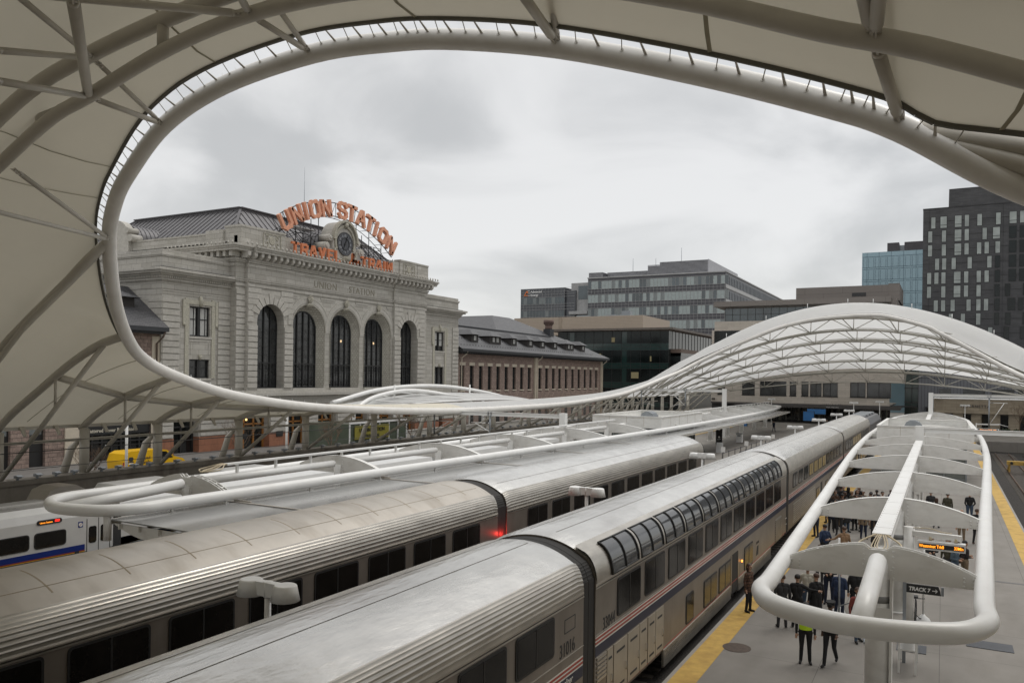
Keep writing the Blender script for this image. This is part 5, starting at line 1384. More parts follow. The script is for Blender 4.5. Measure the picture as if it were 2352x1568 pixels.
q = MB(); K_ = cr([(x_, y_*.95, z_*.78) for x_, y_, z_ in [(0,0,.35),(0,.45,.9),(0,.75,1.75),(0,.55,1.85),(0,.5,1.1),(0,.55,.45),(0,.95,.4),(0,1.05,.75),(0,.75,.95),(0,.62,.75),(0,1.2,.95),(0,1.35,.5),(0,1.65,.45),(0,1.85,.95),(0,1.8,.3),(0,1.55,-.35),(0,1.3,-.3),(0,1.75,.25),(0,2.1,.6)]], 5)
for (a, b) in zip(K_, K_[1:]): q.bar(Vector((-64.35, 76.55, 21.45))+a-(b-a).normalized()*.05, Vector((-64.35, 76.55, 21.45))+b+(b-a).normalized()*.05, .17, .26, upv=(1,0,0))
q.build('letter', PEACHD, s2)
q = MB(); q.box(-64.95, -64.55, 66.5, 75.4, 21.53, 21.61); q.box(-64.95, -64.55, 78.8, 85.7, 21.53, 21.61)
for k in range(12): q.box(-65.4, -64.9, 66.8+k*1.6, 66.86+k*1.6, 21.53, 21.6)
q.build('sign_rail', SCAF, s2)
for o in s2.children:
    if o.name.startswith('letter'): o.data.materials[0] = PEACHD
# ---- right stone wing
rw = thing('stone_wing', (-67, 135, 0), 'long pink stone wing with narrow dark windows and a slate roof with dormers', 'station wing')
wx = -67.0; centers = [107.2, 110.1, 113.0, 115.9, 118.8, 121.7, 124.6, 127.5, 130.5, 134.9, 137.8, 140.8, 143.7, 146.8, 150.0, 153.2, 156.4, 159.5, 162.7]
q = MB(); cur = 104.7
for cc in centers:
    q.box(wx-.7, wx, cur, cc-.62, 5.4, 10.2); cur = cc+.62
q.box(wx-.7, wx, cur, 165.6, 5.4, 10.2); q.box(wx-.7, wx, 104.7, 165.6, 10.2, 12.3); q.box(wx-.7, wx, 104.7, 165.6, 0, 5.4); q.box(-95, wx-.7, 165.0, 165.6, 0, 12.3)
q.build('wall', BRK, rw)
for cc in centers:
    q = MB(); q.box(wx-.45, wx-.38, cc-.62, cc+.62, 5.75, 9.75); wn = q.build('window', GLASSW, rw)
    q = MB(); q.box(wx-.39, wx-.25, cc-.62, cc-.52, 5.75, 9.75); q.box(wx-.39, wx-.25, cc+.52, cc+.62, 5.75, 9.75); q.box(wx-.39, wx-.27, cc-.62, cc+.62, 7.75, 7.87); q.box(wx-.39, wx-.25, cc-.62, cc+.62, 5.75, 5.85); under(q, 'frame', BLACK, wn)
    q = MB(); q.box(wx-.3, wx+.06, cc-.85, cc+.85, 9.75, 10.25); q.build('lintel', LIME, rw)
    q = MB(); q.box(wx-.3, wx+.10, cc-.75, cc+.75, 5.55, 5.75); q.build('sill', LIME, rw)
    q = MB(); q.box(wx-.3, wx+.04, cc-.8, cc+.8, 3.2, 3.6); q.box(wx+.01, wx+.03, cc-.6, cc+.6, .2, 3.2, 1); q.build('ground_opening', [LIME, GLASSD], rw)
q = MB(); q.box(wx-.1, wx+.35, 132.3, 133.4, 0, 11.6); q.box(wx-.1, wx+.3, 164.9, 165.6, 0, 11.6); split_build(q, 'pilaster', LIME, rw)
q = MB()
for y in (106.3, 132.9, 165.2): q.tube([(wx+1.2, y+.6, 12.0), (wx+1.1, y+.5, 11.6), (wx+.45, y, 10.9), (wx+.45, y, 5), (wx+.45, y, 0)], .09, 8)
split_build(q, 'downspout', LIME, rw)
q = MB(); q.bar((wx+1.05, 104.9, 12.15), (wx+1.05, 166.6, 12.15), .9, .42); q.bar((wx+.6, 104.9, 11.85), (wx+.6, 166.4, 11.85), 1.0, .2)
y = 105.2
while y < 166: q.box(wx, wx+1.2, y, y+.14, 11.6, 11.78); y += .75
q.build('eave', EAVE, rw)
q = MB(); q.add([(wx+1.5,104.8,12.3),(wx+1.5,167,12.3),(-73.2,160.5,16.3),(-73.2,104.8,16.6),(-96,160.5,16.3),(-96,104.8,16.6),(-96,167,12.3)], [(0,1,2,3),(3,2,4,5),(1,6,4,2)]); rf = q.build('roof', SLATE, rw)
q = MB(); q.bar((-73.2, 104.8, 16.68), (-73.2, 152, 16.55), .3, .22)
z = 0
for f in (.14, .42, .66): 
    y = 106
    while y < 160: q.box(wx+1.5-7.7*f-.04, wx+1.5-7.7*f+.02, y, y+.2, 12.4+4.1*f, 12.52+4.1*f); y += .9
under(q, 'snow_guard', EAVE, rf)
def dormer(y, w_, par, n=1):
    q = MB(); xf = -67.9; q.box(-73.0, xf, y-w_/2, y+w_/2, 12.6, 14.95); d_ = q.build('dormer', mat('shingle_dark', (.045, .04, .038), .8, var=.2, kind='tile', bw=.4, bh=.14, ms=.015), par)
    q = MB(); q.add([(xf+.45,y-w_/2-.35,14.9),(xf+.45,y+w_/2+.35,14.9),(-74.0,y+w_/2+.35,14.9),(-74.0,y-w_/2-.35,14.9),(xf-.9,y-.1,15.75),(xf-.9,y+.1,15.75),(-73.6,y+.1,15.75),(-73.6,y-.1,15.75)], [(0,1,5,4),(1,2,6,5),(3,0,4,7),(4,5,6,7),(3,2,1,0)]); under(q, 'dormer_roof', SLATE, d_)
    for k in range(n):
        yy_ = y+(k-(n-1)/2)*1.35
        q = MB(); q.box(xf, xf+.04, yy_-.45, yy_+.45, 13.85, 14.75, 0); q.box(xf+.035, xf+.05, yy_-.36, yy_+.36, 13.93, 14.67, 1); q.box(xf+.05, xf+.07, yy_-.03, yy_+.03, 13.93, 14.67, 0); under(q, 'dormer_window', [BLACK, CURT], d_)
for y, n in ((112.4, 1), (119.3, 2), (126.0, 1), (132.5, 1), (137.6, 1), (143.2, 1), (150.5, 2), (157.2, 1)): dormer(y, 2.2 if n == 1 else 3.9, rw, n)
q = MB(); q.add([(-72,128,14.5),(-72,171,14.5),(-98,171,14.5),(-98,128,14.5),(-82,142.5,20.6),(-82,150,20.6),(-90,150,20.6),(-90,142.5,20.6)], [(0,1,5,4),(1,2,6,5),(2,3,7,6),(3,0,4,7),(4,5,6,7)])
q.build('upper_hip_roof', SLATE, rw)
q = MB(); q.box(-77.6, -76.0, 157.6, 159.6, 14.5, 18.6, 1)
q.tube([(-76.8, 158.6, 18.4), (-76.8, 158.6, 19.4)], .8, 14); q.tube([(-76.8, 158.6, 19.4), (-76.8, 158.6, 19.8)], [.8, 1.1], 14); q.tube([(-76.8, 158.6, 19.8), (-76.8, 158.6, 20.6)], 1.15, 14)
q.build('chimney', [mat('brown_pot', (.13, .085, .07), .7), EAVE], rw)
q = MB(); q.box(-80, -77, 117, 119.5, 16, 18.0, 0); q.tube([(-78, 114.5, 16), (-78, 114.5, 18.3)], .9, 12, m=1); q.box(-79, -77, 112.9, 114, 16.5, 18, 1); split_build(q, 'roof_plant', [LIME, STEEL], rw)
# ---- left stone wing with the book shop front
lw = thing('stone_wing', (-66.5, 45, 0), 'pink stone wing on the left with a dark book shop front under the fabric canopy', 'station wing')
lx = -66.5
q = MB()
doors = [(36.2, 37.5), (39.0, 40.35), (43.7, 50.5)]
cur = 10
for a, b in doors+[(51.4, 51.4)]:
    q.box(lx-.6, lx, cur, a, 0, 4.6); cur = b
q.box(lx-.6, lx, 10, 51.4, 4.6, 12.0)
q.build('wall', BRK, lw)
q = MB(); q.box(lx-.1, lx+.12, 42.0, 43.6, 0, 11.5); q.box(lx-.1, lx+.06, 50.5, 51.35, 0, 11.5); q.box(lx-.1, lx+.05, 10, 42, 4.4, 4.9); split_build(q, 'limestone_pier', LIME, lw)
for a, b in doors[:2]:
    q = MB(); q.box(lx-.4, lx-.35, a, b, 0, 4.6); d_ = q.build('door', BLACK, lw)
    q = MB(); q.box(lx-.35, lx-.33, a+.15, b-.15, 2.7, 4.3); under(q, 'fanlight', mat('sky_glass', (.2, .22, .22), .1), d_)
q = MB(); q.box(lx-.5, lx-.4, 43.7, 50.5, 0, 4.6); sh = q.build('shop_front', GLASSD, lw)
q = MB(); q.box(lx-.4, lx-.15, 43.7, 50.5, 2.35, 3.15)
for k in range(8): y = 43.75+k*.95; q.box(lx-.4, lx-.22, y-.07, y+.07, 0, 4.6)
q.box(lx-.4, lx-.2, 43.7, 50.5, 3.9, 4.05); q.box(lx-.4, lx-.2, 43.7, 50.5, 1.6, 1.72); under(q, 'shop_frame', BLACK, sh)
q = MB(); put_text(q, 'Tattered Cover Book Store', .47, .03, (lx-.12, 46.6, 2.58), (0, 1, 0), (0, 0, 1), bold=.003, sx=.92); under(q, 'shop_lettering', mat('cream_letters', (.62, .58, .48), .5), sh)
q = MB(); q.box(lx-.3, lx-.28, 46.0, 46.35, 1.0, 1.4); under(q, 'notice', SIGNW, sh)
for k in range(9):
    y = 12+k*3.3
    q = MB(); q.box(lx-.02, lx+.02, y-.6, y+.6, 6.2, 9.9); wn = q.build('window', GLASSW, lw)
    q = MB(); q.box(lx-.1, lx+.07, y-.8, y+.8, 9.9, 10.3); under(q, 'lintel', LIME, wn)
q = MB(); q.bar((lx+1.0, 8, 12.1), (lx+1.0, 51.3, 12.1), .9, .4); q.bar((lx+.5, 8, 11.8), (lx+.5, 51.3, 11.8), 1, .2); q.build('eave', EAVE, lw)
q = MB(); q.add([(-65.1,8,12.3),(-65.1,51.35,12.3),(-71.3,51.35,16.5),(-71.3,8,16.5),(-96,51.35,16.7),(-96,8,16.7)], [(0,1,2,3),(3,2,4,5)]); q.build('roof', SLATE, lw)
q = MB(); q.box(-70, -67.9, 46.8, 49.6, 13, 15.2, 0); q.add([(-67.3,46.4,15.1),(-67.3,50,15.1),(-72,50,15.1),(-72,46.4,15.1),(-69,48.2,15.9),(-72,48.2,15.9)], [(0,1,4),(1,2,5,4),(3,0,4,5)], 1); q.build('dormer', [mat('shingle_dark', (.045, .04, .038)), SLATE], lw)
q = MB(); q.tube([(-65.2, 51.0, 12.0), (-65.4, 50.9, 11.4), (-66.3, 50.9, 10.8), (-66.3, 50.9, 0)], .09, 8); split_build(q, 'downspout', mat('bronze_pipe', (.12, .09, .07), .6), lw)
# ------------------------------------------------------------------ background buildings
BEIGE = mat('beige_stone_cladding', (.47, .425, .37), .8, var=.06, vs=.8, kind='brick', bw=2.4, bh=.42, ms=.02, c2=(.40, .36, .31), mo=(.27, .24, .20), bump=.05)
TAUPE = mat('taupe_metal', (.19, .17, .155), .5, .2, var=.05, vs=.3, kind='tile', bw=7, bh=1.4, ms=.03, c2=(.185, .165, .15), mo=(.11, .10, .09))
GREYC = mat('grey_seam_cladding', (.145, .15, .165), .6, var=.06)
BGL = mat('cool_glass', (.06, .08, .09), .08, var=.5, vs=.12, spec=1.0)
DGL = mat('green_dark_glass', (.010, .014, .014), .12, var=.6, vs=.15, spec=.4)
GRNB = mat('green_spandrel', (.014, .034, .031), .12, var=.25, vs=.3, spec=.8)
BLUG = mat('blue_glass', (.23, .34, .39), .12, .3, var=.12, vs=.12, spec=1.0)
DBRK = mat('dark_grey_brick', (.085, .085, .088), .8, var=.14, vs=.6, kind='brick', bw=1.4, bh=.16, ms=.012, c2=(.06, .06, .063), mo=(.045, .045, .047), stain=(.35, .35, (.11, .11, .112)), sst=(.5, 1, 3))
BLIND = mat('white_blind', (.33, .36, .345), .6, var=.25, vs=.5)
# stone-clad building closing the platforms
b = thing('stone_clad_building', (-24, 160, 0), 'beige stone clad building with a glazed top floor at the end of the tracks', 'building')
Y0 = 160.0
wins = [(-39.75,-38.24),(-34.93,-32.44),(-31.46,-26.5),(-25.9,-24.69),(-23.76,-22.48),(-22.19,-20.14),(-19.95,-17.3),(-15.16,-12.53),(-12.31,-8.31)]
q = MB(); cur = -41.0
for a, c_ in wins:
    q.box(cur, a, Y0, Y0+.6, 5.07, 7.8); cur = c_
q.box(cur, -8.3, Y0, Y0+.6, 5.07, 7.8)
q.box(-41, -6.27, Y0, Y0+.6, 7.8, 17.85); q.box(-41, -8.55, Y0, Y0+.6, 3.6, 5.07); q.box(-41, -8.55, Y0+.6, 185, 3.4, 3.6)
q.box(-40.55, -8, Y0+.3, Y0+.9, 17.85, 19.6); q.box(-6.87, -6.27, Y0+.6, 186, 7.8, 17.85); q.box(-41, -40.4, Y0+.6, 186, 3.6, 17.85)
q.build('wall', BEIGE, b)
for a, c_ in wins:
    q = MB(); q.box(a, c_, Y0+.35, Y0+.4, 5.07, 7.8); wn = q.build('window', GLASSW, b)
    q = MB()
    for x in (a+.04, c_-.04)+(((a+c_)/2,) if c_-a > 1.6 else ()): q.box(x-.05, x+.05, Y0+.25, Y0+.35, 5.07, 7.8)
    q.box(a, c_, Y0+.25, Y0+.35, 5.07, 5.17); q.box(a-.05, c_+.05, Y0-.06, Y0+.2, 4.95, 5.07); under(q, 'frame', BLACK, wn)
q = MB(); q.box(-40.52, -33.2, Y0-.02, Y0+.02, 13.9, 17.75); wn = q.build('window', DGL, b)
q = MB(); 
for k in range(5): q.box(-40.5+k*1.8, -40.42+k*1.8, Y0-.06, Y0+.02, 13.9, 17.75)
under(q, 'frame', BLACK, wn)
q = MB(); q.box(-38.8, -8.6, Y0+1.4, Y0+1.5, 19.6, 22.5); wn = q.build('glazed_top_floor', BGL, b)
q = MB()
for k in range(21): q.box(-38.8+k*1.5, -38.73+k*1.5, Y0+1.34, Y0+1.4, 19.6, 22.5)
q.box(-38.8, -8.6, Y0+1.34, Y0+1.4, 20.95, 21.02); under(q, 'frame', BLACK, wn)
q = MB(); q.box(-40.7, -8.5, Y0-.1, Y0+26, 22.55, 23.55); q.add([(-40.7,Y0-.1,22.55),(-38.9,Y0+1.3,22.2),(-8.5,Y0+1.3,22.2),(-8.5,Y0-.1,22.55)], [(0,1,2,3)]); q.box(-8.5, -7.6, Y0+1, Y0+20, 21.5, 23.3)
q.build('roof_slab', TAUPE, b)
q = MB(); q.box(-26.2, -7.5, 168, 184, 23.5, 26.55); q.box(-9.4, -7.45, 167.9, 184, 23.5, 26.75); pz = q.build('penthouse', TAUPE, b)
q = MB(); q.box(-15.8, -13.3, 167.93, 168, 24.5, 25.2); under(q, 'louvre', DK, pz)
q = MB(); q.box(-35.6, -6.6, Y0-3.2, Y0+.2, 3.0, 3.35); q.box(-35.6, -6.6, Y0-3.3, Y0-3.2, 2.95, 3.42); q.box(-41, -6.4, Y0-.05, Y0+.3, 3.3, 3.6); cn = q.build('entrance_canopy', mat('canopy_metal', (.06, .055, .052), .6), b)
q = MB(); x = -34.8
rf = thing('cafe_sign', (-17.8, Y0-3.2, 3.4), 'thin dark upright letters and small caption of the wine bar on the entrance canopy', 'sign')
q = MB(); put_text(q, 'SUNDAY VINYL', .52, .05, (-17.8, Y0-3.28, 3.48), (1,0,0), (0,0,1), spacing=1.9, sx=.55); q.build('lettering', DK, rf)
q = MB(); put_text(q, 'FOOD | WINE | VINYL', .22, .01, (-17.8, Y0-3.31, 3.1), (1,0,0), (0,0,1), bold=.002); q.build('caption', SIGNW, rf)
q = MB(); q.box(-35, -8.6, Y0+4, Y0+4.1, 0, 3.4); gf = q.build('ground_glazing', GLASSD, b)
q = MB()
for k in range(22): 
    x = -34.5+k*1.2; q.box(x, x+.25+.12*(k % 3), Y0+3.9, Y0+3.95, .15, 2.7)
under(q, 'curtain', mat('dim_curtain', (.16, .155, .13), .8), gf)
q = MB()
for k in range(18): q.box(-35+k*1.5, -34.8+k*1.5, Y0+3.7, Y0+3.8, 0, 3.4)
q.box(-41, -35, Y0+.6, Y0+.8, 0, 3.4); under(q, 'slat_column', DK, gf)
q = MB(); put_text(q, 'THE SHOPS & UNION', .8, .05, (-33.5, Y0-.05, 8.6), (1,0,0), (0,0,1)); q.v = q.v[:0]; q.f = []; q.m = []; q.sm = []
q = MB(); q.box(-40.8, -40.2, Y0-.3, Y0, 4.05, 4.3); q.build('wall_vent', BLACK, b)
# grey clad building with glass corner
b = thing('grey_clad_building', (3, 166, 0), 'dark grey seamed metal building behind the right platform canopy', 'building')
q = MB(); q.box(-4.0, 22, 165, 190, 0, 14.2); w_ = q.build('wall', GREYC, b)
q = MB(); 
for k in range(50): q.box(-4+k*.52, -3.95+k*.52, 164.96, 165, 3, 14.2)
q.box(-4, 22, 164.95, 165, 8.7, 8.8); q.box(-4.05, 22.1, 164.9, 165.2, 14.2, 14.4); under(q, 'seam', DK, w_)
q = MB(); q.box(-6.2, -4.0, 165.3, 165.5, 0, 13.8); g_ = q.build('glass_corner', GRNB, b)
q = MB(); 
for z in (2, 4.2, 6.8, 9.4, 12): q.box(-6.3, -4.0, 165.2, 165.3, z, z+.12)
for x in (-6.25, -5.1): q.box(x, x+.1, 165.2, 165.3, 0, 13.8)
q.box(-8.5, -4.2, 163.2, 165.2, 3.35, 3.6); under(q, 'frame', BLACK, g_)
for x in (-.6, 3.2, 7.6, 11.6):
    q = MB(); q.box(x, x+(1.9 if x < 0 else 3.4), 164.88, 164.94, 4.2, 6.9); wn = q.build('window', GLASSW, b)
    q = MB(); q.box(x+.9, x+.98, 164.82, 164.88, 4.2, 6.9); under(q, 'frame', BLACK, wn)
q = MB(); q.box(-2.6, -.6, 162, 165, 0, 3.3); q.box(-2.8, 1, 161.8, 164.9, 3.3, 3.5); q.build('entrance_box', BLACK, b)
# low tan restaurant
b = thing('restaurant_pavilion', (6, 150, 0), 'low tan stone pavilion with dark letters on its front at the right', 'restaurant')
q = MB(); q.add([(-1.3,150.8,3.0),(.15,150,3.0),(.15,150,5.3),(-1.3,150.8,5.3),(-1.3,158,3.0),(-1.3,158,5.3),(17,150,3.0),(17,150,5.3),(17,158,3),(17,158,5.3)], [(0,1,2,3),(4,0,3,5),(1,6,7,2),(6,8,9,7),(3,2,7,9,5),(0,4,8,6,1)])
q.box(-.9, 16.9, 150.5, 158, 0, 3.0); q.build('wall', mat('tan_stone', (.40, .34, .26), .8, var=.06, kind='brick', bw=1.6, bh=.5, ms=.015), b)
q = MB(); q.box(-1.35, 17.1, 149.9, 158, 5.3, 5.4); q.build('coping', SIGNW, b)
q = MB(); put_text(q, 'TAVERNETTA', .62, .05, (4.6, 149.95, 3.98), (1,0,0), (0,0,1), spacing=1.22, sx=.95, bold=.003); q.build('lettering', DK, b)
q = MB()
for k in range(6): q.box(.4+k*2.6, 1.5+k*2.6, 150.42, 150.5, .1, 2.9)
split_build(q, 'window', GLASSD, b)
for k in range(8):
    q = MB()
    for j in range(26):
        a = random.uniform(0, 6.28); rr = random.uniform(0, .55); h = random.uniform(.1, .8); c_ = Vector((1.2+k*1.3+rr*math.cos(a), 148.8+rr*math.sin(a)*.6, h)); s_ = .14
        d1 = Vector((random.uniform(-1,1), random.uniform(-1,1), random.uniform(-1,1))).normalized()*s_; d2 = d1.orthogonal().normalized()*s_
        q.add([c_-d1-d2, c_+d1-d2, c_+d1+d2, c_-d1+d2], [(0,1,2,3)])
    if k == 0: hg = thing('planter_hedge', (6, 148.8, 0), 'low dark clipped hedge in front of the tan restaurant', 'hedge')
    q.build('shrub', mat('hedge_leaf', (.045, .06, .03), .8, var=.4, vs=5), hg)
# dark grey brick tower
b = thing('brick_tower', (8, 190, 0), 'tall dark grey brick tower with scattered slim white windows on the right', 'tower')
q = MB(); q.box(-4.1, 42, 190, 215, 0, 44.6); q.box(.72, 42, 190.0, 215, 44.6, 48.3); w_ = q.build('wall', DBRK, b)
q = MB(); q.box(-4.15, 42, 189.95, 190.0, 44.55, 44.7); q.box(-4.15, .72, 190, 215, 44.6, 44.72); q.box(.68, 42, 189.95, 215, 48.3, 48.42)
fl_z = [41.9-2.95*k for k in range(11)]
for z in fl_z: q.box(-4.1, 42, 189.96, 190, z-.12, z-.04)
for x in (-2.9, 10.4): q.box(x, x+.05, 189.96, 190, 12, 44.5)
under(q, 'course_joint', BLACK, w_)
rows = [(0, [(-2.55,.75),(-.85,1.15),(1.8,1.2),(3.6,.75),(5.85,.8),(9.15,.8),(11.5,1.2),(13.3,.8),(16,.8)]),
        (1, [(-3.1,.75),(-.55,.75),(1.8,1.2),(3.6,.75),(6.8,.75),(8.65,1.2),(11.5,1.2),(13.3,.8)]),
        (2, [(-3.1,.75),(-.55,.75),(1.8,1.2),(3.6,.75),(5.85,.75),(7.2,.75),(9.1,.8),(11.5,1.2),(13.3,.8)]),
        (3, [(-1.75,.75),(-.45,.75),(1.3,.75),(4.2,.75),(7.7,.75),(9.1,.8),(11.5,1.2),(13.3,.8)]),
        (4, [(-3.2,.75),(-1.85,.75),(-.55,.75),(1.75,1.2),(3.6,.75),(5.85,.75),(7.25,.75),(9.1,.8),(11.5,1.2),(13.3,.8)]),
        (5, [(-3.2,.75),(-.55,.75),(1.75,1.2),(3.6,.75),(5.85,.75),(9.1,.8),(10.9,.8),(14,1.0)]),
        (6, [(-1.9,.75),(-.55,.75),(1.2,.75),(4.1,.75),(5.85,.75),(7.2,.75),(9.1,.8),(11.4,1.2),(13.2,.8)]),
        (7, [(-2.4,.75),(.9,.75),(3.1,.75),(5.85,.75),(9.1,.75),(11,.8),(14,.8)]),
        (8, [(-3.2,.75),(-1.2,.75),(2.5,.75),(5.0,.75),(8.0,.75),(10.8,.8),(13.6,.8)])]
for r_, ws in rows:
    zt_ = 43.0-.2-2.92*r_
    for x, w2 in ws:
        dark = x > 10.5 and r_ > 0 or x > 9 and r_ > 2
        q = MB(); q.box(x-.08, x+w2+.08, 189.93, 190.02, zt_-2.45, zt_+.06, 0); wn = q.build('window', BLACK, b)
        q = MB(); q.box(x, x+w2, 189.90, 189.93, zt_-2.4, zt_-.05); under(q, 'pane', BLIND if not dark else DGL, wn)
        if w2 > 1: q = MB(); q.box(x, x+w2, 189.87, 189.9, zt_-1.85, zt_-1.77); under(q, 'rail', BLACK, wn)
# blue glass block
b = thing('blue_glass_building', (-12, 230, 0), 'pale blue glass office block between the beige building and the dark tower', 'office building')
q = MB(); q.box(-19.25, -4, 230, 250, 0, 42); q.build('curtain_wall', BLUG, b)
q = MB(); 
for k in range(10): z = 41.9-1.25*(k//2)*2.62-(1.1 if k % 2 else 3.9); q.box(-19.25, -4, 229.95, 230, z, z+.08)
for k in range(6): q.box(-18.1+k*2.9, -18.03+k*2.9, 229.95, 230, 12, 42)
for k in range(16): 
    for f in range(4): q.box(-19+k*.97+.3*(k*7 % 3), -18.94+k*.97+.3*(k*7 % 3), 229.95, 230, 38.0-f*3.28*1.0, 40.6-f*3.28)
q.build('mullion', mat('blue_mullion', (.05, .10, .14), .4), b)
q = MB(); q.box(-13.3, -10.5, 231, 240, 42, 44.4); q.box(-9.25, -4, 231, 240, 42, 44.4); q.box(-10.5, -9.25, 233, 238, 42, 43.9, 1); q.build('roof_plant', [mat('dark_cladding', (.07, .065, .07), .6), GALV], b)
# dark glass office behind the stone wing
b = thing('dark_glass_building', (-75, 195, 0), 'dark green glass office building with an overhanging flat roof behind the stone wing', 'office building')
q = MB(); q.box(-92, -61.2, 196, 260, 0, 20.2); q.build('glass_wall', DGL, b)
q = MB(); z = 20.2
for z0_, z1_ in ((15.2, 17.0), (10.4, 12.0), (5.4, 7.0), (.8, 2.0)): q.box(-92, -61.1, 195.94, 196, z0_, z1_, 0)
for x in (-88.5, -73.6): q.box(x, x+1.3, 195.95, 196, 0, 20, 0)
split_build(q, 'green_spandrel', GRNB, b)
q = MB()
for k in range(13): q.box(-92+k*2.6, -91.93+k*2.6, 195.9, 195.96, 0, 20.2)
for z in (2, 5.4, 7, 10.4, 12, 15.2, 17, 16.1, 11.2, 6.2): q.box(-92, -61.1, 195.9, 195.96, z, z+.06)
for k in range(20): q.box(-61.2, -61.12, 196+k*3, 196.1+k*3, 0, 20.2)
q.build('mullion', BLACK, b)
q = MB()
for x, z, w2, h in ((-86, 12.7, 1.2, 1.8), (-83.5, 12.5, .9, 1.6), (-76.5, 17.4, .9, 1.2), (-71, 8.0, 2, 1.6), (-88, 8, 1.6, 1.2), (-80, 12.8, .6, 1.6), (-66, 12.4, .4, 1.3), (-85, 3, 1.5, 1.5)): q.box(x, x+w2, 195.86, 195.9, z, z+h)
split_build(q, 'lit_room', mat('dim_room_glow', (.1, .09, .05), .6, emit=(.5, .4, .2, .16)), b)
q = MB(); q.box(-94.5, -59.7, 194.6, 264, 20.4, 20.95); q.add([(-94.5,194.6,20.4),(-61.3,196,20.1),(-61.3,262,20.1),(-59.7,264,20.4),(-59.7,194.6,20.4)], [(0,1,4),(1,2,3,4)]); q.build('roof_slab', mat('brown_roof_edge', (.13, .11, .095), .6), b)
q = MB(); q.box(-61.2, -58.6, 198, 250, 0, 13.8, 0); q.box(-61.2, -58.5, 197.9, 250, 14.6, 15.6, 1); q.box(-58.6, -58.5, 198, 250, 13.8, 14.6, 0)
for k in range(14): q.box(-58.6, -58.52, 201+k*3, 202.2+k*3, 8, 11, 2)
q.build('side_block', [DGL, mat('brown_band', (.14, .10, .08), .7), GRNB], b)
q = MB(); q.box(-111, -71.5, 206, 230, 20, 25.1, 0); q.box(-96.6, -95.6, 205.9, 206, 21.9, 25.1, 1); 
for k in range(8): q.box(-111, -71.4, 205.96, 206, 22+.4*k, 22.03+.4*k, 1)
q.build('penthouse', [mat('tan_panel', (.43, .36, .29), .7, var=.03), mat('tan_dark', (.33, .27, .21), .7)], b)  # tan panels, with a darker tan for the thin lines and upright strip
q = MB(); 
for x in (-92, -83, -79): q.box(x, x+3, 208, 211, 25.1, 25.6)
q.box(-78.6, -76, 208.5, 210, 25.6, 26.6); split_build(q, 'roof_plant', GALV, b)
# large office with banded glazing
b = thing('banded_office_building', (-95, 280, 0), 'large grey office building with pale window bands and a louvred roof screen', 'office building')
MUL = mat('pale_mullion', (.38, .38, .38), .5); BGREY = mat('grey_spandrel', (.09, .09, .10), .4, .2, var=.1); 
q = MB(); q.box(-119.2, -67.2, 280, 400, 0, 45.6); q.build('core', BGREY, b)
tops = [44.4-5.15*k for k in range(8)]
rr_ = random.Random(3)
for z in tops:
    q = MB(); x = -119.1; k = 0
    while x < -67.3:
        w2 = 1.36; mi_ = rr_.choice([0, 0, 1, 1, 1, 2]) if z > 25 else rr_.choice([0, 0, 1]); q.box(x+.06, x+w2-.04, 279.93, 280, z-2.9, z, mi_); x += w2
    q.build('window_band', [BGL, mat('pale_glass', (.30, .35, .345), .15, spec=1), mat('mid_glass', (.15, .17, .17), .1, spec=1)], b)
    q = MB(); 
    for dz in (.1, -3.0, -3.9): q.box(-119.3, -67.1, 279.85, 279.92, z+dz, z+dz+.1)
    x = -119.1
    while x < -67.2: q.box(x-.04, x+.04, 279.86, 279.92, z-4.9, z); x += 1.36
    q.build('mullion', MUL, b)
    q = MB(); 
    for k in range(46): q.box(-67.2, -67.0, 281+k*2.5, 281.5+k*2.5, z-2.9, z); 
    q.build('side_fins', GALV, b)
    q = MB(); q.box(-67.2, -66.95, 280, 400, z-4.4, z-3.1); q.build('side_band', MUL, b)
q = MB(); q.box(-119.4, -66.8, 279.7, 400, 45.5, 45.9); q.build('roof_edge', MUL, b)
q = MB()
for a, c_, z1_, yy_ in ((-119.4, -113.8, 48.0, 281), (-113.8, -97, 48.3, 286), (-97, -92.4, 49.8, 284), (-92.4, -74.6, 51.0, 284)):
    q.box(a, c_, yy_+.3, 330, 45.8, z1_-.1, 1); z = 46.0
    while z < z1_: q.box(a, c_, yy_, yy_+.3, z, z+.2, 0); z += .42
q.box(-74.6, -74.3, 284, 330, 45.8, 51.0, 0)
q.build('roof_screen', [mat('louvre_grey', (.36, .36, .38), .5), BGREY], b)
for x, h in ((-106.7, 54.5), (-97.5, 54.2), (-87.5, 57.5)): q = MB(); q.tube([(x, 295, 46), (x, 295, h)], .09, 5); q.build('antenna', GALV, b)
b = thing('corner_office_building', (-138, 280, 0), 'lower dark glass corner building carrying a white and orange company sign', 'office building')
q = MB(); q.box(-148, -129, 280, 300, 0, 42.7, 0); q.box(-129, -124.7, 281, 300, 0, 41.5, 0)
q.build('curtain_wall', mat('navy_glass', (.045, .048, .058), .12, var=.15, vs=.1, spec=.9), b)
q = MB()
for z in (39.0, 33.9, 28.8):
    x = -148
    while x < -129.2: q.box(x+.05, x+1.3, 279.93, 280, z-2.4, z, rr_.choice([0, 0, 1])); x += 1.36
split_build(q, 'window_band', [BGL, mat('mid_glass', (.15, .17, .17), .1)], b)
q = MB(); 
for z in (42.6, 41.2, 40.2, 39.2, 36.4, 35.4, 34.3, 31.5): q.box(-148.1, -124.7, 279.85, 279.9, z, z+.09)
for k in range(15): q.box(-148+k*1.36, -147.93+k*1.36, 279.85, 279.9, 0, 42.6)
q.build('mullion', MUL, b)
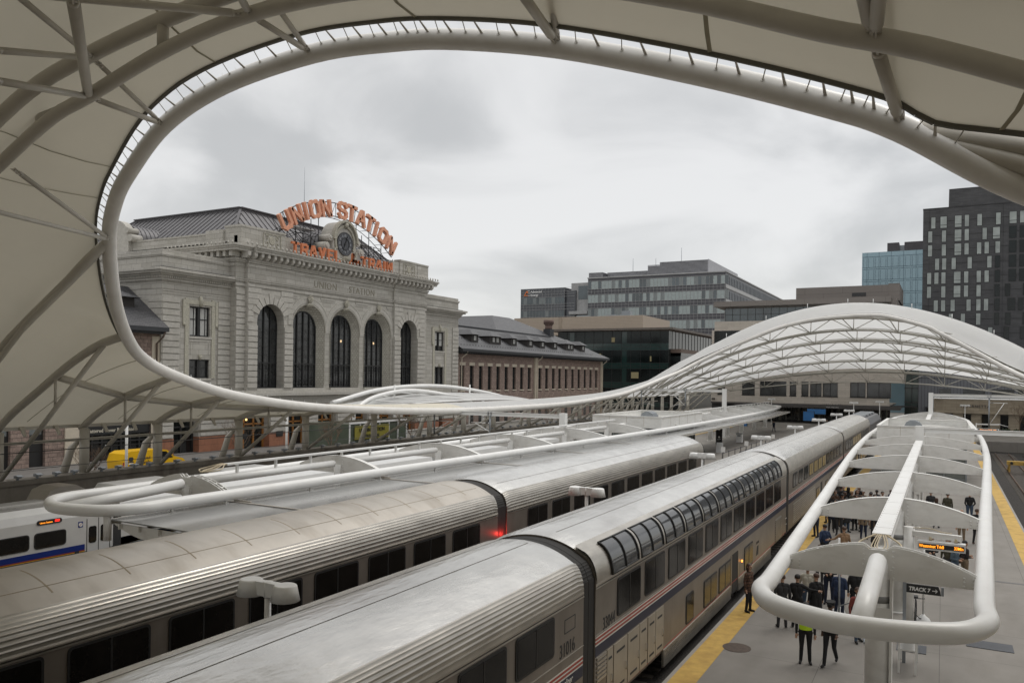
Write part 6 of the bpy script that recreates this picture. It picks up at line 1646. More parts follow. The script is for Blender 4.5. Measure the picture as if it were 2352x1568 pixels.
q = MB(); q.box(-127, -119.4, 282, 300, 0, 44.4, 0); q.box(-124, -119.6, 281.9, 282, 38, 43.2, 1); q.box(-127, -119.4, 279.8, 282, 32.2, 33.4, 0); q.box(-126.2, -119.6, 281.9, 282, 27, 32, 1); q.build('link_block', [mat('pale_panel', (.36, .36, .36), .5), BGL], b)
q = MB(); T_ = 279.8
q.prism([(-146.6, 39.9), (-145.4, 41.9), (-145.0, 41.9), (-144.6, 41.0), (-144.9, 40.9), (-145.3, 41.3), (-146.0, 40.2), (-144.6, 40.2), (-144.6, 39.9)], 'y', T_-.1, T_, 1)
for z in (41.75, 40.85, 39.9): q.box(-144.9+.3*(z < 41.5), -143.9, T_-.1, T_, z, z+.22, 0)
put_text(q, 'Advanced', 1.25, .08, (-143.6, T_-.05, 41.0), (1,0,0), (0,0,1), align='LEFT', bold=.03, m=0); put_text(q, 'Energy', 1.25, .08, (-143.6, T_-.05, 39.75), (1,0,0), (0,0,1), align='LEFT', bold=.03, m=0)
q.build('company_sign', [SIGNW, mat('orange_logo', (.75, .20, .05), .5)], b)
# oval plaza canopy with two arched tubes (beyond the wall)
b = thing('oval_canopy', (-53, 76, 0), 'small white fabric canopy with two bowed tubes on the plaza before the station', 'canopy')
A1 = cr([(-49.5,60.2,4.7),(-50.0,62,5.35),(-51,65.5,5.9),(-51.8,71,6.35),(-51.8,76.5,6.1),(-51,80.5,5.4),(-50,83.6,4.5)], 6)
B1 = cr([(-55.5,63.5,5.1),(-56.5,72,6.3),(-56.8,80,6.75),(-56.8,88,6.6),(-56.2,96,5.8),(-55,103,4.6)], 6)
q = MB(); q.tube(A1, .24, 14); q.tube(B1, .24, 14); q.build('arched_tube', WHITE, b)
q = MB(); rows = []
for k in range(25):
    t = k/24; y = 61+41*t; h = math.sin(math.pi*(.12+.76*t)); w2 = 3.4*math.sin(math.pi*(.05+.9*t))**.5
    rows.append([(-53+w2*s_, y, 4.3+1.75*h*(1-.5*s_*s_)) for s_ in (-1,-.6,-.2,.2,.6,1)])
q.grid(rows); q.build('fabric_roof', MEMB2, b)
q = MB(); 
for k in range(0, 24, 3): 
    p = rows[k][5]; q.tube([p, A1[min(len(A1)-1, int(k*1.4))]], .05, 6)
q.tube([r_[5] for r_ in rows], .10, 8); q.build('edge_tube', WHITE, b)
for y in (64, 76, 90): q = MB(); q.tube([(-53, y, 0), (-53, y, 5)], .18, 10); q.build('column', WHITE, b)
b = thing('glass_pavilion', (-51, 62, 0), 'small glass pavilion with yellow lettering beneath the oval canopy', 'pavilion')
q = MB(); q.box(-54, -49, 58.5, 67.5, 0, 3.4); q.build('glass_box', mat('green_tint_glass', (.10, .12, .09), .1), b)
q = MB()
for k in range(7): q.box(-49, -48.9, 58.5+k*1.5, 58.6+k*1.5, 0, 3.45)
q.box(-49, -48.85, 58.5, 67.5, 3.4, 3.6); q.build('frame', SIGNW, b)
q = MB(); q.box(-48.9, -48.88, 59.2, 64.5, 1.9, 3.2); q.build('yellow_band', mat('yellow_band', (.25, .22, .03), .6), b)
q = MB(); put_text(q, 'UNION STATION', .5, .02, (-48.85, 61.8, 2.6), (0,1,0), (0,0,1), bold=.01); put_text(q, 'PAVILION', .5, .02, (-48.85, 61.8, 2.0), (0,1,0), (0,0,1), bold=.01); q.build('lettering', BLACK, b)
b = thing('plaza_wall', (-48, 90, 0), 'long pale low wall on the plaza in front of the stone wing', 'wall')
q = MB(); q.box(-50, -49.4, 68, 100, 0, 2.2); q.build('wall', mat('pale_render', (.42, .40, .36), .8), b)
q = MB(); q.box(-50.05, -49.35, 68, 100, 2.2, 2.28); q.build('coping', COPE, b)
# ------------------------------------------------------------------ lamps, signs, furniture
LY = [11.04, 26.3, 41.85, 57.3, 71.9, 86.8, 102.2, 116.8]
LLAB = ['twin head white platform lamp nearest to the viewer, before the dark coach windows', 'second twin head white lamp, standing above the join of the two trains', 'third twin head lamp, right of the last coach end of the middle track', 'fourth twin head lamp, beside the black queue posts', 'fifth twin head lamp along the gap between the trains', 'sixth twin head lamp, behind the queue posts near the plaza', 'seventh twin head lamp, close to the blue wall screens', 'farthest twin head lamp of the row beside the near train']
def lamp(x, y, z, label, group):
    o = thing('platform_lamp', (x, y, 0), label, 'lamp post', group)
    q = MB(); q.tube([(x, y, -.02), (x, y, z-.18)], .062, 14); q.tube([(x, y, z-.2), (x, y, z-.16)], .075, 14); q.build('pole', WHITE, o)
    q = MB(); q.bar((x-.34, y, z-.04), (x+.34, y, z-.04), .17, .26); q.tube([(x, y, z-.17), (x, y, z+.10)], .09, 12); q.build('cross_arm', WHITE, o)
    for s_ in (-1, 1):
        q = MB(); c = x+s_*.44; q.tube([(c, y, z+.095), (c, y, z+.085), (c, y, z+.07), (c, y, z-.20)], [.19, .205, .215, .27], 28)
        sh = q.build('lamp_shade', WHITE, o)
        q = MB(); q.tube([(c, y, z-.205), (c, y, z-.2)], .24, 20); under(q, 'diffuser', SIGNW, sh)
    return o
for y, lb in zip(LY, LLAB): lamp(-11.15, y, 4.08, lb, 'twin head lamps between the two silver trains')
for x, y, lb in ((-27.5, 150.5, 'far twin head lamp in front of the stone clad building, left of the canopy letters'), (-9.5, 150, 'far twin head lamp in front of the stone clad building at its right corner'), (3.0, 140, 'far twin head lamp standing before the tan restaurant'), (-12.6, 139, 'low far lamp with two stacked heads beside the locomotive')): lamp(x, y, 4.6, lb, 'far plaza lamps')
# passenger display hanging beside the column
d = thing('train_display', (0, 29, 0), 'hanging amber departure display beside the second canopy column', 'display')
q = MB(); q.tube([(-.92, 29.2, 0), (-.92, 29.2, 3.35)], .16, 16); q.bar((-.86, 29.15, 3.16), (.58, 29.15, 3.12), .16, .17); q.build('mount', WHITE2, d)
for x in (-.3, .42): q = MB(); q.tube([(x, 29.1, 2.98), (x, 29.1, 3.1)], .05, 10); q.build('hanger', TAN, d)
q = MB(); q.box(-.67, .69, 28.92, 29.2, 2.70, 2.97); hs = q.build('housing', SIGNW, d)
q = MB(); q.box(-.63, .65, 28.905, 28.92, 2.755, 2.90); under(q, 'screen', BLACK, hs)
q = MB(); put_text(q, 'Westminst Trk8', .135, .004, (-.62, 28.90, 2.785), (1,0,0), (0,0,1), align='LEFT', bold=.002, sx=.78); put_text(q, '33Min', .135, .004, (.63, 28.90, 2.785), (1,0,0), (0,0,1), align='RIGHT', bold=.002, sx=.78); under(q, 'text', LEDO, hs)
q = MB(); q.tube(cr([(-.8, 29.1, 3.34), (-.3, 29.1, 3.36), (0, 29.1, 3.28), (.3, 29.1, 3.26)], 4), .015, 6); q.build('cable', TAN, d)
d = thing('track_sign', (-.4, 26, 0), 'black TRACK 7 sign with a right arrow on a slim post', 'sign')
ty, tz = 25.6, 2.05
q = MB(); q.box(-.86, -.10, ty, ty+.06, tz, tz+.25, 0); q.prism([(-.10, tz), (.02, tz), (.0, tz+.12), (-.05, tz+.25), (-.10, tz+.25)], 'y', ty, ty+.06, 0); q.box(.02, .09, ty+.01, ty+.05, tz, tz+.24, 1); pl = q.build('panel', [BLACK, GALV], d)
q = MB(); put_text(q, 'TRACK 7', .15, .004, (-.53, ty-.004, tz+.07), (1,0,0), (0,0,1), bold=.006, font_shear=.15, sx=.9); q.bar((-.2, ty-.004, tz+.12), (-.08, ty-.004, tz+.12), .02, .02); q.bar((-.12, ty-.004, tz+.17), (-.075, ty-.004, tz+.12), .02, .02, upv=(0,1,0)); q.bar((-.12, ty-.004, tz+.07), (-.075, ty-.004, tz+.12), .02, .02, upv=(0,1,0)); under(q, 'lettering', SIGNW, pl)
q = MB(); q.box(-.95, -.86, ty, ty+.08, 0, 2.5); q.build('post', GALV, d)
d = thing('track_sign', (-2.4, 27.5, 0), 'black sign with a left arrow partly hidden by the white spine tube', 'sign')
q = MB(); q.box(-2.55, -2.15, 27.5, 27.56, 2.0, 2.22); pl = q.build('panel', BLACK, d)
q = MB(); q.bar((-2.5, 27.49, 2.11), (-2.34, 27.49, 2.11), .02, .02); q.bar((-2.5, 27.49, 2.11), (-2.44, 27.49, 2.17), .02, .02, upv=(0,1,0)); q.bar((-2.5, 27.49, 2.11), (-2.44, 27.49, 2.05), .02, .02, upv=(0,1,0)); under(q, 'arrow', SIGNW, pl)
q = MB(); q.box(-2.85, -2.55, 27.5, 27.56, 2.15, 2.2); q.tube([(-2.85, 27.5, 0), (-2.85, 27.5, 2.25)], .03, 8); q.bar((-2.85, 27.4, .9), (-2.2, 27.4, 1.2), .03, .03); q.build('frame', GALV, d)
for x, y, lb in ((-3.13, 30.0, 'thin white banner post with a domed base beside the group in suits'), (-.5, 30.4, 'thin white banner post with a domed base in front of the parked bicycle')):
    d = thing('banner_post', (x, y, 0), lb, 'post', 'thin white posts with domed bases')
    q = MB(); q.tube([(x, y, .22), (x, y, 2.6)], .035, 10); q.build('pole', WHITE, d)
    q = MB(); q.tube([(x, y, 0), (x, y, .03), (x, y, .10), (x, y, .17), (x, y, .24)], [.24, .23, .19, .1, .04], 18); q.build('base', SIGNW, d)
# bicycle
d = thing('bicycle', (-.85, 29.9, 0), 'black bicycle leaning on the white column behind the track sign', 'bicycle')
def ring(c, r_, ax, th_=.02, n=22): return [Vector(c)+Vector((0, math.cos(2*math.pi*k/n)*r_, math.sin(2*math.pi*k/n)*r_)) for k in range(n)]
for y in (29.35, 30.4):
    q = MB(); q.tube(ring((-.72, y, .34), .33, 0), .02, 6, True); q.tube([(-.75, y, .34), (-.69, y, .34)], .03, 6)
    for k in range(6): a = math.pi*k/6; q.tube([(-.72, y+.32*math.cos(a), .34+.32*math.sin(a)), (-.72, y-.32*math.cos(a), .34-.32*math.sin(a))], .004, 4)
    q.build('wheel', BLACK, d)
q = MB()
for a, c_ in (((30.4,.34),(30.0,.30)), ((30.0,.30),(29.95,.85)), ((30.4,.34),(29.97,.75)), ((29.97,.75),(29.5,.78)), ((30.0,.30),(29.5,.72)), ((29.35,.34),(29.52,.95))): q.tube([(-.72, *a), (-.72, *c_)], .016, 6)
q.build('frame', BLACK, d)
q = MB(); q.tube([(-1.0, 29.5, .98), (-.72, 29.52, .95), (-.44, 29.5, .98)], .015, 6); q.build('handlebar', BLACK, d)
q = MB(); q.bar((-.72, 29.85, .9), (-.72, 30.1, .9), .14, .05); q.build('saddle', BLACK, d)
q = MB(); q.tube([(-.6, 30.0, .18), (-.84, 30.0, .42)], .012, 6); q.bar((-.58, 29.95, .18), (-.58, 30.05, .18), .07, .02); q.build('pedal', BLACK, d)
# bench/counter at the big column
d = thing('white_stand', (-.85, 25.6, 0), 'white metal stand with a small shelf behind the nearest column', 'stand')
q = MB(); q.box(-1.05, -.55, 24.6, 26.0, .92, .97); q.build('top', WHITE, d)
q = MB(); q.box(-1.03, -.57, 24.7, 25.9, .62, .66); q.build('shelf', WHITE, d)
for x in (-1.02, -.6):
    for y in (24.65, 25.9): q = MB(); q.box(x, x+.05, y, y+.05, 0, .92); q.build('leg', WHITE, d)
d = MB(); d.tube([(-2.02, 25.0, .9), (-2.02, 24.75, .88)], .16, 20); 
dd = thing('round_fixture', (-2.0, 25, 0), 'round white drum fixture on a bracket left of the nearest column', 'fixture')
q = MB(); q.tube([(-2.0, 24.95, 1.35), (-2.0, 24.7, 1.33)], .17, 20); q.build('drum', WHITE, dd)
q = MB(); q.tube([(-1.85, 24.95, 2.2), (-1.95, 24.95, 1.6), (-2.0, 24.95, 1.45)], .02, 6); q.tube([(-1.7, 22.4, 1.35), (-2.0, 24.9, 1.35)], .03, 8); q.build('bracket', GALV, dd)
# tripods
for x, y, h, lb in ((2.9, 31.4, 1.6, 'black camera tripod standing at the right edge of the platform view'), (3.9, 30.5, 1.2, 'black camera tripod cut off by the right picture border')):
    d = thing('tripod', (x, y, 0), lb, 'tripod', 'camera tripods on the right')
    for k in range(3): a = 2.1*k+.4; q = MB(); q.tube([(x, y, h-.35), (x+.5*math.cos(a), y+.5*math.sin(a), .02)], [.022, .012], 8); q.build('leg', BLACK, d)
    q = MB(); q.tube([(x, y, h-.5), (x, y, h)], .02, 8); q.box(x-.09, x+.09, y-.07, y+.07, h, h+.14); q.tube([(x, y-.07, h+.07), (x, y-.22, h+.07)], .045, 10); q.build('camera', BLACK, d)
# queue posts and belts on the left platform
d = None
qi = 0
for x, ya, yb, n in ((-18.75, 77.7, 99, 9), (-17.6, 80.0, 101, 9)):
    last = None
    for k in range(n):
        y = ya+(yb-ya)*k/(n-1)
        q = MB(); o = thing('queue_post', (x, y, 0), 'black belt barrier post of the double queue row on the left platform', 'queue post', 'black belt barrier posts')
        q.tube([(x, y, .02), (x, y, .98)], .035, 8); q.build('post', BLACK, o)
        q = MB(); q.tube([(x, y, 0), (x, y, .03)], .18, 14); q.build('base', BLACK, o)
        if k < n-1: q = MB(); q.box(x-.01, x+.01, y+.04, y+(yb-ya)/(n-1)-.04, .88, .93); q.build('belt', mat('navy_belt', (.02, .025, .05), .7), o)
for x, y, lb in ((-18.75, 77.7, 'small white notice frame at the start of the queue row'), (-18.4, 86.5, 'small white notice frame in the middle of the queue row'), (-18.0, 99.5, 'small white notice frame at the far end of the queue row')):
    o = thing('notice_frame', (x, y+.3, 0), lb, 'sign'); q = MB(); q.box(x-.2, x+.2, y+.3, y+.33, 1.0, 1.5); q.build('panel', SIGNW, o); q = MB(); q.tube([(x, y+.32, 0), (x, y+.32, 1.0)], .02, 6); q.build('post', BLACK, o)
for x, y, h, lb, tx in ((-22.2, 90.5, 2.9, 'tall black information totem beside the queue row', 'i'), (-24.0, 97.5, 2.9, 'black vertical platform totem with white letters', 'TICKETS')):
    o = thing('info_totem', (x, y, 0), lb, 'sign'); q = MB(); q.box(x-.32, x+.32, y-.1, y+.1, .1, h); q.build('panel', BLACK, o)
    q = MB(); q.tube([(x, y-.11, h-.5), (x, y-.115, h-.5)], .12, 14); q.box(x-.18, x+.18, y-.115, y-.11, h-1.6, h-1.57); q.box(x-.18, x+.05, y-.115, y-.11, h-1.7, h-1.68); q.tube([(x, y-.11, h-1.35), (x, y-.115, h-1.35)], .1, 12); q.build('lettering', SIGNW, o)
for x, y, tx, lb in ((-24.3, 86.5, 'G', 'hanging line sign with a white G in a dark circle'), (-25.5, 118, 'H', 'hanging line sign with a white H in a dark circle')):
    o = thing('line_sign', (x, y, 0), lb, 'sign'); q = MB(); q.box(x-.35, x+.35, y, y+.06, 1.7, 2.6, 0); q.box(x-.35, x+.35, y-.005, y, 1.7, 1.8, 1); q.box(x-.35, x+.35, y-.005, y, 2.5, 2.6, 1); q.build('panel', [mat('navy_sign', (.02, .03, .06), .5), SIGNW], o)
    q = MB(); q.tube([(x, y-.005, 2.15), (x, y-.012, 2.15)], .26, 20, m=0); put_text(q, tx, .4, .006, (x, y-.018, 2.0), (1,0,0), (0,0,1), bold=.01, m=1); q.build('letter', [SIGNW, BLACK], o)
    q = MB(); q.tube([(x, y+.03, 2.6), (x, y+.03, 3.3)], .02, 6); q.build('hanger', GALV, o)
for x, y, lb in ((-22.7, 103, 'white litter bin on the left platform near the plaza'),):
    o = thing('litter_bin', (x, y, 0), lb, 'bin'); q = MB(); q.box(x-.35, x+.35, y-.35, y+.35, .1, 1.15); q.build('body', SIGNW, o); q = MB(); q.box(x-.4, x+.4, y-.4, y+.4, 1.15, 1.25); q.box(x-.2, x+.2, y-.36, y-.35, .85, 1.05); q.build('lid', GALV, o)
o = thing('sandwich_board', (-21.6, 88.3, 0), 'white folding board standing among the queue posts', 'sign'); q = MB(); q.bar((-21.6, 88.0, .0), (-21.6, 88.3, 1.1), .7, .04, upv=(0,1,0)); q.bar((-21.6, 88.7, .0), (-21.6, 88.3, 1.1), .7, .04, upv=(0,1,0)); q.build('board', SIGNW, o)
q = MB(); put_text(q, 'TRACK 2', .2, .01, (-21.55, 27.8, 1.5), (0,1,0), (0,0,1), bold=.01)
o = thing('track_sign', (-21.6, 27.8, 0), 'small black TRACK 2 sign under the frosted canopy edge', 'sign')
q = MB(); q.box(-21.7, -21.62, 27.1, 28.35, 1.95, 2.25, 0); put_text(q, '< TRACK 2', .19, .01, (-21.61, 27.72, 2.03), (0,1,0), (0,0,1), bold=.008, m=1); q.build('panel', [BLACK, SIGNW], o)
q = MB(); q.tube([(-21.66, 27.3, 2.25), (-21.66, 27.3, 2.9)], .02, 6); q.tube([(-21.66, 28.1, 2.25), (-21.66, 28.1, 2.9)], .02, 6); q.build('hanger', GALV, o)
o = thing('train_display', (-22, 36.5, 0), 'amber departure display below the frosted canopy edge above the middle train', 'display')
q = MB(); q.box(-22.1, -21.9, 35.6, 38.6, 2.05, 2.4, 0); q.box(-21.9, -21.89, 35.7, 38.5, 2.1, 2.35, 1); hs = q.build('housing', [SIGNW, BLACK], o)
q = MB(); put_text(q, 'For Service Trk2  20Min', .22, .006, (-21.885, 37.1, 2.15), (0,1,0), (0,0,1), sx=.85); under(q, 'text', LEDO, hs)
q = MB(); q.tube([(-22, 35.9, 2.4), (-22, 35.9, 2.95)], .03, 6); q.tube([(-22, 38.3, 2.4), (-22, 38.3, 2.95)], .03, 6); q.build('hanger', WHITE2, o)
o = thing('train_display', (5.0, 118, 0), 'small far amber departure display on the right platform before the restaurant', 'display')
q = MB(); q.box(3.9, 6.3, 118, 118.2, 1.9, 2.25, 0); q.box(4.0, 6.2, 117.99, 118, 1.95, 2.2, 1); hs = q.build('housing', [SIGNW, BLACK], o)
q = MB(); put_text(q, 'Westmnst Trk8  33M', .24, .01, (5.1, 117.98, 1.98), (1,0,0), (0,0,1), sx=.85); under(q, 'text', LEDO, hs); q = MB(); q.tube([(3.8, 118.1, 0), (3.8, 118.1, 2.9)], .06, 8); q.box(3.8, 6.3, 118.05, 118.15, 2.7, 2.85); q.build('mount', WHITE2, o)
# blue screens, far kiosk
for x, y, z, w2, h, lb in ((-20.5, 156, 1.9, 3.2, .9, 'bright blue information screen under the entrance canopy'), (-21, 150, .9, 1.8, 1.6, 'dark blue timetable board near the plaza end of the tracks'), (-30.5, 141, .0, 1.3, 1.7, 'blue vending box on the plaza left of the lamps')):
    o = thing('info_screen', (x, y, 0), lb, 'screen'); q = MB(); q.box(x-w2/2, x+w2/2, y, y+.3, z, z+h); q.build('screen', mat('blue_panel', (.02, .09, .22), .4, emit=(.02, .10, .25, .25)), o); q = MB(); q.box(x-w2/2-.05, x+w2/2+.05, y+.05, y+.35, max(0, z-.1), z+h+.06); q.build('case', BLACK, o)
# white tables left by the wall
for x, y, lb in ((-40.6, 25.2, 'white open framed cube stool on the strip beside the wall'),):
    o = thing('white_frame_table', (x, y, 0), lb, 'table')
    q = MB()
    for dx in (-.45, .45):
        for dy in (-.45, .45): q.box(x+dx-.03, x+dx+.03, y+dy-.03, y+dy+.03, 0, 1.05)
    q.build('legs', SIGNW, o)
    q = MB()
    for z in (.8, 1.05):
        for s_ in (-.45, .45): q.box(x-.48, x+.48, y+s_-.03, y+s_+.03, z-.04, z); q.box(x+s_-.03, x+s_+.03, y-.42, y+.42, z-.04, z)
    q.build('top_frame', SIGNW, o)
# white slender poles on the plaza drive
for k, (x, y) in enumerate(((-52, 37.5), (-52, 53.5), (-52, 69.5), (-52, 85))):
    q = MB(); q.tube([(x, y, 0), (x, y, 7.0 if y > 60 else 5.5)], .10, 8); tag(q.build('plaza_pole', WHITE), ['slim white pole standing in front of the book shop letters', 'slim white pole in front of the orange doors of the station', 'slim white pole left of the glass pavilion', 'slim white pole behind the first line portal'][k], 'pole', 'slim white plaza poles')
# yellow van
v = thing('delivery_van', (-55, 41.5, 0), 'small yellow delivery van with a bee figure parked beyond the concrete wall', 'van')
YEL = mat('van_yellow', (.72, .42, .01), .3, var=.03)
xv = -54.1
side = [(38.75,.45),(38.65,1.3),(38.85,1.85),(39.3,2.02),(41.9,2.03),(42.6,1.92),(43.35,1.35),(44.1,1.15),(44.35,.9),(44.35,.45)]
q = MB(); q.prism(side, 'x', xv-1.8, xv); bd_ = q.build('body', YEL, v)
q = MB(); q.prism([(42.05,1.28),(42.05,1.85),(42.5,1.82),(43.1,1.35),(43.1,1.28)], 'x', xv, xv+.01); wn = q.build('window', GLASSD, v)
q = MB(); q.prism([(38.70,1.3),(38.86,1.8),(39.0,1.8),(38.9,1.3)], 'x', xv-1.6, xv-.2); q.build('rear_window', BLACK, v)
for y in (39.6, 43.2): q = MB(); q.tube([(xv-.1, y, .32), (xv+.03, y, .32)], .32, 18, m=0); q.tube([(xv+.03, y, .32), (xv+.04, y, .32)], .19, 14, m=1); q.build('wheel', [BLACK, GALV], v)
q = MB(); q.box(xv, xv+.012, 38.72, 38.84, .8, 1.25); q.build('tail_light', REDS, v)
q = MB(); put_text(q, 'shipped', .34, .005, (xv+.01, 40.55, 1.35), (0,1,0), (0,0,1), bold=.006); put_text(q, 'wafe', .38, .005, (xv+.01, 40.75, 1.0), (0,1,0), (0,0,1), bold=.008); q.build('lettering', mat('van_text', (.10, .05, .01), .6), v)
q = MB(); 
for k in range(4): q.prism(rrect(39.15+.05*k, 39.65-.05*k, 1.18-.12*k, 1.26-.12*k, .03, 2), 'x', xv+.01, xv+.015, m=k % 2)
q.prism(rrect(39.2, 39.6, 1.28, 1.6, .12, 3), 'x', xv+.01, xv+.016, m=0); q.build('bee_figure', [DK, SIGNW], v)
q = MB(); q.box(xv, xv+.15, 42.0, 42.2, 1.25, 1.4); q.build('mirror', BLACK, v)
# dark parked car further along
v = thing('parked_car', (-55, 92, 0), 'dark pickup parked on the plaza drive before the pink stone wing', 'car')
q = MB(); q.prism([(88,.4),(88,1.0),(89.2,1.1),(90,1.7),(92,1.75),(92.8,1.1),(94.6,1.05),(94.7,.4)], 'x', -56.6, -54.8); q.build('body', mat('car_black', (.015, .015, .017), .2), v)
q = MB(); q.prism([(90.1,1.15),(90.35,1.6),(91.9,1.62),(92.3,1.15)], 'x', -54.8, -54.79); q.build('window', GLASSW, v)
for y in (89.2, 93.5): q = MB(); q.tube([(-54.9, y, .36), (-54.75, y, .36)], .36, 16); q.build('wheel', BLACK, v)
# bare shrubs and trees by the wall
BARK = mat('bare_twig', (.16, .11, .075), .85)
def bare_tree(x, y, h, label, seed):
    rg = random.Random(seed); o = thing('bare_tree', (x, y, 0), label, 'tree', 'bare winter trees along the plaza')
    q = MB(); q.tube([(x, y, 0), (x+.05, y, h*.4)], [.06, .045], 7); q.build('trunk', BARK, o)
    q = MB()
    def br(p, d, l, r_, n):
        e_ = p+d*l; mid = (p+e_)/2+Vector((rg.uniform(-1,1), rg.uniform(-1,1), rg.uniform(-.3,1)))*l*.1
        q.tube([p, mid, e_], [r_, r_*.8, r_*.55], 5, caps=False)
        if n:
            for k in range(rg.choice([2, 3, 3])):
                dd = (d+Vector((rg.uniform(-1,1), rg.uniform(-1,1), rg.uniform(-.2,.8)))*.75).normalized(); br(p.lerp(e_, rg.uniform(.45, 1)), dd, l*rg.uniform(.55, .8), r_*.6, n-1)
    for k in range(5): a = k*1.26+rg.random(); br(Vector((x+.03, y, h*.32+.1*k)), Vector((math.cos(a)*.6, math.sin(a)*.6, 1)).normalized(), h*.33, .032, 4)
    q.build('crown', BARK, o)
for i, (x, y, h) in enumerate(((-47, 31.2, 3.4), (-49, 45.2, 4.2), (-47.5, 54.2, 4.0), (-47.5, 66.5, 4.4), (-48, 99, 4.4), (-47.8, 118, 4.8), (10.5, 146, 5))):
    bare_tree(x, y, h, ['small bare tree between the pink stone door and the book shop', 'spreading bare tree right of the yellow van', 'bare tree in front of the orange station door', 'dense bare tree behind the folded pantograph', 'bare tree before the pale plaza wall', 'bare tree far along the row of leaning canopy columns', 'bare tree in front of the tan restaurant'][i], 40+i)
# ------------------------------------------------------------------ people
def capsule_mesh(q, a, b, ra, rb_, n=10):
    a = Vector(a); b = Vector(b); d = (b-a)
    if d.length < 1e-4: d = Vector((0,0,.001)); b = a+d
    L_ = d.length; d.normalize(); pts = []; rs = []
    for k in range(5): t = math.pi/2*k/4; pts.append(a-d*ra*math.cos(t)); rs.append(max(.0015, ra*math.sin(t)))
    for k in range(1, 5): t = math.pi/2*k/4; pts.append(b+d*rb_*math.sin(t)); rs.append(max(.0015, rb_*math.cos(t)))
    pts.insert(5, b) if False else None
    P_ = pts[:5]+[b]+pts[5:]; R_ = rs[:5]+[rb_]+rs[5:]
    q.tube(P_, R_, n)
SK, TOP, TRO, SHO, DET = 0, 1, 2, 3, 4
def limb_arm(pr, sh, el, wr, lab=TOP, open_=True):
    sh, el, wr = map(Vector, (sh, el, wr)); pr.append((sh, el, .062, .048, lab)); pr.append((el, wr, .047, .033, lab))
    d = (wr-el).normalized(); h = wr+d*.05; pr.append((wr-d*.01, h+d*.02, .026, .036, SK)) 
    s_ = d.cross(Vector((0, 1, 0))); s_ = s_.normalized() if s_.length > .2 else Vector((0, 0, 1))
    c_ = d.cross(s_)
    for k, ln in enumerate((.060, .072, .076, .068)):
        b0 = h+d*.035+s_*(.030-.020*k)*1.0; m_ = b0+d*ln*.55+c_*.006; pr.append((b0, m_, .0095, .009, SK)); pr.append((m_, m_+d*ln*.4+c_*.018, .009, .008, SK))
    pr.append((wr+d*.03+s_*.03, wr+d*.075+s_*.062+c_*.01, .0115, .0095, SK))
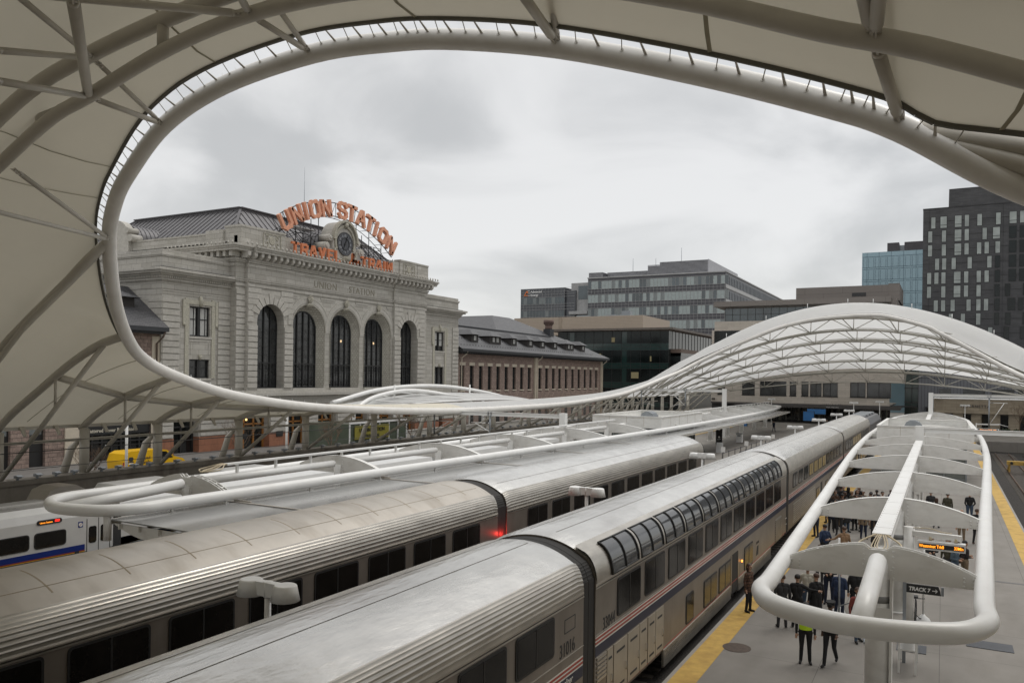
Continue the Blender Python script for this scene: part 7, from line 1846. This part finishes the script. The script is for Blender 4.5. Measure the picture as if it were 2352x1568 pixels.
def pose(kind):
    pr = []
    sx_, hx = .185, .10
    knee = {'walk': ((-.09, -.14, .50), (.09, .06, .50))}.get(kind, ((-.105, -.01, .49), (.105, .0, .49)))
    ank = {'walk': ((-.09, -.26, .09), (.09, .34, .14))}.get(kind, ((-.12, .03, .08), (.125, .02, .08)))
    if kind == 'stroll': knee = ((-.09, -.05, .49), (.10, .02, .49)); ank = ((-.09, -.10, .08), (.11, .10, .085))
    for i in (0, 1):
        s_ = -1 if i == 0 else 1
        pr.append(((s_*hx, 0, .90), knee[i], .098, .062, TRO)); pr.append((knee[i], ank[i], .062, .050, TRO))
        a = Vector(ank[i]); pr.append((a+Vector((0, .03, -.03)), a+Vector((s_*.03, -.15, -.045)), .042, .036, SHO))
    w_ = .0 if kind != 'woman' else -.01
    pr += [((-.07, 0, .95), (.07, 0, .95), .115, .115, TRO), ((0, 0, 1.02), (0, 0, 1.10), .135+w_, .13+w_, TOP), ((-.055, 0, 1.12), (-.075, 0, 1.30), .115+w_, .12+w_, TOP), ((.055, 0, 1.12), (.075, 0, 1.30), .115+w_, .12+w_, TOP),
           ((-.15, 0, 1.40), (.15, 0, 1.40), .075, .075, TOP), ((0, .01, 1.42), (0, .0, 1.47), .075, .06, TOP), ((0, .0, 1.46), (0, -.015, 1.56), .056, .052, SK)]
    # head
    pr += [((0, .01, 1.665), (0, .0, 1.68), .092, .090, SK), ((0, -.03, 1.60), (0, -.045, 1.635), .060, .066, SK), ((0, -.105, 1.665), (0, -.118, 1.635), .010, .015, SK), ((-.030, -.088, 1.588), (.030, -.088, 1.588), .014, .014, SK),
           ((-.088, .01, 1.66), (-.092, .012, 1.625), .016, .010, SK), ((.088, .01, 1.66), (.092, .012, 1.625), .016, .010, SK)]
    if kind in ('coat', 'out', 'woman', 'blazer'):
        zl = {'coat': .62, 'out': .72, 'woman': .80, 'blazer': .86}[kind]
        for s_ in (-1, 1): pr.append(((s_*.065, 0, 1.05), (s_*.085, .01, zl), .125, .115 if kind != 'coat' else .125, TOP))
    S = ((-sx_, 0, 1.39), (sx_, 0, 1.39))
    if kind in ('stand', 'coat', 'woman', 'stroll'):
        limb_arm(pr, S[0], (-.245, .03, 1.12), (-.25, -.03, .87)); limb_arm(pr, S[1], (.245, .03, 1.12), (.25, -.03, .87))
    elif kind == 'walk':
        limb_arm(pr, S[0], (-.235, .12, 1.14), (-.24, .10, .90)); limb_arm(pr, S[1], (.235, -.06, 1.13), (.23, -.22, .95))
    elif kind in ('front', 'blazer'):
        limb_arm(pr, S[0], (-.235, .02, 1.13), (-.10, -.19, 1.10)); limb_arm(pr, S[1], (.235, .02, 1.13), (.09, -.20, 1.14))
    elif kind == 'out':
        limb_arm(pr, S[0], (-.245, .03, 1.12), (-.25, -.03, .87)); limb_arm(pr, S[1], (.36, -.10, 1.20), (.58, -.18, 1.14))
    elif kind == 'hug':
        limb_arm(pr, S[0], (-.38, -.02, 1.30), (-.63, -.06, 1.27)); limb_arm(pr, S[1], (.245, .03, 1.12), (.25, -.03, .87))
    elif kind == 'pocket':
        limb_arm(pr, S[0], (-.26, .09, 1.13), (-.17, -.02, .95)); limb_arm(pr, S[1], (.26, .09, 1.13), (.17, -.02, .95))
    return [(Vector(a), Vector(b), ra, rb_, l_) for a, b, ra, rb_, l_ in pr]
def sd(p, c_):
    a, b, ra, rb_, l_ = c_; d = b-a; t = max(0, min(1, (p-a).dot(d)/max(1e-9, d.dot(d)))); return (p-a-d*t).length-(ra+(rb_-ra)*t)
POSES = {}
PM = [mat('skin', (.42, .25, .17), .55, var=.05), DK, DK, BLACK, BLACK]
def pose_mesh(kind):
    if kind in POSES: return POSES[kind]
    pr = pose(kind); q = MB()
    for a, b, ra, rb_, l_ in pr: capsule_mesh(q, a, b, ra, rb_)
    ob = q.build('tmp', PM); md = ob.modifiers.new('r', 'REMESH'); md.mode = 'VOXEL'; md.voxel_size = .0125; md.adaptivity = 0
    sm = ob.modifiers.new('s', 'SMOOTH'); sm.factor = .5; sm.iterations = 3
    dg = bpy.context.evaluated_depsgraph_get(); me = bpy.data.meshes.new_from_object(ob.evaluated_get(dg)); bpy.data.objects.remove(ob)
    me.materials.clear()
    for m_ in PM: me.materials.append(m_)
    idx = []
    for f in me.polygons:
        p = f.center; best = min(pr, key=lambda c_: sd(p, c_)); l_ = best[4]
        if 1.640 < p.z < 1.672 and p.y < -.070 and .018 < abs(p.x) < .050: l_ = DET       # eyes
        if 1.583 < p.z < 1.595 and p.y < -.088 and abs(p.x) < .024: l_ = DET               # mouth
        idx.append(l_)
    me.polygons.foreach_set('material_index', idx); me.polygons.foreach_set('use_smooth', [True]*len(idx)); me.update()
    me.name = 'person_'+kind; POSES[kind] = me; return me
def hair_mesh(kind):
    if 'h'+kind in POSES: return POSES['h'+kind]
    q = MB(); rows = []
    for i in range(13):
        u = math.pi*i/12; row = []
        for j in range(25):
            v = 2*math.pi*j/24; x = math.sin(u)*math.cos(v); y = math.sin(u)*math.sin(v); z = math.cos(u)
            r_ = .099+.002*math.sin(9*v)*math.sin(4*u)
            zz = z; yy = y
            lim = -.35 if y > .1 else (-.1 if y > -.5 else .45)
            if zz < lim: zz = lim; 
            low = 0
            if kind == 'long' and y > -.25 and z < .1: low = -.20*min(1, (.1-z)*1.3)
            px, py, pz = x*r_*.98, .008+yy*r_*1.08, 1.678+zz*r_*1.05+low
            if y < -.3: py = max(py, -.092)
            row.append((px, py, pz))
        rows.append(row)
    q.grid(rows); ob = q.build('t', BLACK); me = ob.data; bpy.data.objects.remove(ob); me.name = 'hair_'+kind; POSES['h'+kind] = me; return me
def cm(n, c): return mat('cloth_'+n, c, .85, var=.15, vs=9)
CL = {'black': cm('black', (.012, .012, .013)), 'char': cm('char', (.03, .03, .032)), 'navy': cm('navy', (.012, .018, .04)), 'blue': cm('blue', (.02, .035, .08)), 'jean': cm('jean', (.045, .07, .11)), 'tan': cm('tan', (.26, .16, .09)), 'khaki': cm('khaki', (.19, .14, .09)),
      'cream': cm('cream', (.48, .45, .38)), 'brown': cm('brown', (.08, .045, .03)), 'plaid': mat('cloth_plaid', (.16, .085, .055), .9, kind='brick', bw=.12, bh=.1, ms=.02, c2=(.10, .05, .035), mo=(.05, .03, .02)), 'dplaid': mat('cloth_dark_plaid', (.035, .04, .038), .9, kind='brick', bw=.1, bh=.1, ms=.012, c2=(.05, .025, .025), mo=(.01, .012, .012)),
      'red': cm('red', (.22, .05, .04)), 'grey': cm('grey', (.10, .10, .11)), 'olive': cm('olive', (.06, .055, .035)), 'puff': cm('puff', (.07, .10, .13)), 'coral': cm('coral', (.40, .13, .09))}
HR = {'dark': mat('hair_dark', (.012, .009, .007), .6), 'brown': mat('hair_brown', (.06, .03, .018), .6), 'blond': mat('hair_blond', (.28, .18, .09), .6), 'grey': mat('hair_grey', (.30, .29, .28), .7), 'white': mat('hair_white', (.55, .54, .52), .7), 'red': mat('knit_red', (.30, .07, .03), .8)}
SKN = [PM[0], mat('skin_dark', (.13, .07, .045), .55, var=.05), mat('skin_pale', (.50, .31, .23), .55, var=.05)]
def person(x, y, rz, kind, top, tro, hair, label, group=None, h=1.75, skin=0, hk='short', shoe='black'):
    o = bpy.data.objects.new('person', pose_mesh(kind)); COL.objects.link(o); o.location = (x, y, .004); o.rotation_euler = (0, 0, R(rz)); o.scale = (h/1.78,)*3
    for i, m_ in enumerate((SKN[skin], CL[top], CL[tro], CL[shoe], PM[4])): o.material_slots[i].link = 'OBJECT'; o.material_slots[i].material = m_
    tag(o, label, 'person', group)
    if hair:
        c = bpy.data.objects.new('hair', hair_mesh(hk)); COL.objects.link(c); c.parent = o; c.material_slots[0].link = 'OBJECT'; c.material_slots[0].material = HR[hair]
    return o
def add_part(o, q, name, mt):
    c = q.build(name, mt); c.parent = o; c.location = (0, 0, 0); return c
person(-5.87, 28.4, 70, 'woman', 'plaid', 'black', 'brown', 'woman in a brown plaid jacket standing on the yellow strip beside the silver train', h=1.70, hk='long')
o = person(-3.38, 24.1, 10, 'stand', 'black', 'black', 'dark', 'person in a lime safety vest below the front of the white loop tube', h=1.76)
q = MB(); 
for zz in ((1.0, 1.42),):
    ring_ = [[(.175*math.cos(a)*(1.06 if k else 1.0), .148*math.sin(a), z) for a in [2*math.pi*j/20 for j in range(21)]] for k, z in enumerate((.99, 1.1, 1.25, 1.38))]
    q.grid(ring_)
add_part(o, q, 'safety_vest', mat('hi_vis', (.42, .60, .02), .7, emit=(.42, .6, .02, .08)))
o = person(-2.74, 24.3, -8, 'walk', 'black', 'black', None, 'train conductor in black with a flat topped cap below the loop tube', h=1.80, skin=1)
q = MB(); q.tube([(0, .005, 1.70), (0, .0, 1.76), (0, -.005, 1.80)], [.105, .125, .128], 20); q.tube([(0, -.09, 1.705), (0, -.15, 1.695)], [.075, .05], 12); add_part(o, q, 'peaked_cap', CL['black'])
person(-4.55, 27.2, 200, 'stand', 'char', 'char', 'brown', 'man in a dark suit wearing sunglasses, leftmost of the group in suits', h=1.75)
person(-4.12, 27.45, 185, 'hug', 'black', 'black', 'dark', 'man in a black suit reaching his arm to the man left of him', h=1.75)
person(-3.60, 27.9, 215, 'coat', 'black', 'black', 'brown', 'man in a black overcoat right of the two men in suits', h=1.76)
o = person(-4.02, 29.0, 10, 'pocket', 'cream', 'jean', 'grey', 'person in a cream jacket and jeans behind the men in suits', h=1.75)
person(-3.55, 30.9, 5, 'front', 'black', 'navy', 'dark', 'man in black with folded hands and dark jeans behind the first canopy rib', h=1.78)
o = person(-3.0, 29.0, 165, 'blazer', 'blue', 'navy', 'grey', 'man in a blue blazer holding a cup beside the white banner post', h=1.76)
person(-2.55, 29.6, 20, 'stand', 'black', 'black', 'dark', 'person in black trousers right of the blue blazer, half hidden by the spine tube', h=1.76, shoe='brown')
person(-2.35, 30.6, -20, 'stand', 'char', 'black', 'dark', 'person in charcoal standing next to the leaning sign frame', h=1.74)
person(-2.25, 26.9, 30, 'stroll', 'red', 'jean', 'brown', 'person in a red top and blue jeans behind the loop tube near the round drum', h=1.70)
person(-4.51, 37.5, 215, 'pocket', 'blue', 'black', 'dark', 'man in a dark blue jacket seen from behind near the yellow strip', h=1.77)
person(-3.71, 37.4, 205, 'out', 'tan', 'char', 'brown', 'man in a tan overcoat stretching out one arm', h=1.77)
person(-2.54, 38.0, 120, 'front', 'black', 'black', 'dark', 'person in black holding a cup, left of the cable tray', h=1.72)
person(-4.2, 33.5, 160, 'stand', 'black', 'char', 'brown', 'person whose head shows above the first rib between blue jacket and tan coat', h=1.62)
person(1.57, 46.2, 150, 'stroll', 'black', 'black', 'brown', 'man in a black jacket walking away on the right of the platform', h=1.78, shoe='brown')
o = person(.85, 36.8, 120, 'front', 'dplaid', 'khaki', 'dark', 'man in a dark plaid jacket with a brown shoulder bag right of the display', h=1.76)
q = MB(); q.prism([(-.16, 0), (.16, 0), (.18, .30), (.12, .36), (-.12, .36), (-.18, .30)], 'x', .26, .36); q.v = [(a, b, z+.78) for a, b, z in q.v]; q.tube([(.3, -.1, 1.1), (.2, 0, 1.45), (.3, .1, 1.1)], .012, 6); add_part(o, q, 'shoulder_bag', CL['brown'])
person(-.35, 37.1, 10, 'front', 'black', 'black', 'dark', 'man in a black sweater behind the amber display', h=1.76)
person(.26, 36.9, -15, 'stand', 'olive', 'char', 'brown', 'man with glasses behind the right part of the amber display', h=1.75)
person(.50, 36.3, 60, 'front', 'puff', 'jean', 'brown', 'person in a light blue puffy jacket below the amber display', h=1.72)
person(.90, 45.8, 10, 'stand', 'brown', 'khaki', None, 'bald man in khaki trousers above the amber display', h=1.74)
person(1.44, 53.2, 190, 'pocket', 'black', 'jean', 'dark', 'person in a black coat and light jeans at the glass lobby on the right', h=1.76)
person(.31, 52.1, 170, 'coat', 'olive', 'khaki', 'dark', 'person in an olive coat holding a red item near the glass lobby', h=1.76)
person(-.24, 50.2, 175, 'woman', 'black', 'black', 'brown', 'woman with long brown hair in black near the glass lobby', h=1.66, hk='long')
person(-.55, 52.6, 190, 'stand', 'char', 'char', 'dark', 'person in charcoal behind the long haired woman near the lobby', h=1.75)
person(2.1, 50.0, 230, 'front', 'black', 'navy', 'dark', 'person hidden behind the right loop tube looking at a phone', h=1.75)
CR = [(-5.66,48.4),(-5.51,50.5),(-5.3,51.3),(-5.18,45.7),(-4.91,48.4),(-4.85,50.96),(-4.55,49.7),(-4.13,46.84),(-4.19,49.1),(-4.05,51.2),(-3.81,48.6),(-3.64,51.2),(-3.31,47.9),(-3.31,49.5),(-3.0,50.7),(-2.75,49.7),(-2.3,49.9),(-5.05,46.7),(-4.44,46.0),(-5.11,47.6),
      (-3.7,46.6),(-3.1,45.9),(-2.7,46.9),(-2.4,48.2),(-4.7,44.9),(-5.7,43.8),(-3.5,44.6),(-4.4,52.4),(-3.4,52.2),(-2.6,52.0),(-5.3,52.8),(-1.9,51.0),(-4.9,49.6),(-4.3,50.3),(-3.6,50.3),(-2.9,48.9),(-4.6,47.3),(-3.8,47.6),(-5.4,49.5),(-2.2,46.2)]
tops = ['black','char','black','navy','brown','black','olive','grey','black','khaki','black','char','navy','black','coral','black','brown']
words = {'black':'black','char':'charcoal','navy':'navy','brown':'brown','olive':'olive','grey':'grey','khaki':'khaki','coral':'coral red'}
rg = random.Random(11); used = {}
hn = {'dark':'dark','brown':'brown','blond':'blond','grey':'grey','white':'white','red':'rust red'}
for i, (x, y) in enumerate(CR):
    t_ = tops[i % len(tops)]; hr = rg.choice(['dark','brown','dark','brown','blond','grey','white','dark']); kd = rg.choice(['stand','coat','front','pocket','woman','coat'])
    lg = kd == 'woman' or rg.random() < .25
    if i == 14: hr = 'dark'
    if i == 20: hr = 'red'
    key = (t_, hr, lg)
    base = '%s haired person%s in a %s coat in the crowd by the train' % (hn[hr], ' (long hair)' if lg else '', words[t_])
    person(x, y, rg.uniform(-50, 60) if rg.random() < .5 else rg.uniform(120, 240), kd, t_, rg.choice(['black','black','char','navy','jean','khaki']), hr, base, 'dense crowd on the platform beside the train', h=rg.uniform(1.62, 1.82), skin=rg.choice([0,0,2,0,1]), hk='long' if lg else 'short')
for x, y, rz, t_, lb in ((-59, 72.5, 90, 'blue', 'person in a blue jacket walking before the station doors'), (-58.5, 76.5, 70, 'black', 'person in black walking beside the glass pavilion'), (-23, 128, 160, 'navy', 'person in a blue jacket at the far end of the left platform'), (-16.5, 138, 100, 'black', 'person striding across the far plaza below the lamps')):
    person(x, y, rz, 'walk' if y > 100 else 'stand', t_, 'navy', 'dark', lb, h=1.74)
# ------------------------------------------------------------------ tidy
for o in bpy.data.objects:
    if '_w' in o: del o['_w']
